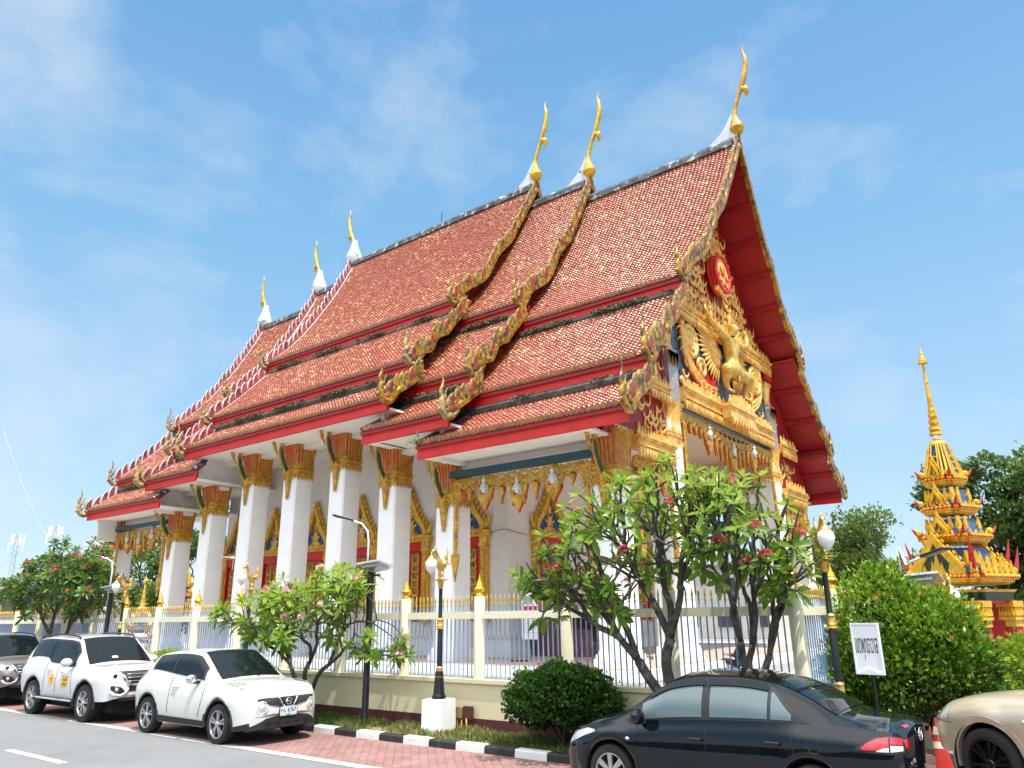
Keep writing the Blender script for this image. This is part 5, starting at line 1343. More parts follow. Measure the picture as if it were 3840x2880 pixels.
# ---------- white seven-seat SUV and the taupe one behind it
def suv(front, ycar, m, label, roof_rails, white=True):
    L=4.80
    t=dict(zs=[(0,.62),(.2,.52),(.6,.46),(1.5,.45),(3.4,.45),(4.3,.45),(4.6,.46),(4.8,.52)],
           zm=[(0,.88),(.5,.90),(1.4,.82),(2.6,.80),(3.6,.86),(4.4,.86),(4.8,.74)],
           zb=[(0,1.08),(.2,1.20),(1.0,1.30),(1.55,1.28),(1.75,1.17),(2.6,1.14),(3.4,1.12),(4.1,1.09),(4.5,1.03),(4.72,.96),(4.8,.88)],
           zr=[(0,1.10),(.12,1.32),(.4,1.60),(.65,1.72),(1.3,1.755),(2.2,1.745),(2.7,1.70),(3.0,1.50),(3.3,1.28),(3.5,1.15),(4.2,1.115),(4.6,1.03),(4.8,.90)],
           zt=[(0,1.14),(.10,1.36),(.36,1.66),(.62,1.79),(1.2,1.83),(2.0,1.825),(2.62,1.775),(3.0,1.555),(3.35,1.31),(3.54,1.195),(4.0,1.185),(4.4,1.15),(4.62,1.09),(4.74,1.02),(4.8,.93)],
           ws=[(0,.70),(.3,.86),(.9,.90),(2.5,.88),(3.9,.90),(4.5,.86),(4.7,.78),(4.8,.66)],
           wm=[(0,.74),(.2,.88),(.6,.925),(1.05,.93),(1.6,.915),(2.8,.912),(3.4,.925),(3.9,.93),(4.35,.90),(4.6,.84),(4.74,.76),(4.8,.68)],
           wb=[(0,.70),(.3,.82),(.9,.84),(1.8,.84),(3.0,.84),(3.8,.85),(4.3,.82),(4.6,.76),(4.8,.60)],
           wr=[(0,.66),(.3,.66),(.8,.66),(2.4,.66),(2.7,.66),(3.1,.73),(3.5,.78),(4.1,.78),(4.5,.72),(4.8,.56)])
    c=Car(L,t,(1.03,3.775),.39,.47)
    T_=empty('suv',(front-3.775,ycar,0),0,label,'car','cars parked along the street')
    c.body('body',m,T_); c.wells(T_); c.under(T_); c.wheels(T_,width=.26,spokes=6,rim_r=.66)
    c.flare('wheel_arch_trim',M['trim_black'] if white else m,T_,.05,.012)
    c.patch('window_surround',M['trim_black'],T_,.55,3.05,1.05,1.93,off=.006,nx=40)
    for a,b_ in ((.62,1.40),(1.48,2.22),(2.32,2.95)): c.patch('side_window',M['glass_dark'],T_,a,b_,1.12,1.86,off=.011,nx=18)
    c.patch('windscreen',M['glass_dark'],T_,2.68,3.46,2.08,3,off=.008,across=True)
    c.patch('rear_window',M['glass_dark'],T_,.10,.5,2.1,3,off=.008,across=True)
    hm=M['chrome']
    for d in 'RL':
        for pts in (([(1.62+.2*max(0,.9-z)**1.5*0,z) for z in np.linspace(.55,1.2,10)]),([(2.27,z) for z in np.linspace(.55,1.12,10)]),([(3.08+.08*math.sin(z*4),z) for z in np.linspace(.55,1.1,10)])): seam(c,'door_seam',T_,pts,d)
        handle(c,T_,1.86,1.03,d,hm,.22); handle(c,T_,2.62,1.0,d,hm,.22)
    for sd in (-1,1):
        mirror(T_,2.95,.86,1.22,sd,m,1.15)
        b=MB(); b.box(1.45,3.35,sd*.80-.10,sd*.80+.14*0+.10,.40,.45); b.box(1.5,3.3,sd*.92-.05,sd*.92+.05,.405,.455); b.build('side_step',M['trim_black'],T_)
        b=MB(); b.tube([(1.48,sd*.965,.42),(3.32,sd*.965,.42)],.022,6); b.build('step_edge',M['grey_metal'],T_)
        if roof_rails:
            b=MB(); b.tube(catmull([(.55,sd*.64,1.72),(.75,sd*.64,1.80),(1.6,sd*.64,1.825),(2.45,sd*.64,1.79),(2.65,sd*.64,1.72)],5),.022,6); b.build('roof_rail',M['trim_black'],T_)
    g=c.decal('grille',M['trim_black'],T_,[[(-.56,.90,1.06),(-.45,.82,1.065),(0,.80,1.07),(.45,.82,1.065),(.56,.90,1.06)]],'F',.008)
    for z in (.86,.93,1.0):
        b=MB(); b.tube([c.hit(y,z,'F')[0]+Vector((.018,0,0)) for y in np.linspace(-.46,.46,15)],.012,5); b.build('grille_bar',M['chrome'],g,smooth=True)
    p=c.hit(0,.955,'F')[0]+Vector((.04,0,0)); b=MB()
    for ry,rz in ((.10,.068),(.036,.064)): b.tube([p+Vector((0,ry*math.cos(a),rz*math.sin(a))) for a in [k*math.pi/12 for k in range(25)]],.009,6)
    b.tube([p+Vector((0,.066*math.cos(a),.024*math.sin(a)+.03)) for a in [k*math.pi/12 for k in range(25)]],.008,6); b.build('badge',M['chrome'],g,smooth=True)
    for sd in (-1,1):
        q=[(sd*.60,.93,1.00),(sd*.68,.92,1.03),(sd*.78,.93,1.05)]; q=sorted(q)
        hl=c.decal('headlight',M['lens'],T_,[q],'F',.010)
        c.decal('headlight_side',M['lens'],hl,[[(4.22,1.01,1.03),(4.40,.965,1.035),(4.58,.925,1.01),(4.68,.91,.97)]],'R' if sd<0 else 'L',.010)
        b=MB(); p,n=c.hit(sd*.70,.97,'F'); b.ball(p+Vector((.012,0,0)),.045,12,8); b.build('projector',M['glass_dark'],hl,smooth=True)
        b=MB(); q=[c.hit(sd*y,z,'F')[0]+Vector((.02,0,0)) for y,z in ((.36,.80),(.46,.84),(.52,.93),(.57,1.06))]; b.tube(q,.022,6); b.build('grille_blade',M['chrome'],T_,smooth=True)
        c.decal('fog_recess',M['trim_black'],T_,[sorted([(sd*.50,.60,.66),(sd*.58,.60,.74),(sd*.70,.64,.77),(sd*.78,.70,.78)])],'F',.008)
        b=MB(); q=[c.hit(sd*y,z,'F')[0]+Vector((.024,0,0)) for y,z in ((.44,.72),(.50,.62),(.60,.575),(.74,.60),(.79,.66))]; b.tube(q,.026,6); b.build('fog_trim',M['car_white2'] if white else M['chrome'],T_,smooth=True)
        p,n=c.hit(sd*.68,.70,'F'); b=MB(); b.ball(p+Vector((.012,0,0)),.042,12,8,0,(.5,1,1)); b.build('fog_lamp',M['lens'],T_,smooth=True)
        c.decal('tail_light',M['lens_red'],T_,[[(.02,1.02,1.14),(.16,1.06,1.20),(.34,1.12,1.19)]],'R' if sd<0 else 'L',.01)
    c.decal('intake',M['trim_black'],T_,[[(-.42,.65,.77),(0,.64,.77),(.42,.65,.77)]],'F',.008)
    c.decal('lower_valance',M['trim_black'],T_,[[(-.62,.47,.53),(0,.46,.55),(.62,.47,.53)]],'F',.008)
    if white:
        c.decal('dirt_strip',M['dust'],T_,[[(-.5,.555,.56),(0,.56,.60),(.5,.555,.56)]],'F',.006)  # brown dust line above the valance
        p,n=c.hit(1.92,.80,'R'); b=MB()
        st=c.decal('sticker',M['sticker'],T_,[[(2.03+.13*math.cos(a),.83-.13*math.sin(a),.83+.13*math.sin(a)) for a in [math.pi-k*math.pi/12 for k in range(13)]]],'R',.005)
        c.decal('sticker_lines',M['sticker_ink'],st,[[(1.95,.84,.865),(2.13,.84,.865)],[(1.99,.80,.812),(2.10,.80,.812)]],'R',.008)
        st=c.decal('sticker',M['sticker'],T_,[[(2.60,.69,.93),(2.92,.69,.93)]],'R',.005)
        c.decal('sticker_lines',M['sticker_ink'],st,[[(2.64,.82,.87),(2.88,.82,.87)],[(2.64,.73,.775),(2.86,.73,.775)],[(2.62,.70,.706),(2.90,.70,.706)],[(2.62,.915,.921),(2.90,.915,.921)]],'R',.008)
        b=MB(); b.obox(Matrix.Translation((3.36,-.12,1.318))@Matrix.Rotation(R(35),4,'Y'),.07,.13,.006); o=b.build('paper_slip',mat('paper_slip',(.75,.74,.6),.6),T_)
    return T_
suv(-18.48,9.16,M['car_white2'],'white SUV with round and square yellow door stickers, parked behind the crossover',True)
suv(-24.55,9.2,M['car_grey'],'taupe SUV with black roof rails cut off by the left edge of the photo',True,white=False)

# ---------- black sedan
def sedan():
    t=dict(zs=[(0,.42),(.12,.34),(.5,.24),(1.4,.20),(2.9,.20),(3.8,.22),(4.1,.26),(4.25,.34)],
           zm=[(0,.70),(.4,.72),(1.4,.60),(2.6,.58),(3.4,.62),(3.9,.58),(4.25,.48)],
           zb=[(0,.90),(.10,.965),(.6,.985),(1.3,.965),(2.4,.915),(3.1,.875),(3.5,.845),(3.8,.79),(4.05,.70),(4.18,.62),(4.25,.54)],
           zr=[(0,.915),(.3,1.0),(.62,1.06),(.95,1.22),(1.3,1.345),(1.8,1.405),(2.2,1.40),(2.55,1.345),(2.9,1.16),(3.2,.98),(3.4,.905),(3.8,.82),(4.05,.72),(4.25,.56)],
           zt=[(0,.98),(.08,1.035),(.3,1.055),(.60,1.085),(.95,1.275),(1.35,1.415),(1.8,1.468),(2.15,1.468),(2.5,1.42),(2.9,1.205),(3.25,1.0),(3.42,.935),(3.7,.885),(3.95,.82),(4.12,.74),(4.2,.67),(4.25,.58)],
           ws=[(0,.58),(.2,.76),(.7,.82),(1.4,.80),(2.9,.80),(3.5,.82),(3.95,.74),(4.15,.62),(4.25,.46)],
           wm=[(0,.66),(.12,.77),(.4,.83),(.9,.848),(1.5,.835),(2.7,.832),(3.2,.845),(3.55,.842),(3.85,.79),(4.05,.70),(4.18,.59),(4.25,.48)],
           wb=[(0,.60),(.15,.70),(.6,.755),(1.3,.77),(2.4,.765),(3.1,.765),(3.5,.74),(3.8,.68),(4.05,.58),(4.25,.40)],
           wr=[(0,.56),(.3,.60),(.65,.62),(1.0,.60),(1.4,.575),(2.2,.58),(2.6,.62),(3.1,.68),(3.4,.69),(3.7,.62),(4.05,.50),(4.25,.34)])
    c=Car(4.25,t,(.92,3.41),.305,.36)
    T_=empty('black_sedan',(-1.93,9.42,0),math.pi,'glossy black sedan with windows coloured pale grey by reflected sky and a red tail lamp','car','cars parked along the street')
    c.body('body',M['car_black'],T_); c.wells(T_); c.under(T_); c.wheels(T_,width=.20,spokes=7,double=False)
    c.patch('window_surround',M['trim_black'],T_,.90,3.10,1.06,1.95,off=.005,nx=44,rf=lambda x:(1.06,min(1.95,lerp(1.07,1.95,max(0,x-.90)/.42))))
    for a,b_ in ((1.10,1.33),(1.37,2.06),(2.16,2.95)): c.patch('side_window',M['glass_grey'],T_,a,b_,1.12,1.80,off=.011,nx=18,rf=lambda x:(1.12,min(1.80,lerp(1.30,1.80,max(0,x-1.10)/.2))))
    c.patch('windscreen',M['glass_dark'],T_,2.52,3.34,2.08,3,off=.007,across=True); c.patch('rear_window',M['glass_dark'],T_,.66,1.28,2.08,3,off=.007,across=True)
    for a,b_ in ((1.36,2.09),(2.13,2.85)): c.patch('rain_visor',M['glass_dark'],T_,a,b_,1.80,1.95,off=.03,nx=22,nr=3)
    for d in 'RL':
        for pts in ([(2.11,z) for z in np.linspace(.3,.92,10)],[(3.07+.05*math.sin(z*5),z) for z in np.linspace(.3,.86,10)],[(1.10+.22*max(0,(.62-z))*1.6 if z<.62 else 1.10-.02*(z-.62),z) for z in np.linspace(.42,.97,12)]): seam(c,'door_seam',T_,pts,d,w=.004)
        handle(c,T_,1.32,.79,d,M['car_black'],.2); handle(c,T_,2.24,.76,d,M['car_black'],.2)
        seam(c,'fuel_flap',T_,[(.86+.075*math.cos(a),.80+.075*math.sin(a)) for a in np.linspace(0,6.3,24)],d,w=.003)
        b=MB(); p,n=c.hit(3.14,.70,d); b.ball(p,.03,10,6,0,(1,.4,.6)); b.build('side_repeater',M['lens_pale'],T_,smooth=True)
        sd=-1 if d=='R' else 1
        mirror(T_,2.92,.80,.965,sd,M['car_black'],1.05)
        tl=c.decal('tail_light',M['trim_black'],T_,[[(-.0,.79,.88),(.02,.775,.915),(.12,.77,.935),(.24,.775,.92),(.36,.785,.87),(.46,.795,.80)]],d,.008)
        c.decal('red_lens',M['lens_red'],tl,[[(.025,.85,.905),(.12,.86,.922)],[(.135,.835,.92),(.24,.80,.908),(.33,.80,.865),(.39,.80,.82)]],d,.014)
        c.decal('clear_lens',M['lens_pale'],tl,[[(.02,.80,.84),(.12,.79,.85)],[(.135,.79,.83),(.2,.79,.82),(.25,.79,.795)]],d,.014)
        c.decal('headlight',M['lens'],T_,[[(3.62,.74,.76),(3.78,.69,.765),(3.95,.62,.72),(4.10,.56,.66)]],d,.008)
    for sd in (-1,1):
        c.decal('tail_light_rear',M['lens_red'],T_,[sorted([(sd*.46,.84,.86),(sd*.54,.80,.89),(sd*.64,.79,.90)])],'B',.01)
        c.decal('headlight_front',M['lens'],T_,[sorted([(sd*.38,.58,.63),(sd*.5,.60,.69),(sd*.62,.64,.72)])],'F',.008)
    c.decal('grille',M['trim_black'],T_,[[(-.4,.30,.44),(.4,.30,.44)]],'F',.008)
    # bootlid lip, badge and lettering on the tail
    p=c.hit(0,.88,'B')[0]+Vector((-.02,0,0)); b=MB()
    b.tube([p+Vector((0,.075*math.cos(a),.06*math.sin(a))) for a in [k*math.pi/12 for k in range(25)]],.009,6)
    b.tube(catmull([p+Vector((0,y,z)) for y,z in ((-.07,.012),(-.035,.018),(0,-.03),(.035,.018),(.07,.012))],4),.010,5); b.build('badge',M['chrome'],T_,smooth=True)
    Bm=Matrix(((0,0,-1,0),(-1,0,0,0),(0,1,0,0),(0,0,0,1)))
    p=c.hit(.50,.66,'B')[0]; text_obj('model_lettering','mazda2',.06,Matrix.Translation((p.x-.012,.46,.68))@Bm,M['chrome'],T_,width=.20,height=.045)
    c.decal('reflector',M['lens_red'],T_,[[(.30,.98,1.0),(.42,.98,1.0)]],'B',.008)
    c.decal('sticker',mat('small_sticker',(.75,.72,.66),.5),T_,[[(.52,.54,.60),(.56,.54,.60)]],'B',.008)
    b=MB(); pp=c.hit(0,.6,'B')[0]; b.box(pp.x-.03,pp.x-.015,-.18,.18,.34,.45); b.build('number_plate',M['plate_white'],T_)
    c.decal('bumper_lip',M['trim_black'],T_,[[(-.6,.40,.46),(.6,.40,.46)]],'B',.012)
    b=MB(); b.tube([(2.1,-.28,1.465),(2.0,-.28,1.50),(1.88,-.28,1.56)],[.012,.008,.004],5); b.build('aerial',M['trim_black'],T_)
    b=MB(); b.box(.72,1.15,.05,.45,1.0,1.008); b.build('parcel_sheet',M['white_paint'],T_)
    T_.scale=(.965,1,1)
    return T_
sedan()

# ---------- beige pickup, nose in the driveway
def pickup():
    L=5.0
    t=dict(zs=[(0,.62),(.5,.50),(1.6,.44),(3.3,.44),(4.5,.44),(4.8,.42),(5.0,.50)],
           zm=[(0,.85),(.8,.84),(2.4,.78),(3.6,.82),(4.5,.80),(5.0,.70)],
           zb=[(0,1.02),(1.6,1.02),(1.8,1.06),(2.6,1.06),(3.5,1.05),(4.2,1.015),(4.65,.95),(4.88,.86),(5.0,.76)],
           zr=[(0,1.03),(1.62,1.03),(1.85,1.35),(2.0,1.62),(2.4,1.66),(2.9,1.60),(3.3,1.35),(3.62,1.08),(4.2,1.05),(4.7,.97),(5.0,.79)],
           zt=[(0,1.04),(1.60,1.04),(1.82,1.38),(1.98,1.69),(2.4,1.74),(2.85,1.67),(3.3,1.39),(3.66,1.13),(4.1,1.115),(4.5,1.07),(4.8,.99),(4.93,.90),(5.0,.80)],
           ws=[(0,.74),(.6,.86),(2.5,.84),(4.2,.86),(4.7,.80),(4.9,.70),(5.0,.58)],
           wm=[(0,.80),(.5,.88),(1.0,.90),(2.4,.875),(3.6,.89),(4.1,.91),(4.6,.86),(4.85,.76),(4.95,.66),(5.0,.58)],
           wb=[(0,.76),(1.0,.82),(2.5,.80),(3.7,.82),(4.3,.79),(4.7,.70),(5.0,.50)],
           wr=[(0,.70),(1.0,.76),(2.0,.64),(2.8,.64),(3.3,.70),(3.7,.74),(4.3,.70),(4.7,.62),(5.0,.44)])
    c=Car(L,t,(1.0,4.12),.37,.445)
    rz=math.pi-R(32); ax=Vector((math.cos(rz),math.sin(rz),0)); left=Vector((-ax.y,ax.x,0))
    # near front wheel centre stands at this point
    hub=Vector((-1.46,10.55,0)); org=hub-ax*4.12-left*.86
    T_=empty('beige_pickup',(org.x,org.y,.10),rz,'beige pickup truck with black wheels, only its nose showing beside the traffic cone','pickup truck')
    c.body('body',M['car_beige'],T_); c.wells(T_); c.under(T_); c.wheels(T_,width=.26,spokes=6,rimm=M['alloy_black'],rim_r=.72)
    c.flare('wheel_arch_trim',M['car_beige'],T_,.06,.018)
    c.patch('side_window',M['glass_dark'],T_,1.95,3.2,1.12,1.86,off=.011,nx=24); c.patch('windscreen',M['glass_dark'],T_,2.82,3.58,2.08,3,off=.008,across=True)
    for d in 'RL':
        c.decal('headlight',M['lens'],T_,[[(4.60,.80,.93),(4.78,.78,.90),(4.90,.76,.85)]],d,.008)
        seam(c,'bumper_seam',T_,[(x,.755+.01*(5-x)) for x in np.linspace(4.55,4.92,8)],d,w=.004); seam(c,'door_seam',T_,[(3.42,z) for z in np.linspace(.5,1.04,8)],d,w=.004)
        b=MB(); p,n=c.hit(3.62,.86,d); b.ball(p,.03,10,6,0,(1,.4,.6)); b.build('side_repeater',M['lens_pale'],T_,smooth=True)
    c.decal('grille',M['trim_black'],T_,[[(-.4,.70,.84),(.4,.70,.84)]],'F',.008)
    b=MB(); b.obox(Matrix.Translation((3.64,.62,1.12)),.10,.16,.03); b.build('bonnet_vent',M['trim_black'],T_)
    for sd in (-1,1): b=MB(); b.box(3.60,3.64,sd*.80-.12,sd*.80+.10,.28,.50); b.build('mud_flap',M['trim_black'],T_)
    return T_
pickup()
# ================================================================ street lamps, sign, cone, small street furniture
GZ=.118
def swan_lamp(x,y,z0,plinth,label,rz=0.0):
    o=empty('swan_street_lamp',(x,y,z0),rz,label,'street lamp','swan topped street lamps')
    zb=.56 if plinth else .0
    if plinth:
        b=MB(); P=[(-.31,-.31),(.31,-.31),(.31,.31),(-.31,.31)]; b.taper(0,0,0,.55,.455,.455,.44,.44); b.taper(0,0,.55,.56,.44,.44,.41,.41); p=b.build('plinth',M['white_paint'],o); p.rotation_euler=(0,0,R(8))
    b=MB(); b.lathe([(.13,zb),(.13,zb+.04),(.11,zb+.08),(.105,zb+.10),(.075,zb+.46),(.07,zb+.48)],(0,0,0),16); b.lathe([(.05,.60),(.05,1.9),(.038,1.92),(.036,2.55)],(0,0,0),12); b.build('pole',M['black_metal'],o,smooth='auto')
    for zc in (.98,1.84):
        b=MB(); b.lathe([(.06,zc-.06),(.085,zc-.04),(.06,zc-.02),(.072,zc+.0),(.06,zc+.02),(.06,zc+.10),(.072,zc+.115),(.05,zc+.14)],(0,0,0),16); b.build('collar',M['lampgold'],o,smooth='auto')
    b=MB(); b.lathe([(.045,2.52),(.05,2.60),(.075,2.66),(.14,2.685),(.145,2.695),(.03,2.70)],(0,0,0),18); b.build('dish',M['lampgold'],o,smooth='auto')
    # the bird: body, long neck arched over the globe, wings, upswept tail, legs -- looks along -y
    b=MB()
    body=catmull([(0,.04,2.72),(0,.02,2.80),(0,.0,2.90),(0,-.02,2.98),(0,-.07,3.06),(0,-.10,3.14),(0,-.14,3.22),(0,-.19,3.28),(0,-.24,3.27),(0,-.29,3.23)],4)
    rr=[.03,.045,.07,.085,.07,.045,.035,.033,.045,.012]; r2=[]
    for i in range(len(rr)-1):
        for j in range(4): r2.append(lerp(rr[i],rr[i+1],j/4))
    b.tube(body,r2+[.006],8)
    for sx in (-1,1):
        b.tube([(sx*.03,.0,2.86),(sx*.045,-.02,2.78),(sx*.045,.0,2.70),(sx*.05,-.06,2.705)],[.035,.018,.016,.01],5)
        w=catmull([(sx*.05,-.02,3.02),(sx*.08,.10,3.02),(sx*.06,.24,3.02)],4); b.tube(w,[.06,.07,.075,.07,.06,.05,.035,.02,.006],6,flat=.35,flat_axis=(0,0,1))
    b.tube(catmull([(0,.03,2.95),(0,.12,3.0),(0,.17,3.10),(0,.15,3.18),(0,.19,3.28),(0,.16,3.36)],4),[.05,.055,.06,.06,.055,.05,.05,.05,.045,.05,.05,.05,.045,.04,.035,.03,.025,.02,.012,.006,.004],6,flat=.6,flat_axis=(1,0,0))
    b.tube([(0,-.20,3.30),(0,-.17,3.36),(0,-.13,3.39)],[.03,.02,.005],5)
    bd=b.build('bird',M['lampgold'],o,smooth=True); bd.scale=(.92,.92,.92); bd.location=(0,0,.21)
    b=MB(); b.lathe([(.006,3.24),(.012,3.20),(.012,3.17),(.05,3.15),(.075,3.10),(.08,3.09)],(0,-.30,0),16); b.build('lamp_cap',M['lampgold'],bd,smooth=True)
    b=MB(); b.lathe([(.078,3.09),(.115,3.05),(.125,2.99),(.105,2.91),(.06,2.84),(.018,2.80),(.002,2.785)],(0,-.30,0),20); b.build('globe',M['globe'],bd,smooth=True)
    return o
swan_lamp(-10.24,10.93,GZ,True,'swan lamp on the white plinth block, right of the solar lamp')
swan_lamp(-16.50,10.93,GZ,False,'swan lamp whose base is hidden behind the white crossover')
swan_lamp(-22.80,10.93,GZ,False,'swan lamp beside the red flowered tree, behind the white SUV')
swan_lamp(-3.10,10.95,GZ,False,'swan lamp by the fence corner, between the big frangipani and the green shrub',R(32))
swan_lamp(-2.15,14.2,.0,False,'swan lamp rising behind the green shrub in front of the gold spire',R(20)).location.z=-.62
def solar_lamp(x,y,label,arm,pole_h=2.83,rz=0.0,tilt=25):
    o=empty('solar_street_lamp',(x,y,GZ),rz,label,'street lamp','solar street lamps')
    b=MB(); b.lathe([(.075,0),(.075,.05),(.070,.06),(.066,pole_h-.02),(.06,pole_h)],(0,0,0),14); p=b.build('pole',M['black_metal'],o,smooth='auto')
    b=MB(); b.obox(Matrix.Translation((.0,0,pole_h+.05)),.10,.10,.10); b.obox(Matrix.Translation((.12,0,pole_h+.02)),.30,.05,.04); b.build('bracket',M['black_metal'],o)
    Mx=Matrix.Translation((.14,0,pole_h+.22))@Matrix.Rotation(R(-14),4,'X')@Matrix.Rotation(R(-4),4,'Y')
    b=MB(); b.obox(Mx,.66,.52,.035); b.obox(Mx@Matrix.Translation((0,0,-.045)),.44,.34,.06); pn=b.build('panel_frame',M['grey_metal'],o)
    b=MB(); b.obox(Mx@Matrix.Translation((0,0,.021)),.62,.48,.008); b.build('solar_cells',M['solar'],pn)
    b=MB(); b.tube([(-.085,-.03,pole_h-.38),(-.085,-.03,pole_h+.75)]+[tuple(Vector(a)) for a in arm],.022,7); ar=b.build('arm',M['white_paint'],o,smooth=True)
    b=MB(); b.obox(Matrix.Translation((-.085,-.02,pole_h-.2)),.07,.08,.18); b.build('clamp',M['grey_metal'],ar)
    e=Vector(arm[-1]); d=(e-Vector(arm[-2])).normalized(); d=Vector((d.x,d.y,d.z*.8)).normalized()
    q=d.to_track_quat('X','Z').to_matrix().to_4x4(); Mh=Matrix.Translation(e+d*.20)@q
    b=MB(); b.obox(Mh,.46,.17,.035); hd=b.build('lamp_head',M['black_metal'],ar)
    b=MB()
    for k in range(4): b.obox(Mh@Matrix.Translation((-.14+.095*k,0,-.020)),.08,.13,.006)
    b.build('led_panel',M['lens_pale'],hd); b=MB(); b.obox(Mh@Matrix.Translation((0,0,.020)),.42,.15,.006); b.build('solar_strip',M['grey_metal'],hd)
    return o
solar_lamp(-12.32,11.0,'solar street lamp on a black pole behind the pink flowered frangipani',[(-.10,-.06,3.78),(-.17,-.16,3.93),(-.32,-.30,4.0)])
solar_lamp(-23.55,10.9,'solar street lamp on a thick black pole in front of the red flowered tree',[(-.10,-.06,3.70),(-.2,-.16,3.80),(-.42,-.26,3.86)],pole_h=2.7)
solar_lamp(-2.62,13.9,'solar street lamp tangled in the big green shrub, its head pointing right',[(-.0,-.05,2.72),(.10,-.18,2.76),(.34,-.34,2.83)],pole_h=2.28)
# white sign with hand painted lettering, faces the road turned a little to the right
sg=empty('name_sign',(-2.53,10.30,.10),R(-10),'white metal signboard with black hand painted lettering on a black post','sign')
b=MB(); b.tube([(0,.03,0),(0,.03,1.5)],.022,8); b.build('post',M['black_metal'],sg)
b=MB(); b.box(-.165,.165,-.012,.012,1.30,1.87); bd=b.build('board',M['white_paint'],sg)
b=MB()
for (x0,x1,z0,z1) in ((-.17,.17,1.862,1.882),(-.17,-.152,1.288,1.862),(.152,.17,1.288,1.862)): b.box(x0,x1,-.022,.014,z0,z1)
b.prism([(-.15,1.288),(.152,1.288),(.152,1.305),(.0,1.36),(-.15,1.30)],lambda a,c:(a,-.026,c),lambda a,c:(a,-.013,c)); b.build('folded_rim',M['white_paint'],bd)
Sm=Matrix(((1,0,0,0),(0,0,-1,-.014),(0,1,0,1.60),(0,0,0,1)))
text_obj('lettering','เขตพุทธาวาส',.1,Sm@Matrix.Translation((0,-.015,0)),M['ink'],bd,width=.27,height=.26,ext=.001)
# traffic cone
cn_=empty('traffic_cone',(-2.33,12.55,.01),0,'red traffic cone with white bands standing beside the beige pickup','traffic cone'); cn_.scale=(.85,.85,.85)
M['cone_red']=mat('cone_red',(.45,.02,.014),.5,nscale=5,namt=.15); M['cone_white']=mat('cone_band',(.72,.62,.52),.5,nscale=6,namt=.2)
b=MB(); b.box(-.20,.20,-.20,.20,0,.03); b.build('base',M['black_metal'],cn_)
b=MB(); b.lathe([(.165,.03),(.025,.80),(.02,.81)],(0,0,0),22); cb=b.build('body',M['cone_red'],cn_,smooth='auto')
for z0,z1 in ((.36,.46),(.56,.68)):
    r=lambda z:lerp(.165,.025,(z-.03)/.77)+.003
    b=MB(); b.lathe([(r(z0),z0),(r(z1),z1)],(0,0,0),22,cap=False); b.build('reflective_band',M['cone_white'],cb,smooth=True)
# electrical box with conduits at the wall foot
eb=empty('junction_box',(-9.92,11.28,GZ),0,'small cream and maroon electric box with yellow conduit feet at the wall base','electric box')
b=MB(); b.box(-.02,.17,-.02,.06,.20,.42); b.build('body',M['maroon'],eb); b=MB(); b.box(-.22,-.03,-.05,.03,.22,.40); b.build('cover',mat('old_brass',(.36,.27,.10),.5,metal=.3,nscale=12,namt=.5),eb)
b=MB()
for x in (-.16,-.06,.06): b.tube([(x,-.01,.22),(x,-.01,.05),(x-.03,-.05,-.02)],.016,6)
b.build('conduit',M['spear_gold'],eb,smooth=True)
# wall lamp brackets and cable on the hall
b=MB(); b.box(-25.5,-25.32,15.93,15.99,4.28,4.36); b.tube([(-25.5,15.96,4.33),(-25.85,15.8,4.35)],.02,5); b.tube([(-25.4,15.98,4.28),(-25.42,15.985,3.9)],.008,4); tag(b.build('wall_bracket',M['white_paint']),'small white electric bracket fixed to a white column above the crossover','wall bracket')
b=MB(); b.tube(catmull([(-15.1,18.3,4.62),(-14.6,18.3,4.70),(-14.40,18.5,4.66),(-14.38,19.3,4.58)],5),.012,4); tag(b.build('cable',M['ink']),'thin black cable strung along the wall corner between two gilt windows','cable')
# information banner on a stand inside the fence
bn=empty('banner_stand',(-12.55,16.9,FLOOR),R(25),'tall narrow paper notice on a black stand beside the marble steps','notice')
b=MB(); b.tube([(-.30,0,0),(-.30,0,1.95)],.02,6); b.box(-.55,-.05,-.15,.15,0,.03); b.build('stand',M['black_metal'],bn)
b=MB(); b.box(-.22,.22,-.01,.0,.55,1.75); nt_=b.build('sheet',M['white_paint'],bn)
b=MB(); b.box(-.18,.10,-.013,-.0105,1.45,1.68); b.build('picture',M['bar_blue'],nt_)
b=MB(); b.box(-.2,.2,-.013,-.0105,1.22,1.40); b.build('red_band',M['red'],nt_)
b=MB()
for k in range(8): b.box(-.17,.17 if k%3 else .08,-.013,-.0105,1.13-.06*k,1.145-.06*k)
b.build('text_lines',M['grey_metal'],nt_)
# stone basin on the platform and a potted plant in it
ub=MB(); ub.lathe([(.34,0),(.36,.08),(.26,.14),(.24,.3),(.42,.5),(.46,.72),(.40,.74),(.36,.68)],(-10.6,18.0,FLOOR),8,0); tag(ub.build('stone_basin',mat('sandstone',(.42,.30,.16),.7,nscale=4,namt=.35)),'carved sandstone basin standing behind the corner column of the porch','basin')
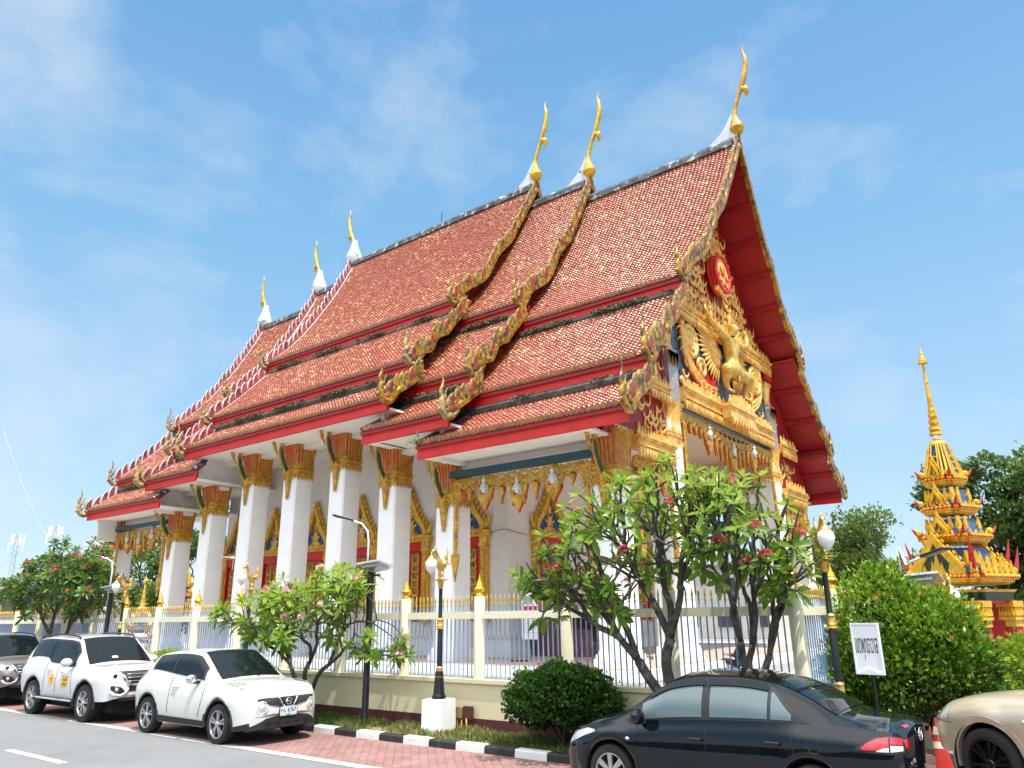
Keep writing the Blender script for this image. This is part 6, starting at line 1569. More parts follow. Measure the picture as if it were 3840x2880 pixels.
# dark parked motorcycle-like shape and a seated person in black on the steps beyond
# (modelled below with the figures)
# ================================================================ person on the steps, bird on a bracket
M['skin']=mat('skin',(.33,.18,.11),.6); M['cloth_black']=mat('black_cloth',(.012,.012,.016),.85,nscale=30,namt=.2)
px,py,pz=-8.15,20.2,.76
pe=empty('person',(px,py,pz),R(-60),'person in black clothes sitting on the temple steps, seen through the fence bars','person')
sk=[(0,0,.10),(0,0,.30),(0,.02,.50),(0,.03,.60),(0,.0,.72),(0,.01,.82)]
ed=[(0,1),(1,2),(2,3),(3,4),(4,5)]; rd=[.15,.15,.17,.06,.09,.075]
for s in (-1,1):
    i=len(sk); sk += [(s*.19,.02,.50),(s*.24,-.10,.30),(s*.10,-.30,.34),(s*.06,-.36,.34),(s*.10,-.05,.10),(s*.13,-.42,.20),(s*.12,-.44,-.18),(s*.12,-.56,-.24)]
    ed += [(2,i),(i,i+1),(i+1,i+2),(i+2,i+3),(0,i+4),(i+4,i+5),(i+5,i+6),(i+6,i+7)]; rd += [.065,.05,.036,.03,.10,.075,.05,.04]
me=skin_mesh([Vector(v) for v in sk],ed,rd,0,2); me.materials.append(M['cloth_black']); me.materials.append(M['skin'])
mi=[0]*len(me.polygons)
for p in me.polygons:
    c=p.center
    if c.z>.60 or (abs(c.x)<.16 and c.y<-.27 and c.z>.27 and c.z<.42 and c.y>-.40): mi[p.index]=1
me.polygons.foreach_set('material_index',mi)
bo=bpy.data.objects.new('body',me); COL.objects.link(bo); bo.parent=pe
b=MB(); b.ball((0,.025,.80),.112,14,10,0,(.95,1.0,.95)); hb=[i for i in range(len(b.v))]; b.build('hair',M['cloth_black'],pe,smooth=True)
b=MB()
for s in (-1,1):
    for k in range(4): b.tube([(s*.06+s*.012*k-.02*s,-.37,.34),(s*.055+s*.012*k-.02*s,-.41,.325),(s*.05+s*.01*k-.02*s,-.43,.30)],[.009,.008,.006],5)
    b.tube([(s*.04,-.37,.35),(s*.02,-.39,.36)],[.01,.007],5); b.ball((s*.028,-.080,.745),.012,6,4)
b.ball((0,-.095,.72),.016,6,4); b.build('hands',M['skin'],pe,smooth=True)
# dark bird perched on a column bracket
bd=empty('bird',(-14.93,15.45,6.93),R(40),'small black bird perched on the gilded column bracket under the porch eave','bird')
b=MB(); b.tube(catmull([(.0,.16,-.03),(.0,.08,.02),(.0,.0,.06),(.0,-.07,.12),(.0,-.11,.17)],4),[.008,.015,.022,.03,.04,.05,.055,.055,.05,.045,.04,.04,.038,.038,.036,.03,.02],8); b.tube([(0,-.13,.17),(0,-.18,.16)],[.014,.003],5)
for s in (-1,1): b.tube([(s*.02,.0,.02),(s*.02,-.01,-.06)],[.006,.005],4); b.tube([(s*.045,-.02,.09),(s*.05,.06,.04),(s*.03,.14,-.01)],[.02,.025,.005],5,flat=.5,flat_axis=(1,0,0))
b.build('body',M['cloth_black'],bd,smooth=True)
# ================================================================ trees and shrubs
M['leaf_fr']=mat_rnd('frangipani_leaf',[(0,(.045,.10,.014)),(.4,(.115,.22,.022)),(.75,(.23,.36,.038)),(1,(.36,.46,.07))],.38,trans=.48,spec=.4)
M['leaf_frd']=mat_rnd('dark_frangipani_leaf',[(0,(.028,.075,.014)),(.5,(.075,.16,.022)),(.85,(.16,.27,.04)),(1,(.27,.33,.07))],.36,trans=.42,spec=.4)
M['leaf_bush']=mat_rnd('bush_leaf',[(0,(.020,.060,.010)),(.5,(.050,.13,.016)),(.85,(.10,.22,.024)),(1,(.17,.29,.035))],.36,trans=.3,spec=.4)
M['leaf_lime']=mat_rnd('lime_leaf',[(0,(.030,.080,.008)),(.3,(.085,.19,.014)),(.65,(.20,.34,.022)),(.965,(.32,.43,.03)),(1,(.55,.18,.04))],.36,trans=.3,spec=.4)
M['leaf_far']=mat_rnd('far_leaf',[(0,(.06,.11,.02)),(.5,(.14,.22,.035)),(.85,(.27,.36,.07)),(1,(.40,.46,.14))],.5,trans=.5)
M['leaf_fard']=mat_rnd('far_dark_leaf',[(0,(.03,.07,.014)),(.5,(.07,.14,.022)),(.85,(.15,.24,.04)),(1,(.25,.32,.08))],.5,trans=.45)
M['flower_red']=mat_rnd('red_flower',[(0,(.42,.010,.05)),(.6,(.62,.025,.09)),(1,(.78,.16,.22))],.5,trans=.3)
M['flower_pink']=mat_rnd('pink_flower',[(0,(.62,.16,.27)),(.6,(.76,.36,.46)),(1,(.82,.62,.62))],.5,trans=.3)
def leaf(V,F,Rn,p,d,up,L,W,r,droop=.25):
    """folded pointed leaf: 7 rows of triangles"""
    d=d.normalized(); s=d.cross(up)
    if s.length<1e-4: s=d.orthogonal()
    s.normalize(); n=s.cross(d).normalized()
    o=len(V); f=-.18*W
    q=lambda t,w,h: p+d*(L*t)+s*(w*W)+n*h-Vector((0,0,droop*L*t*t))
    V += [q(0,0,0),q(.35,-.40,0),q(.35,0,f),q(.35,.40,0),q(.72,-.48,0),q(.72,0,f),q(.72,.48,0),q(1,0,0)]
    for t in ((0,1,2),(0,2,3),(1,4,5),(1,5,2),(2,5,6),(2,6,3),(4,7,5),(5,7,6)): F.append(tuple(o+i for i in t)); Rn.append(r)
def branch_tree(base, tips, rng, r_tip=.011, power=.37, rise=.40, first=.16):
    """forking limbs that reach every tip; returns list of (points, radii)"""
    out=[]
    def rec(p,d,T,depth):
        n=len(T); c=sum(T,Vector())/n
        if n==1:
            e=T[0]; m=p.lerp(e,.5)+d*(e-p).length*.16; out.append((catmull([p,m,e],4),[lerp(r_tip*1.35,r_tip*.8,i/8) for i in range(9)])); return
        frac=rise if depth>0 else first
        q=p.lerp(c,frac); L=(q-p).length
        m=p.lerp(q,.5)+d*L*.18+Vector((rng.gauss(0,.05),rng.gauss(0,.05),rng.gauss(0,.03)))*L
        r0=r_tip*n**power; r1=r_tip*(n*.8)**power
        pts=catmull([p,m,q],4); out.append((pts,[lerp(r0,r1,i/(len(pts)-1)) for i in range(len(pts))]))
        nd=(q-m).normalized()
        # split along the widest direction, sometimes in three
        k=3 if (n>=7 and rng.random()<.5) else 2
        D=[t-c for t in T]; best=None
        for _ in range(10):
            a=Vector((rng.gauss(0,1),rng.gauss(0,1),rng.gauss(0,.8))).normalized(); v=sum(x.dot(a)**2 for x in D)
            if best is None or v>best[0]: best=(v,a)
        a=best[1]; T2=sorted(T,key=lambda t:t.dot(a)); 
        cuts=[0]+[int(n*(j+1)/k+rng.uniform(-.12,.12)*n/k) for j in range(k-1)]+[n]
        for i in range(k):
            S=T2[cuts[i]:cuts[i+1]]
            if S: rec(q,nd,S,depth+1)
    rec(Vector(base),Vector((0,0,1)),tips,0)
    return out
def sample_lobes(lobes,n,rng,inner=.55):
    tot=sum(l[1][0]*l[1][1]*l[1][2]*l[2] for l in lobes); T=[]
    for c,r,w in lobes:
        k=max(1,int(round(n*r[0]*r[1]*r[2]*w/tot))); j=0
        while j<k:
            v=Vector((rng.uniform(-1,1),rng.uniform(-1,1),rng.uniform(-.75,1)))
            if not inner<v.length<1: continue
            T.append(Vector((c[0]+v.x*r[0],c[1]+v.y*r[1],c[2]+v.z*r[2]))); j+=1
    return T
def frangipani(base,lobes,ntips,label,leafm,flowerm,fl_frac,leafL=.24,leafW=.075,seed=1,nl=(9,13),r_tip=.011,barkm='bark',bright=.5,inner=.55,bare=0.0):
    rng=random.Random(seed); root=empty('frangipani_tree',base,0,label,'tree')
    Bv=Vector(base); tips=sample_lobes(lobes,ntips,rng,inner)
    b=MB(); br=branch_tree(base,tips,rng,r_tip)
    for pts,rad in br: b.tube([p-Bv for p in pts],rad,6 if rad[0]>.025 else 5)
    b.lathe([(br[0][1][0]*1.5,-.05),(br[0][1][0]*1.15,.10),(br[0][1][0],.25)],(0,0,0),8)
    b.build('trunk',M[barkm],root,smooth=True)
    V=[];F=[];Rn=[];FV=[];FF=[];FR=[]
    ends=[(pts[-1],(pts[-1]-pts[-3]).normalized()) for pts,rad in br if len(pts)==9 and rad[-1]<r_tip*.9]
    zs=[p.z for p,_ in ends]; z0,z1=min(zs),max(zs)
    for p,d in ends:
        if rng.random()<bare: continue
        q=p-Bv; ax=(d+Vector((0,0,.55))).normalized(); n=rng.randint(*nl); g=rng.gauss(0,.10); a0=rng.uniform(0,6.28)
        e1=ax.orthogonal().normalized(); e2=ax.cross(e1)
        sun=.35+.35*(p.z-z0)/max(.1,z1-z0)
        for k in range(n):
            a=a0+k*2.4; el=lerp(-.05,1.05,(k+.5)/n)+rng.gauss(0,.12); sz=lerp(1.12,.68,k/n)*rng.uniform(.8,1.15)
            dd=(e1*math.cos(a)+e2*math.sin(a))*math.cos(el)+ax*math.sin(el)
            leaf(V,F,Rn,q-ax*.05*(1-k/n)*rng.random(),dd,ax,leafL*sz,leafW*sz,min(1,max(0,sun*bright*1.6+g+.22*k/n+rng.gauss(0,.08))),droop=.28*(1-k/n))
        if rng.random()<fl_frac:
            for k in range(rng.randint(7,14)):
                v=Vector((rng.gauss(0,1),rng.gauss(0,1),abs(rng.gauss(0,1)))).normalized(); c=q+ax*.10+v*.085*rng.uniform(.5,1.1); s=v.orthogonal().normalized(); t=v.cross(s); r=rng.random()
                for j in range(5):
                    an=j*1.2566; u=s*math.cos(an)+t*math.sin(an); w=s*math.cos(an+.9)+t*math.sin(an+.9); o=len(FV)
                    FV += [c,c+u*.026+v*.006,c+(u+w*.6)*.036+v*.012,c+w*.020+v*.008]; FF += [(o,o+1,o+2),(o,o+2,o+3)]; FR += [min(1,max(0,r+rng.gauss(0,.15)))]*2
    np_mesh('crown',[tuple(v) for v in V],F,M[leafm],root,rnd=Rn)
    if FV: np_mesh('flowers',[tuple(v) for v in FV],FF,M[flowerm],root,rnd=FR)
    return root
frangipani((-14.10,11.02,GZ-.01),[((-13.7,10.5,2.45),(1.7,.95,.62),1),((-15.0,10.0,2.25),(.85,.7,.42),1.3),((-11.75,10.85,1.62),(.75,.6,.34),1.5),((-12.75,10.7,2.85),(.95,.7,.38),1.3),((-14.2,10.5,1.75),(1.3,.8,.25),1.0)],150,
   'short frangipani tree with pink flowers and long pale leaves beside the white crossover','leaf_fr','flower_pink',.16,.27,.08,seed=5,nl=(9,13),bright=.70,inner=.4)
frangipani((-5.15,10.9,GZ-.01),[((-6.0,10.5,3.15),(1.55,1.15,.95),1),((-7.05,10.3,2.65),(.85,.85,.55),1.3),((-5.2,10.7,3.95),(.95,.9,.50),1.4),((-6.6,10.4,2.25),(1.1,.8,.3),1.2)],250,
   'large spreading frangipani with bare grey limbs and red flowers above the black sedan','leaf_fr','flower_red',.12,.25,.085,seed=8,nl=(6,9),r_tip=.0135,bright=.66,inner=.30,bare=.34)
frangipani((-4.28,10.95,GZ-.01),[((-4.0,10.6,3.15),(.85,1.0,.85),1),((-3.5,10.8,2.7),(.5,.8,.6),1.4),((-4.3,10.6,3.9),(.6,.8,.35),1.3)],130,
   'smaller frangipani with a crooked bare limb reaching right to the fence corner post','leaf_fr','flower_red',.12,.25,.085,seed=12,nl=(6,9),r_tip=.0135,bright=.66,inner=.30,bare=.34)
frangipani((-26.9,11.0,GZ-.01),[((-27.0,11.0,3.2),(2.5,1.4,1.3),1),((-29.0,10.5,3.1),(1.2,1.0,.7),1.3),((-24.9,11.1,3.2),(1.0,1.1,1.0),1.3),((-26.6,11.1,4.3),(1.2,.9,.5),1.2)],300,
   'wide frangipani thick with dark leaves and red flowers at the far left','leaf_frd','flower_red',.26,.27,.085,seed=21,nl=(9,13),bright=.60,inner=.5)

def leafball(name,root,lobes,n,size,m,seed,up=.35,spike=0.0,shell=.78,lum=(.25,.55),clumps=0,thin=.42):
    """many small leaf faces through a few blended lobes, denser at the surface"""
    rs=np.random.RandomState(seed); V=[];F=[];Rn=[]
    tot=sum(l[1][0]*l[1][1]+l[1][1]*l[1][2]+l[1][0]*l[1][2] for l in lobes)
    for c,r in lobes:
        k=int(n*(r[0]*r[1]+r[1]*r[2]+r[0]*r[2])/tot)
        cl=[(v/np.linalg.norm(v)) for v in rs.normal(size=(clumps,3))] if clumps else None; ph=rs.uniform(0,6.28,6)
        v=rs.normal(size=(k,3)); v/=np.linalg.norm(v,axis=1)[:,None]
        lump=1+.10*np.sin(v[:,0]*6+ph[0])*np.sin(v[:,1]*6+ph[1])+.09*np.sin(v[:,2]*9+ph[2]+v[:,0]*5)+.05*np.sin(v[:,1]*17+ph[3])*np.sin(v[:,2]*15+ph[4])
        if cl is not None:
            dt=np.max(v@np.array(cl).T,axis=1); keep=dt>.80+.12*rs.rand(k); lump*=1+.35*(dt-.9)
        else: keep=np.ones(k,bool)
        rad=(shell+(1-shell)*rs.rand(k)**.5)*lump+spike*(rs.rand(k)**7)
        P=np.array(c)+v*np.array(r)*rad[:,None]
        tone=rs.normal(0,.10)
        for i in range(k):
            if not keep[i]: continue
            d=Vector(v[i])*.8+Vector(rs.normal(0,.6,3))+Vector((0,0,up)); d.normalize(); s=size*rs.uniform(.65,1.3)
            sd=d.orthogonal().normalized(); sd.rotate(Matrix.Rotation(rs.uniform(0,6.28),3,d)); p=Vector(P[i]); o=len(V); nn=sd.cross(d)*s*.12
            V += [p,p+d*s*.5+sd*s*thin+nn,p+d*s,p+d*s*.5-sd*s*thin+nn]; F.append((o,o+1,o+2,o+3))
            Rn.append(min(1,max(0,lerp(lum[0],lum[1],(v[i][2]+1)/2)+tone+rs.normal(0,.14)+(.22 if rad[i]>1.08 else 0))))  # light put into leaf colour: paler on top and outside, darker below
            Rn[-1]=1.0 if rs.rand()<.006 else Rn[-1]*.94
    b0=np.array(root.location); return np_mesh(name,np.array([tuple(v) for v in V])-b0,F,M[m],root,rnd=Rn)
def stems(root,base,tops,r=.02,m='bark_dark'):
    rng=random.Random(3); b=MB(); o=Vector(root.location)
    for t in tops:
        p=Vector(base)-o+Vector((rng.uniform(-.06,.06),rng.uniform(-.06,.06),-.03)); e=Vector(t)-o; mid=p.lerp(e,.45)+Vector((rng.uniform(-.06,.06),rng.uniform(-.06,.06),.05)); q=catmull([p,mid,e],5); b.tube(q,[lerp(r,r*.4,i/(len(q)-1)) for i in range(len(q))],6)
    b.build('trunk',M[m],root,smooth=True)
# clipped round bush at the wall
rb=empty('round_bush',(-7.42,10.82,GZ),0,'dark green clipped round bush on thin stems in front of the fence wall','bush')
stems(rb,(-7.42,10.82,GZ),[(-7.42+.55*math.cos(a)*q,10.82+.5*math.sin(a)*q,.75+.25*q) for a in np.linspace(0,6,9) for q in (.5,1)],.024)
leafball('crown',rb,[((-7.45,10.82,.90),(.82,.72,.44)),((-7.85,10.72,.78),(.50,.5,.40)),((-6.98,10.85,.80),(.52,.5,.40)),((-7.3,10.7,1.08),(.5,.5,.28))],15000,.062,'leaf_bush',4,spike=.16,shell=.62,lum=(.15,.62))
# low clipped hedge ball behind the white cars
hb=empty('lime_bush',(-19.8,10.75,GZ),0,'low lime green bush showing between the white SUV and the crossover','bush')
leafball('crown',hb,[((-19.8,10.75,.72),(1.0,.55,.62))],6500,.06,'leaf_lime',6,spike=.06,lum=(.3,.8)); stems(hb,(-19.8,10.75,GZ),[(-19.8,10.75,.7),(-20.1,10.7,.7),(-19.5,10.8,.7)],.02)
# big loose shrub at the right
sb=empty('large_shrub',(-2.78,13.25,.11),0,'tall dense bright green shrub with orange young leaves behind the signboard','shrub')
stems(sb,(-2.78,13.25,.11),[(-2.95,13.2,1.3),(-2.6,13.3,1.4),(-3.2,13.3,1.2),(-2.3,13.2,1.2),(-2.75,13.1,1.8),(-2.5,13.5,1.1)],.045)
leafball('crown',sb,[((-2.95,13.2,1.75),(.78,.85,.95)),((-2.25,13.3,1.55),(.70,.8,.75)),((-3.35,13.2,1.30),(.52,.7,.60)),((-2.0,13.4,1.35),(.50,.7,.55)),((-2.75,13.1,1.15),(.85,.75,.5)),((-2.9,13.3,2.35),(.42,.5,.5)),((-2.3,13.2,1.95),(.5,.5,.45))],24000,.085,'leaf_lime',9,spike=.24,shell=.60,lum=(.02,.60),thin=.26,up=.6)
sb2=empty('young_shrub',(-1.55,14.3,.0),0,'small yellow green shrub at the right edge below the gate','shrub')
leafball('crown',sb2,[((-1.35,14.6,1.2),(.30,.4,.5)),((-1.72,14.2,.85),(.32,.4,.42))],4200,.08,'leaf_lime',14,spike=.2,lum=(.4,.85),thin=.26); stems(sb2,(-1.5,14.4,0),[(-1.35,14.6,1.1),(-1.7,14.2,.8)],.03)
# arching palm beside the gate
pa=empty('areca_palm',(-1.62,16.6,.0),0,'feathery palm with arching fronds in front of the red gate','palm')
rng=random.Random(4); V=[];F=[];Rn=[]; b=MB()
for k in range(26):
    a=rng.uniform(0,6.28); L=rng.uniform(1.0,1.55); h=rng.uniform(.5,1.05); out=Vector((math.cos(a),math.sin(a),0))
    P=[Vector((.02*k%.1,0,.15)),out*.15*L+Vector((0,0,h*.9)),out*.50*L+Vector((0,0,h*1.45)),out*.85*L+Vector((0,0,h*1.35)),out*1.1*L+Vector((0,0,h*.95))]; q=catmull(P,7); b.tube(q,[lerp(.014,.004,i/(len(q)-1)) for i in range(len(q))],4)
    for i in range(7,len(q)-1):
        t=(q[i+1]-q[i-1]).normalized(); s=t.cross(Vector((0,0,1))).normalized()
        for sg in (-1,1):
            for e in (0,.5):
                leaf(V,F,Rn,q[i].lerp(q[i+1],e),s*sg*.9+t*.7,Vector((0,0,1)),.34*math.sin(math.pi*min(.97,(i-3)/(len(q)-3)))+.06,.035,min(1,max(0,rng.gauss(.45,.2))),droop=.35)
np_mesh('fronds',[tuple(v) for v in V],F,M['leaf_fr'],pa,rnd=Rn); b.build('trunk',M['bark'],pa,smooth=True)
# trees farther away: limbs plus leaf clumps with gaps
def far_tree(base,height,rx,ry,label,m,seed,n=9000,size=.26,lobes=9,z0=.35,group=None,open_=.0,gap=.0):
    rng=random.Random(seed); root=empty('background_tree',base,0,label,'tree',group); Bv=Vector(base)
    L=[]; tips=[]
    for i in range(lobes):
        a=rng.uniform(0,6.28); q=rng.uniform(.15,.85); zc=lerp(z0,.88,rng.random()**.8)*height; sp=math.sin(math.pi*min(1,max(.12,(zc/height-z0*.6)/(1.15-z0*.6))))
        c=Bv+Vector((math.cos(a)*rx*q*sp,math.sin(a)*ry*q*sp,zc)); r=rng.uniform(.26,.44)*rx*(1-.35*open_); L.append((tuple(c),(r,r*ry/rx,r*rng.uniform(.55,.8)))); tips.append(c)
        for _ in range(3): tips.append(c+Vector((rng.uniform(-1,1)*r,rng.uniform(-1,1)*r,rng.uniform(-.2,.9)*r)))
    b=MB()
    for pts,rad in branch_tree(base,tips,rng,.02*height/8,.55,.45,.36): b.tube([p-Bv for p in pts],rad,5)
    b.build('trunk',M['bark_dark'],root,smooth=True)
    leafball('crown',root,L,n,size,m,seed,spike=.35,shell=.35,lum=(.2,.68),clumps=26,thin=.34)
    return root
far_tree((-9.6,35,0),6.6,2.3,1.9,'airy light green tree beyond the fence just right of the temple corner','leaf_far',31,8000,.15,14)
far_tree((-7.2,34,0),6.3,2.5,1.9,'airy light green tree between the temple and the gold spire','leaf_far',33,9000,.15,14)
far_tree((-2.7,31,0),8.0,2.4,2.0,'tall dark tree behind the gold spire, its top bare and twiggy','leaf_fard',35,16000,.17,20,z0=.25,open_=.2)
far_tree((-.6,30,0),8.0,2.0,2.0,'dark leafy tree cut off by the right edge behind the gate','leaf_fard',36,9000,.17,14)
far_tree((-61.5,31,0),9.6,3.6,3.2,'tree behind the leftmost temple columns','leaf_far',41,8000,.30,12,z0=.25)
far_tree((-55.0,30.5,0),9.2,3.6,3.2,'dark tree seen between the two left temple columns','leaf_fard',42,9000,.30,12,z0=.2)
far_tree((-49.0,33,0),9.4,3.4,3.2,'tree between the chedi and the third temple column','leaf_far',43,8000,.28,12,z0=.25)
far_tree((-15.5,52,0),7.5,3.6,3.0,'distant tree seen through the front porch of the temple','leaf_far',44,7000,.26,12,z0=.25)
# sapling rooted in the gutter
wd=empty('gutter_weed',(-14.72,14.78,6.70),0,'wispy weed sprouting from the roof gutter between two red eaves','weed')
rng=random.Random(9); V=[];F=[];Rn=[]; b=MB()
for k in range(9):
    e=Vector((rng.uniform(-.55,.25),rng.uniform(-.3,.05),rng.uniform(.15,.55))); q=catmull([Vector((0,0,0)),e*.5+Vector((0,0,.08)),e],4); b.tube(q,.006,4)
    for p in q[2:]:
        for _ in range(2): leaf(V,F,Rn,p,Vector((rng.gauss(0,1),rng.gauss(0,1),rng.gauss(0,.5))),Vector((0,0,1)),.13,.025,rng.uniform(.5,1))
b.build('stem',M['bark'],wd); np_mesh('leaves',[tuple(v) for v in V],F,M['leaf_frd'],wd,rnd=Rn)
# ================================================================ gilt gate spire at the right, and its twin seen between the columns
M['pr_blue']=mat('glazed_blue',(.03,.10,.23),.15,nscale=4,namt=.4,coat=.3)
M['pr_red']=mat('lacquer_red',(.50,.018,.018),.4,nscale=4,namt=.25)
M['pr_green']=mat('dark_green_panel',(.01,.055,.03),.4)
M['gold_y']=mat('gold_yellow',(.80,.50,.035),.35,metal=.15,nscale=5,namt=.3,dark=(.56,.29,.015))
def redent(h,k=.16):
    """square plan with stepped corners"""
    a=h; b_=h*(1-k); c=h*(1-2*k)
    q=[(a,-c),(a,c),(b_,c),(b_,b_),(c,b_),(c,a)]
    P=[]
    for i in range(4):
        ca,sa=[(1,0),(0,1),(-1,0),(0,-1)][i]
        for x,y in q: P.append((x*ca-y*sa,x*sa+y*ca))
    return P
def tier(b,h0,z0,h1,z1,mi=0,cap=True):
    p0,p1=redent(h0),redent(h1); n=len(p0); o=len(b.v); b.v += [(x,y,z0) for x,y in p0]+[(x,y,z1) for x,y in p1]
    for i in range(n): j=(i+1)%n; b.f.append((o+i,o+j,o+n+j,o+n+i)); b.m.append(mi)
    if cap: b.f.append(tuple(o+n+i for i in range(n))); b.m.append(mi); b.f.append(tuple(o+i for i in reversed(range(n)))); b.m.append(mi)
def gate(loc,label,cat):
    g=empty('gilt_spire_gate',loc,0,label,cat)
    def arch(b,h,z,w,ht,mi=0,tymp=2,faces=((0,-1),(0,1))):
        for (dx,dy) in faces:
            na=Vector((dx,dy,0)); ua=Vector((-dy,dx,0)); o3=na*(h+.03)
            for s in (-1,1):
                C=[(s*w,0),(s*w*1.02,ht*.22),(s*w*.62,ht*.50),(s*w*.25,ht*.78),(0,ht)]; C=[(p.x,p.y) for p in catmull([(a,c,0) for a,c in C],4)]; inn=[(x*.66,y*.74) for x,y in C]
                for i in range(len(C)-1): b.prism([C[i],C[i+1],inn[i+1],inn[i]],lambda a,c:o3+ua*a+uz*(z+c)-na*.02,lambda a,c:o3+ua*a+uz*(z+c)+na*.09,mi)
                for i in range(1,len(C)-1,2): x,y=C[i]; b.prism([(x,y-.03),(x+s*.05,y+.05),(x+s*.01,y+.12),(x-s*.03,y+.02)],lambda a,c:o3+ua*a+uz*(z+c),lambda a,c:o3+ua*a+uz*(z+c)+na*.05,mi)
                kanok(b,o3+na*.04,ua,uz,na,s*w*.22,z+.02,ht*.42,math.pi/2-s*.3,s,mi)
            b.prism([(-w*.66,0),(w*.66,0),(w*.42,ht*.38),(0,ht*.74),(-w*.42,ht*.38)],lambda a,c:o3+ua*a+uz*(z+c),lambda a,c:o3+ua*a+uz*(z+c)+na*.02,tymp)
            flame(b,o3,ua,uz,na,0,z+ht-.04,.10,.22,mi,th=.06); flame(b,o3+na*.02,ua,uz,na,0,z+.05,w*.3,ht*.5,mi,th=.03)
    def antefix(b,h,z,ht,n,mi=0):
        for (dx,dy) in ((0,-1),(1,0),(0,1),(-1,0)):
            na=Vector((dx,dy,0)); ua=Vector((-dy,dx,0))
            for k in range(n):
                u=lerp(-h*.86,h*.86,k/(n-1)); dd=h*(1.0 if abs(u)<h*.66 else .86); flame(b,na*(dd-.05),ua,uz,na,u,z,.13*ht/.3,ht*(1 if k%2 else .75),mi,th=.05)
        for sx in (-1,1):
            for sy in (-1,1):
                c=Vector((sx*h*.88,sy*h*.88,z)); b.tube(catmull([c,c+Vector((sx*.06,sy*.06,ht*.8)),c+Vector((sx*.12,sy*.12,ht*1.9))],4),[.06,.06,.055,.05,.045,.035,.025,.015,.006],5,3); b.ball(c+Vector((0,0,.08)),.09,7,5,mi)
    def eave(b,h,z,mi=0):
        tier(b,h*.80,z-.20,h*.92,z-.15,0); tier(b,h*.92,z-.149,h*.94,z-.09,0); tier(b,h*1.0,z-.089,h*1.02,z-.06,0); tier(b,h*1.02,z-.059,h*.97,z+.04,3)
        for (dx,dy) in ((0,-1),(1,0),(0,1),(-1,0)):
            na=Vector((dx,dy,0)); ua=Vector((-dy,dx,0)); n=int(h*2/.11)
            for k in range(n):
                u=lerp(-h*.95,h*.95,(k+.5)/n); dd=h*(1.02 if abs(u)<h*.68 else .87); p=na*dd+ua*u+Vector((0,0,z-.01)); b.prism([(-.045,0),(0,-.045),(.045,0),(0,.045)],lambda a,c:p+ua*a+uz*c-na*.02,lambda a,c:p+ua*a+uz*c+na*.02,0)
    MS=[M['gold_y'],M['pr_blue'],M['pr_green'],M['pr_red']]
    # body: red door shafts and gilt columns
    b=MB()
    for sx in (-1,1):
        for sy in (-1,1): b.box(sx*.64-.14,sx*.64+.14,sy*.64-.14,sy*.64+.14,0,2.30,3)
    b.box(-.55,.55,.45,.52,0,2.30,3)
    body=b.build('body',MS,g)
    b=MB()
    for sx in (-1,1):
        for sy in (-1,1):
            for z0,z1,w in ((0,.2,.21),(.2,.3,.18),(1.75,1.90,.165),(1.90,1.98,.20),(1.98,2.2,.17),(2.2,2.34,.21)): b.box(sx*.64-w,sx*.64+w,sy*.64-w,sy*.64+w,z0,z1-.003)
            for k in range(5): flame(b,Vector((sx*.64,sy*.64-.175,0)),ux,uz,-uy,-.14+.07*k,2.0,.07,.22,0,th=.04); flame(b,Vector((sx*.64+.175,sy*.64,0)),uy,uz,ux,-.14+.07*k,2.0,.07,.22,0,th=.04)
    b.build('gilt_columns',MS[0],body)
    b=MB(); tier(b,.80,2.36,.86,2.54,2); tier(b,.86,2.541,.91,2.60,0); eave(b,.97,2.92); b.box(-.76,.76,-.76,.76,2.28,2.359,3)
    antefix(b,.93,2.96,.34,8); antefix(b,.80,3.12,.36,6); b.build('main_eave',MS,g)
    b=MB(); arch(b,.84,2.96,.60,1.02); b.build('main_gable',MS,g)
    for (h0,z0,h1,z1,eh,nm) in ((.74,2.98,.50,3.60,.67,4),(.56,3.94,.41,4.32,.53,4),(.46,4.66,.34,5.06,.42,4)):
        b=MB(); tier(b,h0,z0,h1,z1,1)
        eave(b,eh,z1+.30)
        antefix(b,eh*.95,z1+.34,.11,6)
        for (dx,dy) in ((0,-1),(1,0),(0,1),(-1,0)):           # gilt leaves on the blue glaze
            na=Vector((dx,dy,0)); ua=Vector((-dy,dx,0))
            for u in (-.85,-.55,.55,.85):
                hh=lerp(h0,h1,.6)*(1.0 if abs(u)<.68 else .86); flame(b,na*(hh-.0),ua,uz,na,u*lerp(h0,h1,.6),z0+(z1-z0)*.45,.11,.26,0,th=.05); flame(b,na*(hh-.0),ua,uz,na,u*lerp(h0,h1,.6),z0+(z1-z0)*.47,.11,.12,0,th=.05,down=True)
        b.build('tier',MS,g)
        b=MB(); arch(b,eh*.78,z1+.34,eh*.32,.40,tymp=1); b.build('tier_gable',MS,g)
    b=MB(); tier(b,.37,5.40,.19,6.25,1)
    for (dx,dy) in ((0,-1),(1,0),(0,1),(-1,0)):
        na=Vector((dx,dy,0)); ua=Vector((-dy,dx,0))
        for u in (-.9,-.62,-.35,.35,.62,.9):
            b.tube([na*(.38 if abs(u)<.7 else .325)+ua*u*.37+Vector((0,0,5.41)),na*(.20 if abs(u)<.7 else .17)+ua*u*.19+Vector((0,0,6.24))],[.032,.02],5,0)
        for k in range(4): kanok(b,na*(.365-.04*k),ua,uz,na,.0,5.46+.17*k,.22,1.2,1,0); kanok(b,na*(.365-.04*k),ua,uz,na,.0,5.46+.17*k,.22,1.94,-1,0)
    b.lathe([(.21,6.24),(.215,6.28),(.17,6.36),(.11,6.38)],(0,0,0),16,0); b.build('bell',MS,g)
    b=MB(); 
    for a in range(4): b.ball((.055*math.cos(a*math.pi/2+.4),.055*math.sin(a*math.pi/2+.4),6.48),.075,10,7,0,(1,1,1.15))
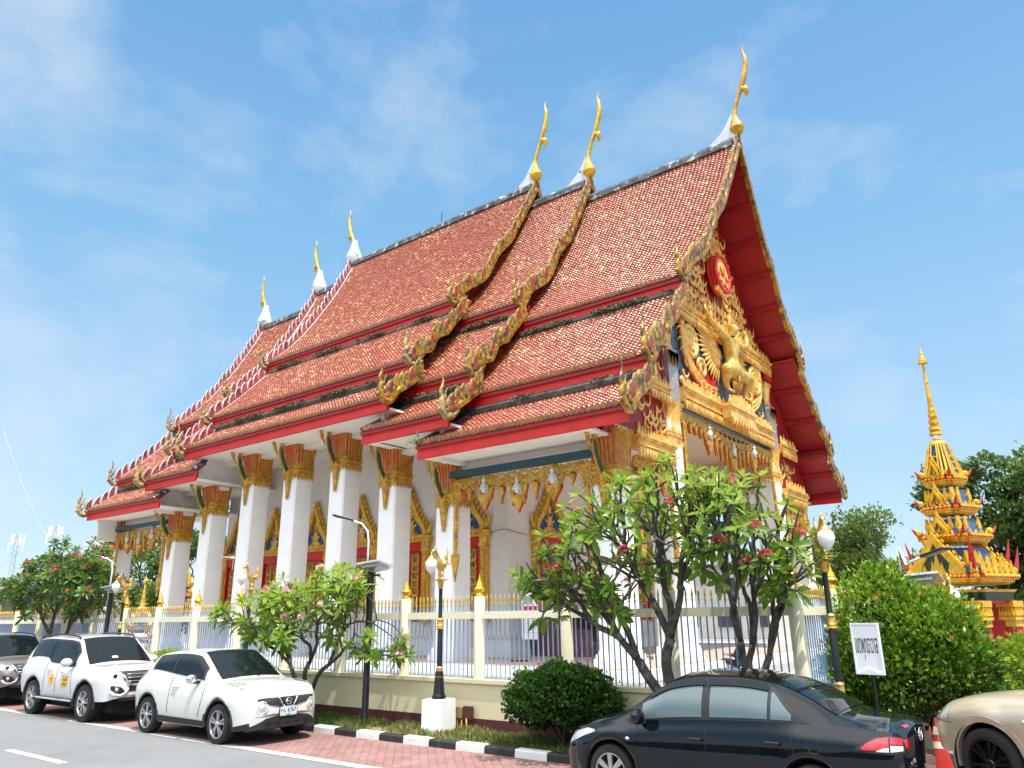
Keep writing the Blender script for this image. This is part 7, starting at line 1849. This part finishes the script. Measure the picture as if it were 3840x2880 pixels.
    b.build('face_finial',M['white_paint'],g,smooth=True)
    b=MB(); pr=[(.16,6.54),(.15,6.62),(.09,6.66)]; z=6.66
    for k in range(5):
        r=lerp(.15,.07,k/4); pr += [(r*.62,z),(r*.95,z+.05),(r,z+.10),(r*.86,z+.16),(r*.92,z+.20),(r*.5,z+.215)]; z+=lerp(.26,.19,k/4)
    pr += [(.06,z),(.062,z+.05),(.038,z+.75),(.055,z+.77),(.05,z+.80),(.028,z+1.5),(.035,z+1.52)]; z2=z+1.52
    pr += [(.035,z2),(.125,z2+.02),(.12,z2+.07),(.09,z2+.11),(.10,z2+.12),(.085,z2+.19),(.075,z2+.22),(.08,z2+.23),(.06,z2+.32),(.045,z2+.34),(.05,z2+.36),(.03,z2+.48),(.015,z2+.52),(.012,z2+.66),(.002,z2+.85)]
    pr=[(r,6.54+(z_-6.54)*.71) for r,z_ in pr]
    b.lathe(pr,(0,0,0),14,0); b.build('spire',M['gold_y'],g,smooth='auto')
    return g
G1=gate((-2.95,22.0,0.0),'slender gold and blue tiered spire rising from a red gateway at the right','gateway'); G1.rotation_euler.z=-R(24); G1['group']='gilt spire gates'
G2=copy_tree(G1); G2.location=(-48.2,27,0); G2.scale=(.98,.98,.82); G2['label']='gold and blue spire gate half hidden between the two left white columns'
G3=copy_tree(G1); G3.location=(-53.5,27.0,-2.0); G3.scale=(1.3,1.3,.80); G3['label']='low gilded shrine roofs showing above the fence behind the left columns'; G2['group']=G3['group']='gilt spire gates'
# ================================================================ town at the far left: roofs, water tank, phone masts, a wire
M['roof_grey']=mat('sheet_roof',(.20,.22,.25),.6,nscale=.3,namt=.2); M['wall_town']=mat('town_wall',(.45,.43,.41),.8,nscale=.3,namt=.15); M['wall_brown']=mat('brown_wall',(.15,.11,.085),.8,nscale=.5,namt=.3); M['mast']=mat('mast_steel',(.42,.46,.52),.5,metal=.4); M['dark_win']=mat('dark_window',(.03,.035,.04),.2)
def block(x,y,w,d,h,m,label,tank=False):
    o=empty('town_building',(x,y,0),0,label,'building','town buildings at the left edge')
    b=MB(); b.box(-w/2,w/2,-d/2,d/2,0,h); wl=b.build('wall',m,o)
    b=MB(); 
    for k in range(int(h//3)):
        for j in range(int(w//4)): b.box(-w/2+1+j*4,-w/2+3+j*4,-d/2-.05,-d/2+.02,1+3*k,2.4+3*k)
    for k in range(int(h//3)):
        for j in range(int(d//4)): b.box(w/2-.02,w/2+.05,-d/2+1+j*4,-d/2+3+j*4,1+3*k,2.4+3*k)
    b.build('windows',M['dark_win'],wl)
    b=MB(); b.prism([(-d/2-.6,h),(d/2+.6,h),(d/2+.6,h+.2),(0,h+1.4),(-d/2-.6,h+.2)],lambda a,c:(-w/2-.5,a,c),lambda a,c:(w/2+.5,a,c)); b.build('roof',M['roof_grey'],o)
    if tank: b=MB(); b.box(-3,3,-2.5,2.5,h+.6,h+4.4); b.build('roof_room',M['wall_brown'],o)
    return o
block(-168,62,34,16,8.5,M['wall_town'],'low grey roofed town building at the far left edge')
block(-140,60,16,14,8.2,M['wall_town'],'town building with a brown rooftop room behind the red flowered tree',True)
block(-112,44,26,12,6.0,M['wall_brown'],'long dark roofed building behind the far left fence')
block(-34,75,34,10,6.5,M['wall_town'],'pale building beyond the temple court behind the porch')
def mast(x,y,z0,h,label,guy=True):
    o=empty('phone_mast',(x,y,z0),0,label,'phone mast','phone masts on the skyline'); b=MB(); w=.55
    for k in range(3):
        a=k*2.094; b.tube([(w*math.cos(a),w*math.sin(a),0),(w*.6*math.cos(a),w*.6*math.sin(a),h)],.045,5)
    n=int(h/1.2)
    for i in range(n):
        for k in range(3):
            a=k*2.094; c=(k+1)*2.094; z=h*i/n; z1=h*(i+1)/n; b.tube([(w*.9*math.cos(a),w*.9*math.sin(a),z),(w*.9*math.cos(c),w*.9*math.sin(c),z1)],.03,4)
    b.build('lattice',M['mast'],o)
    b=MB()
    for k in range(7):
        a=k*.9; r=1.3; b.obox(Matrix.Translation((r*math.cos(a),r*math.sin(a),h-1.0-1.5*(k%2)))@Matrix.Rotation(a,4,'Z'),.2,.4,1.9)
    b.tube([(-1.4,0,h-2),(1.4,0,h-2)],.06,4); b.tube([(0,-1.4,h-1.4),(0,1.4,h-1.4)],.06,4); b.build('antennas',M['white_paint'],o)
    if guy:
        b=MB()
        for k in range(3): a=k*2.094+.5; b.tube([(4.2*math.cos(a),4.2*math.sin(a),-.5),(.3*math.cos(a),.3*math.sin(a),h*.7)],.035,4)
        b.build('guy_wires',M['mast'],o)
mast(-176,61,9.0,10.5,'slim phone mast nearest the left edge of the skyline'); mast(-158,61,9.3,10.5,'middle phone mast with stacked white antennas'); mast(-139.5,60,12.0,3.8,'short phone mast on the brown rooftop room',False)
b=MB(); q=catmull([(-200,62,46),(-171,60,26),(-150,59,13.5),(-128,58,4)],8); b.tube(q,.035,4); tag(b.build('overhead_wire',M['mast']),'thin overhead wire slanting across the sky at the left','wire')
# row across the street behind the viewer: what the car glass and paint reflect
ob=empty('shophouse_row',(-10,-18,0),0,'low orange roofed shophouse row across the street','building')
b=MB(); b.box(-40,40,-5,5,0,2.8); b.build('wall',M['wall_brown'],ob); b=MB(); b.prism([(-6,2.8),(6,2.8),(6,3.0),(0,4.4),(-6,3.0)],lambda a,c:(-41,a,c),lambda a,c:(41,a,c)); b.build('roof',mat('orange_roof',(.28,.08,.04),.7),ob)
b=MB()
for k in range(16): b.box(-38+5*k,-35+5*k,4.9,5.05,.2,2.5)
b.build('shutters',M['dark_win'],ob)
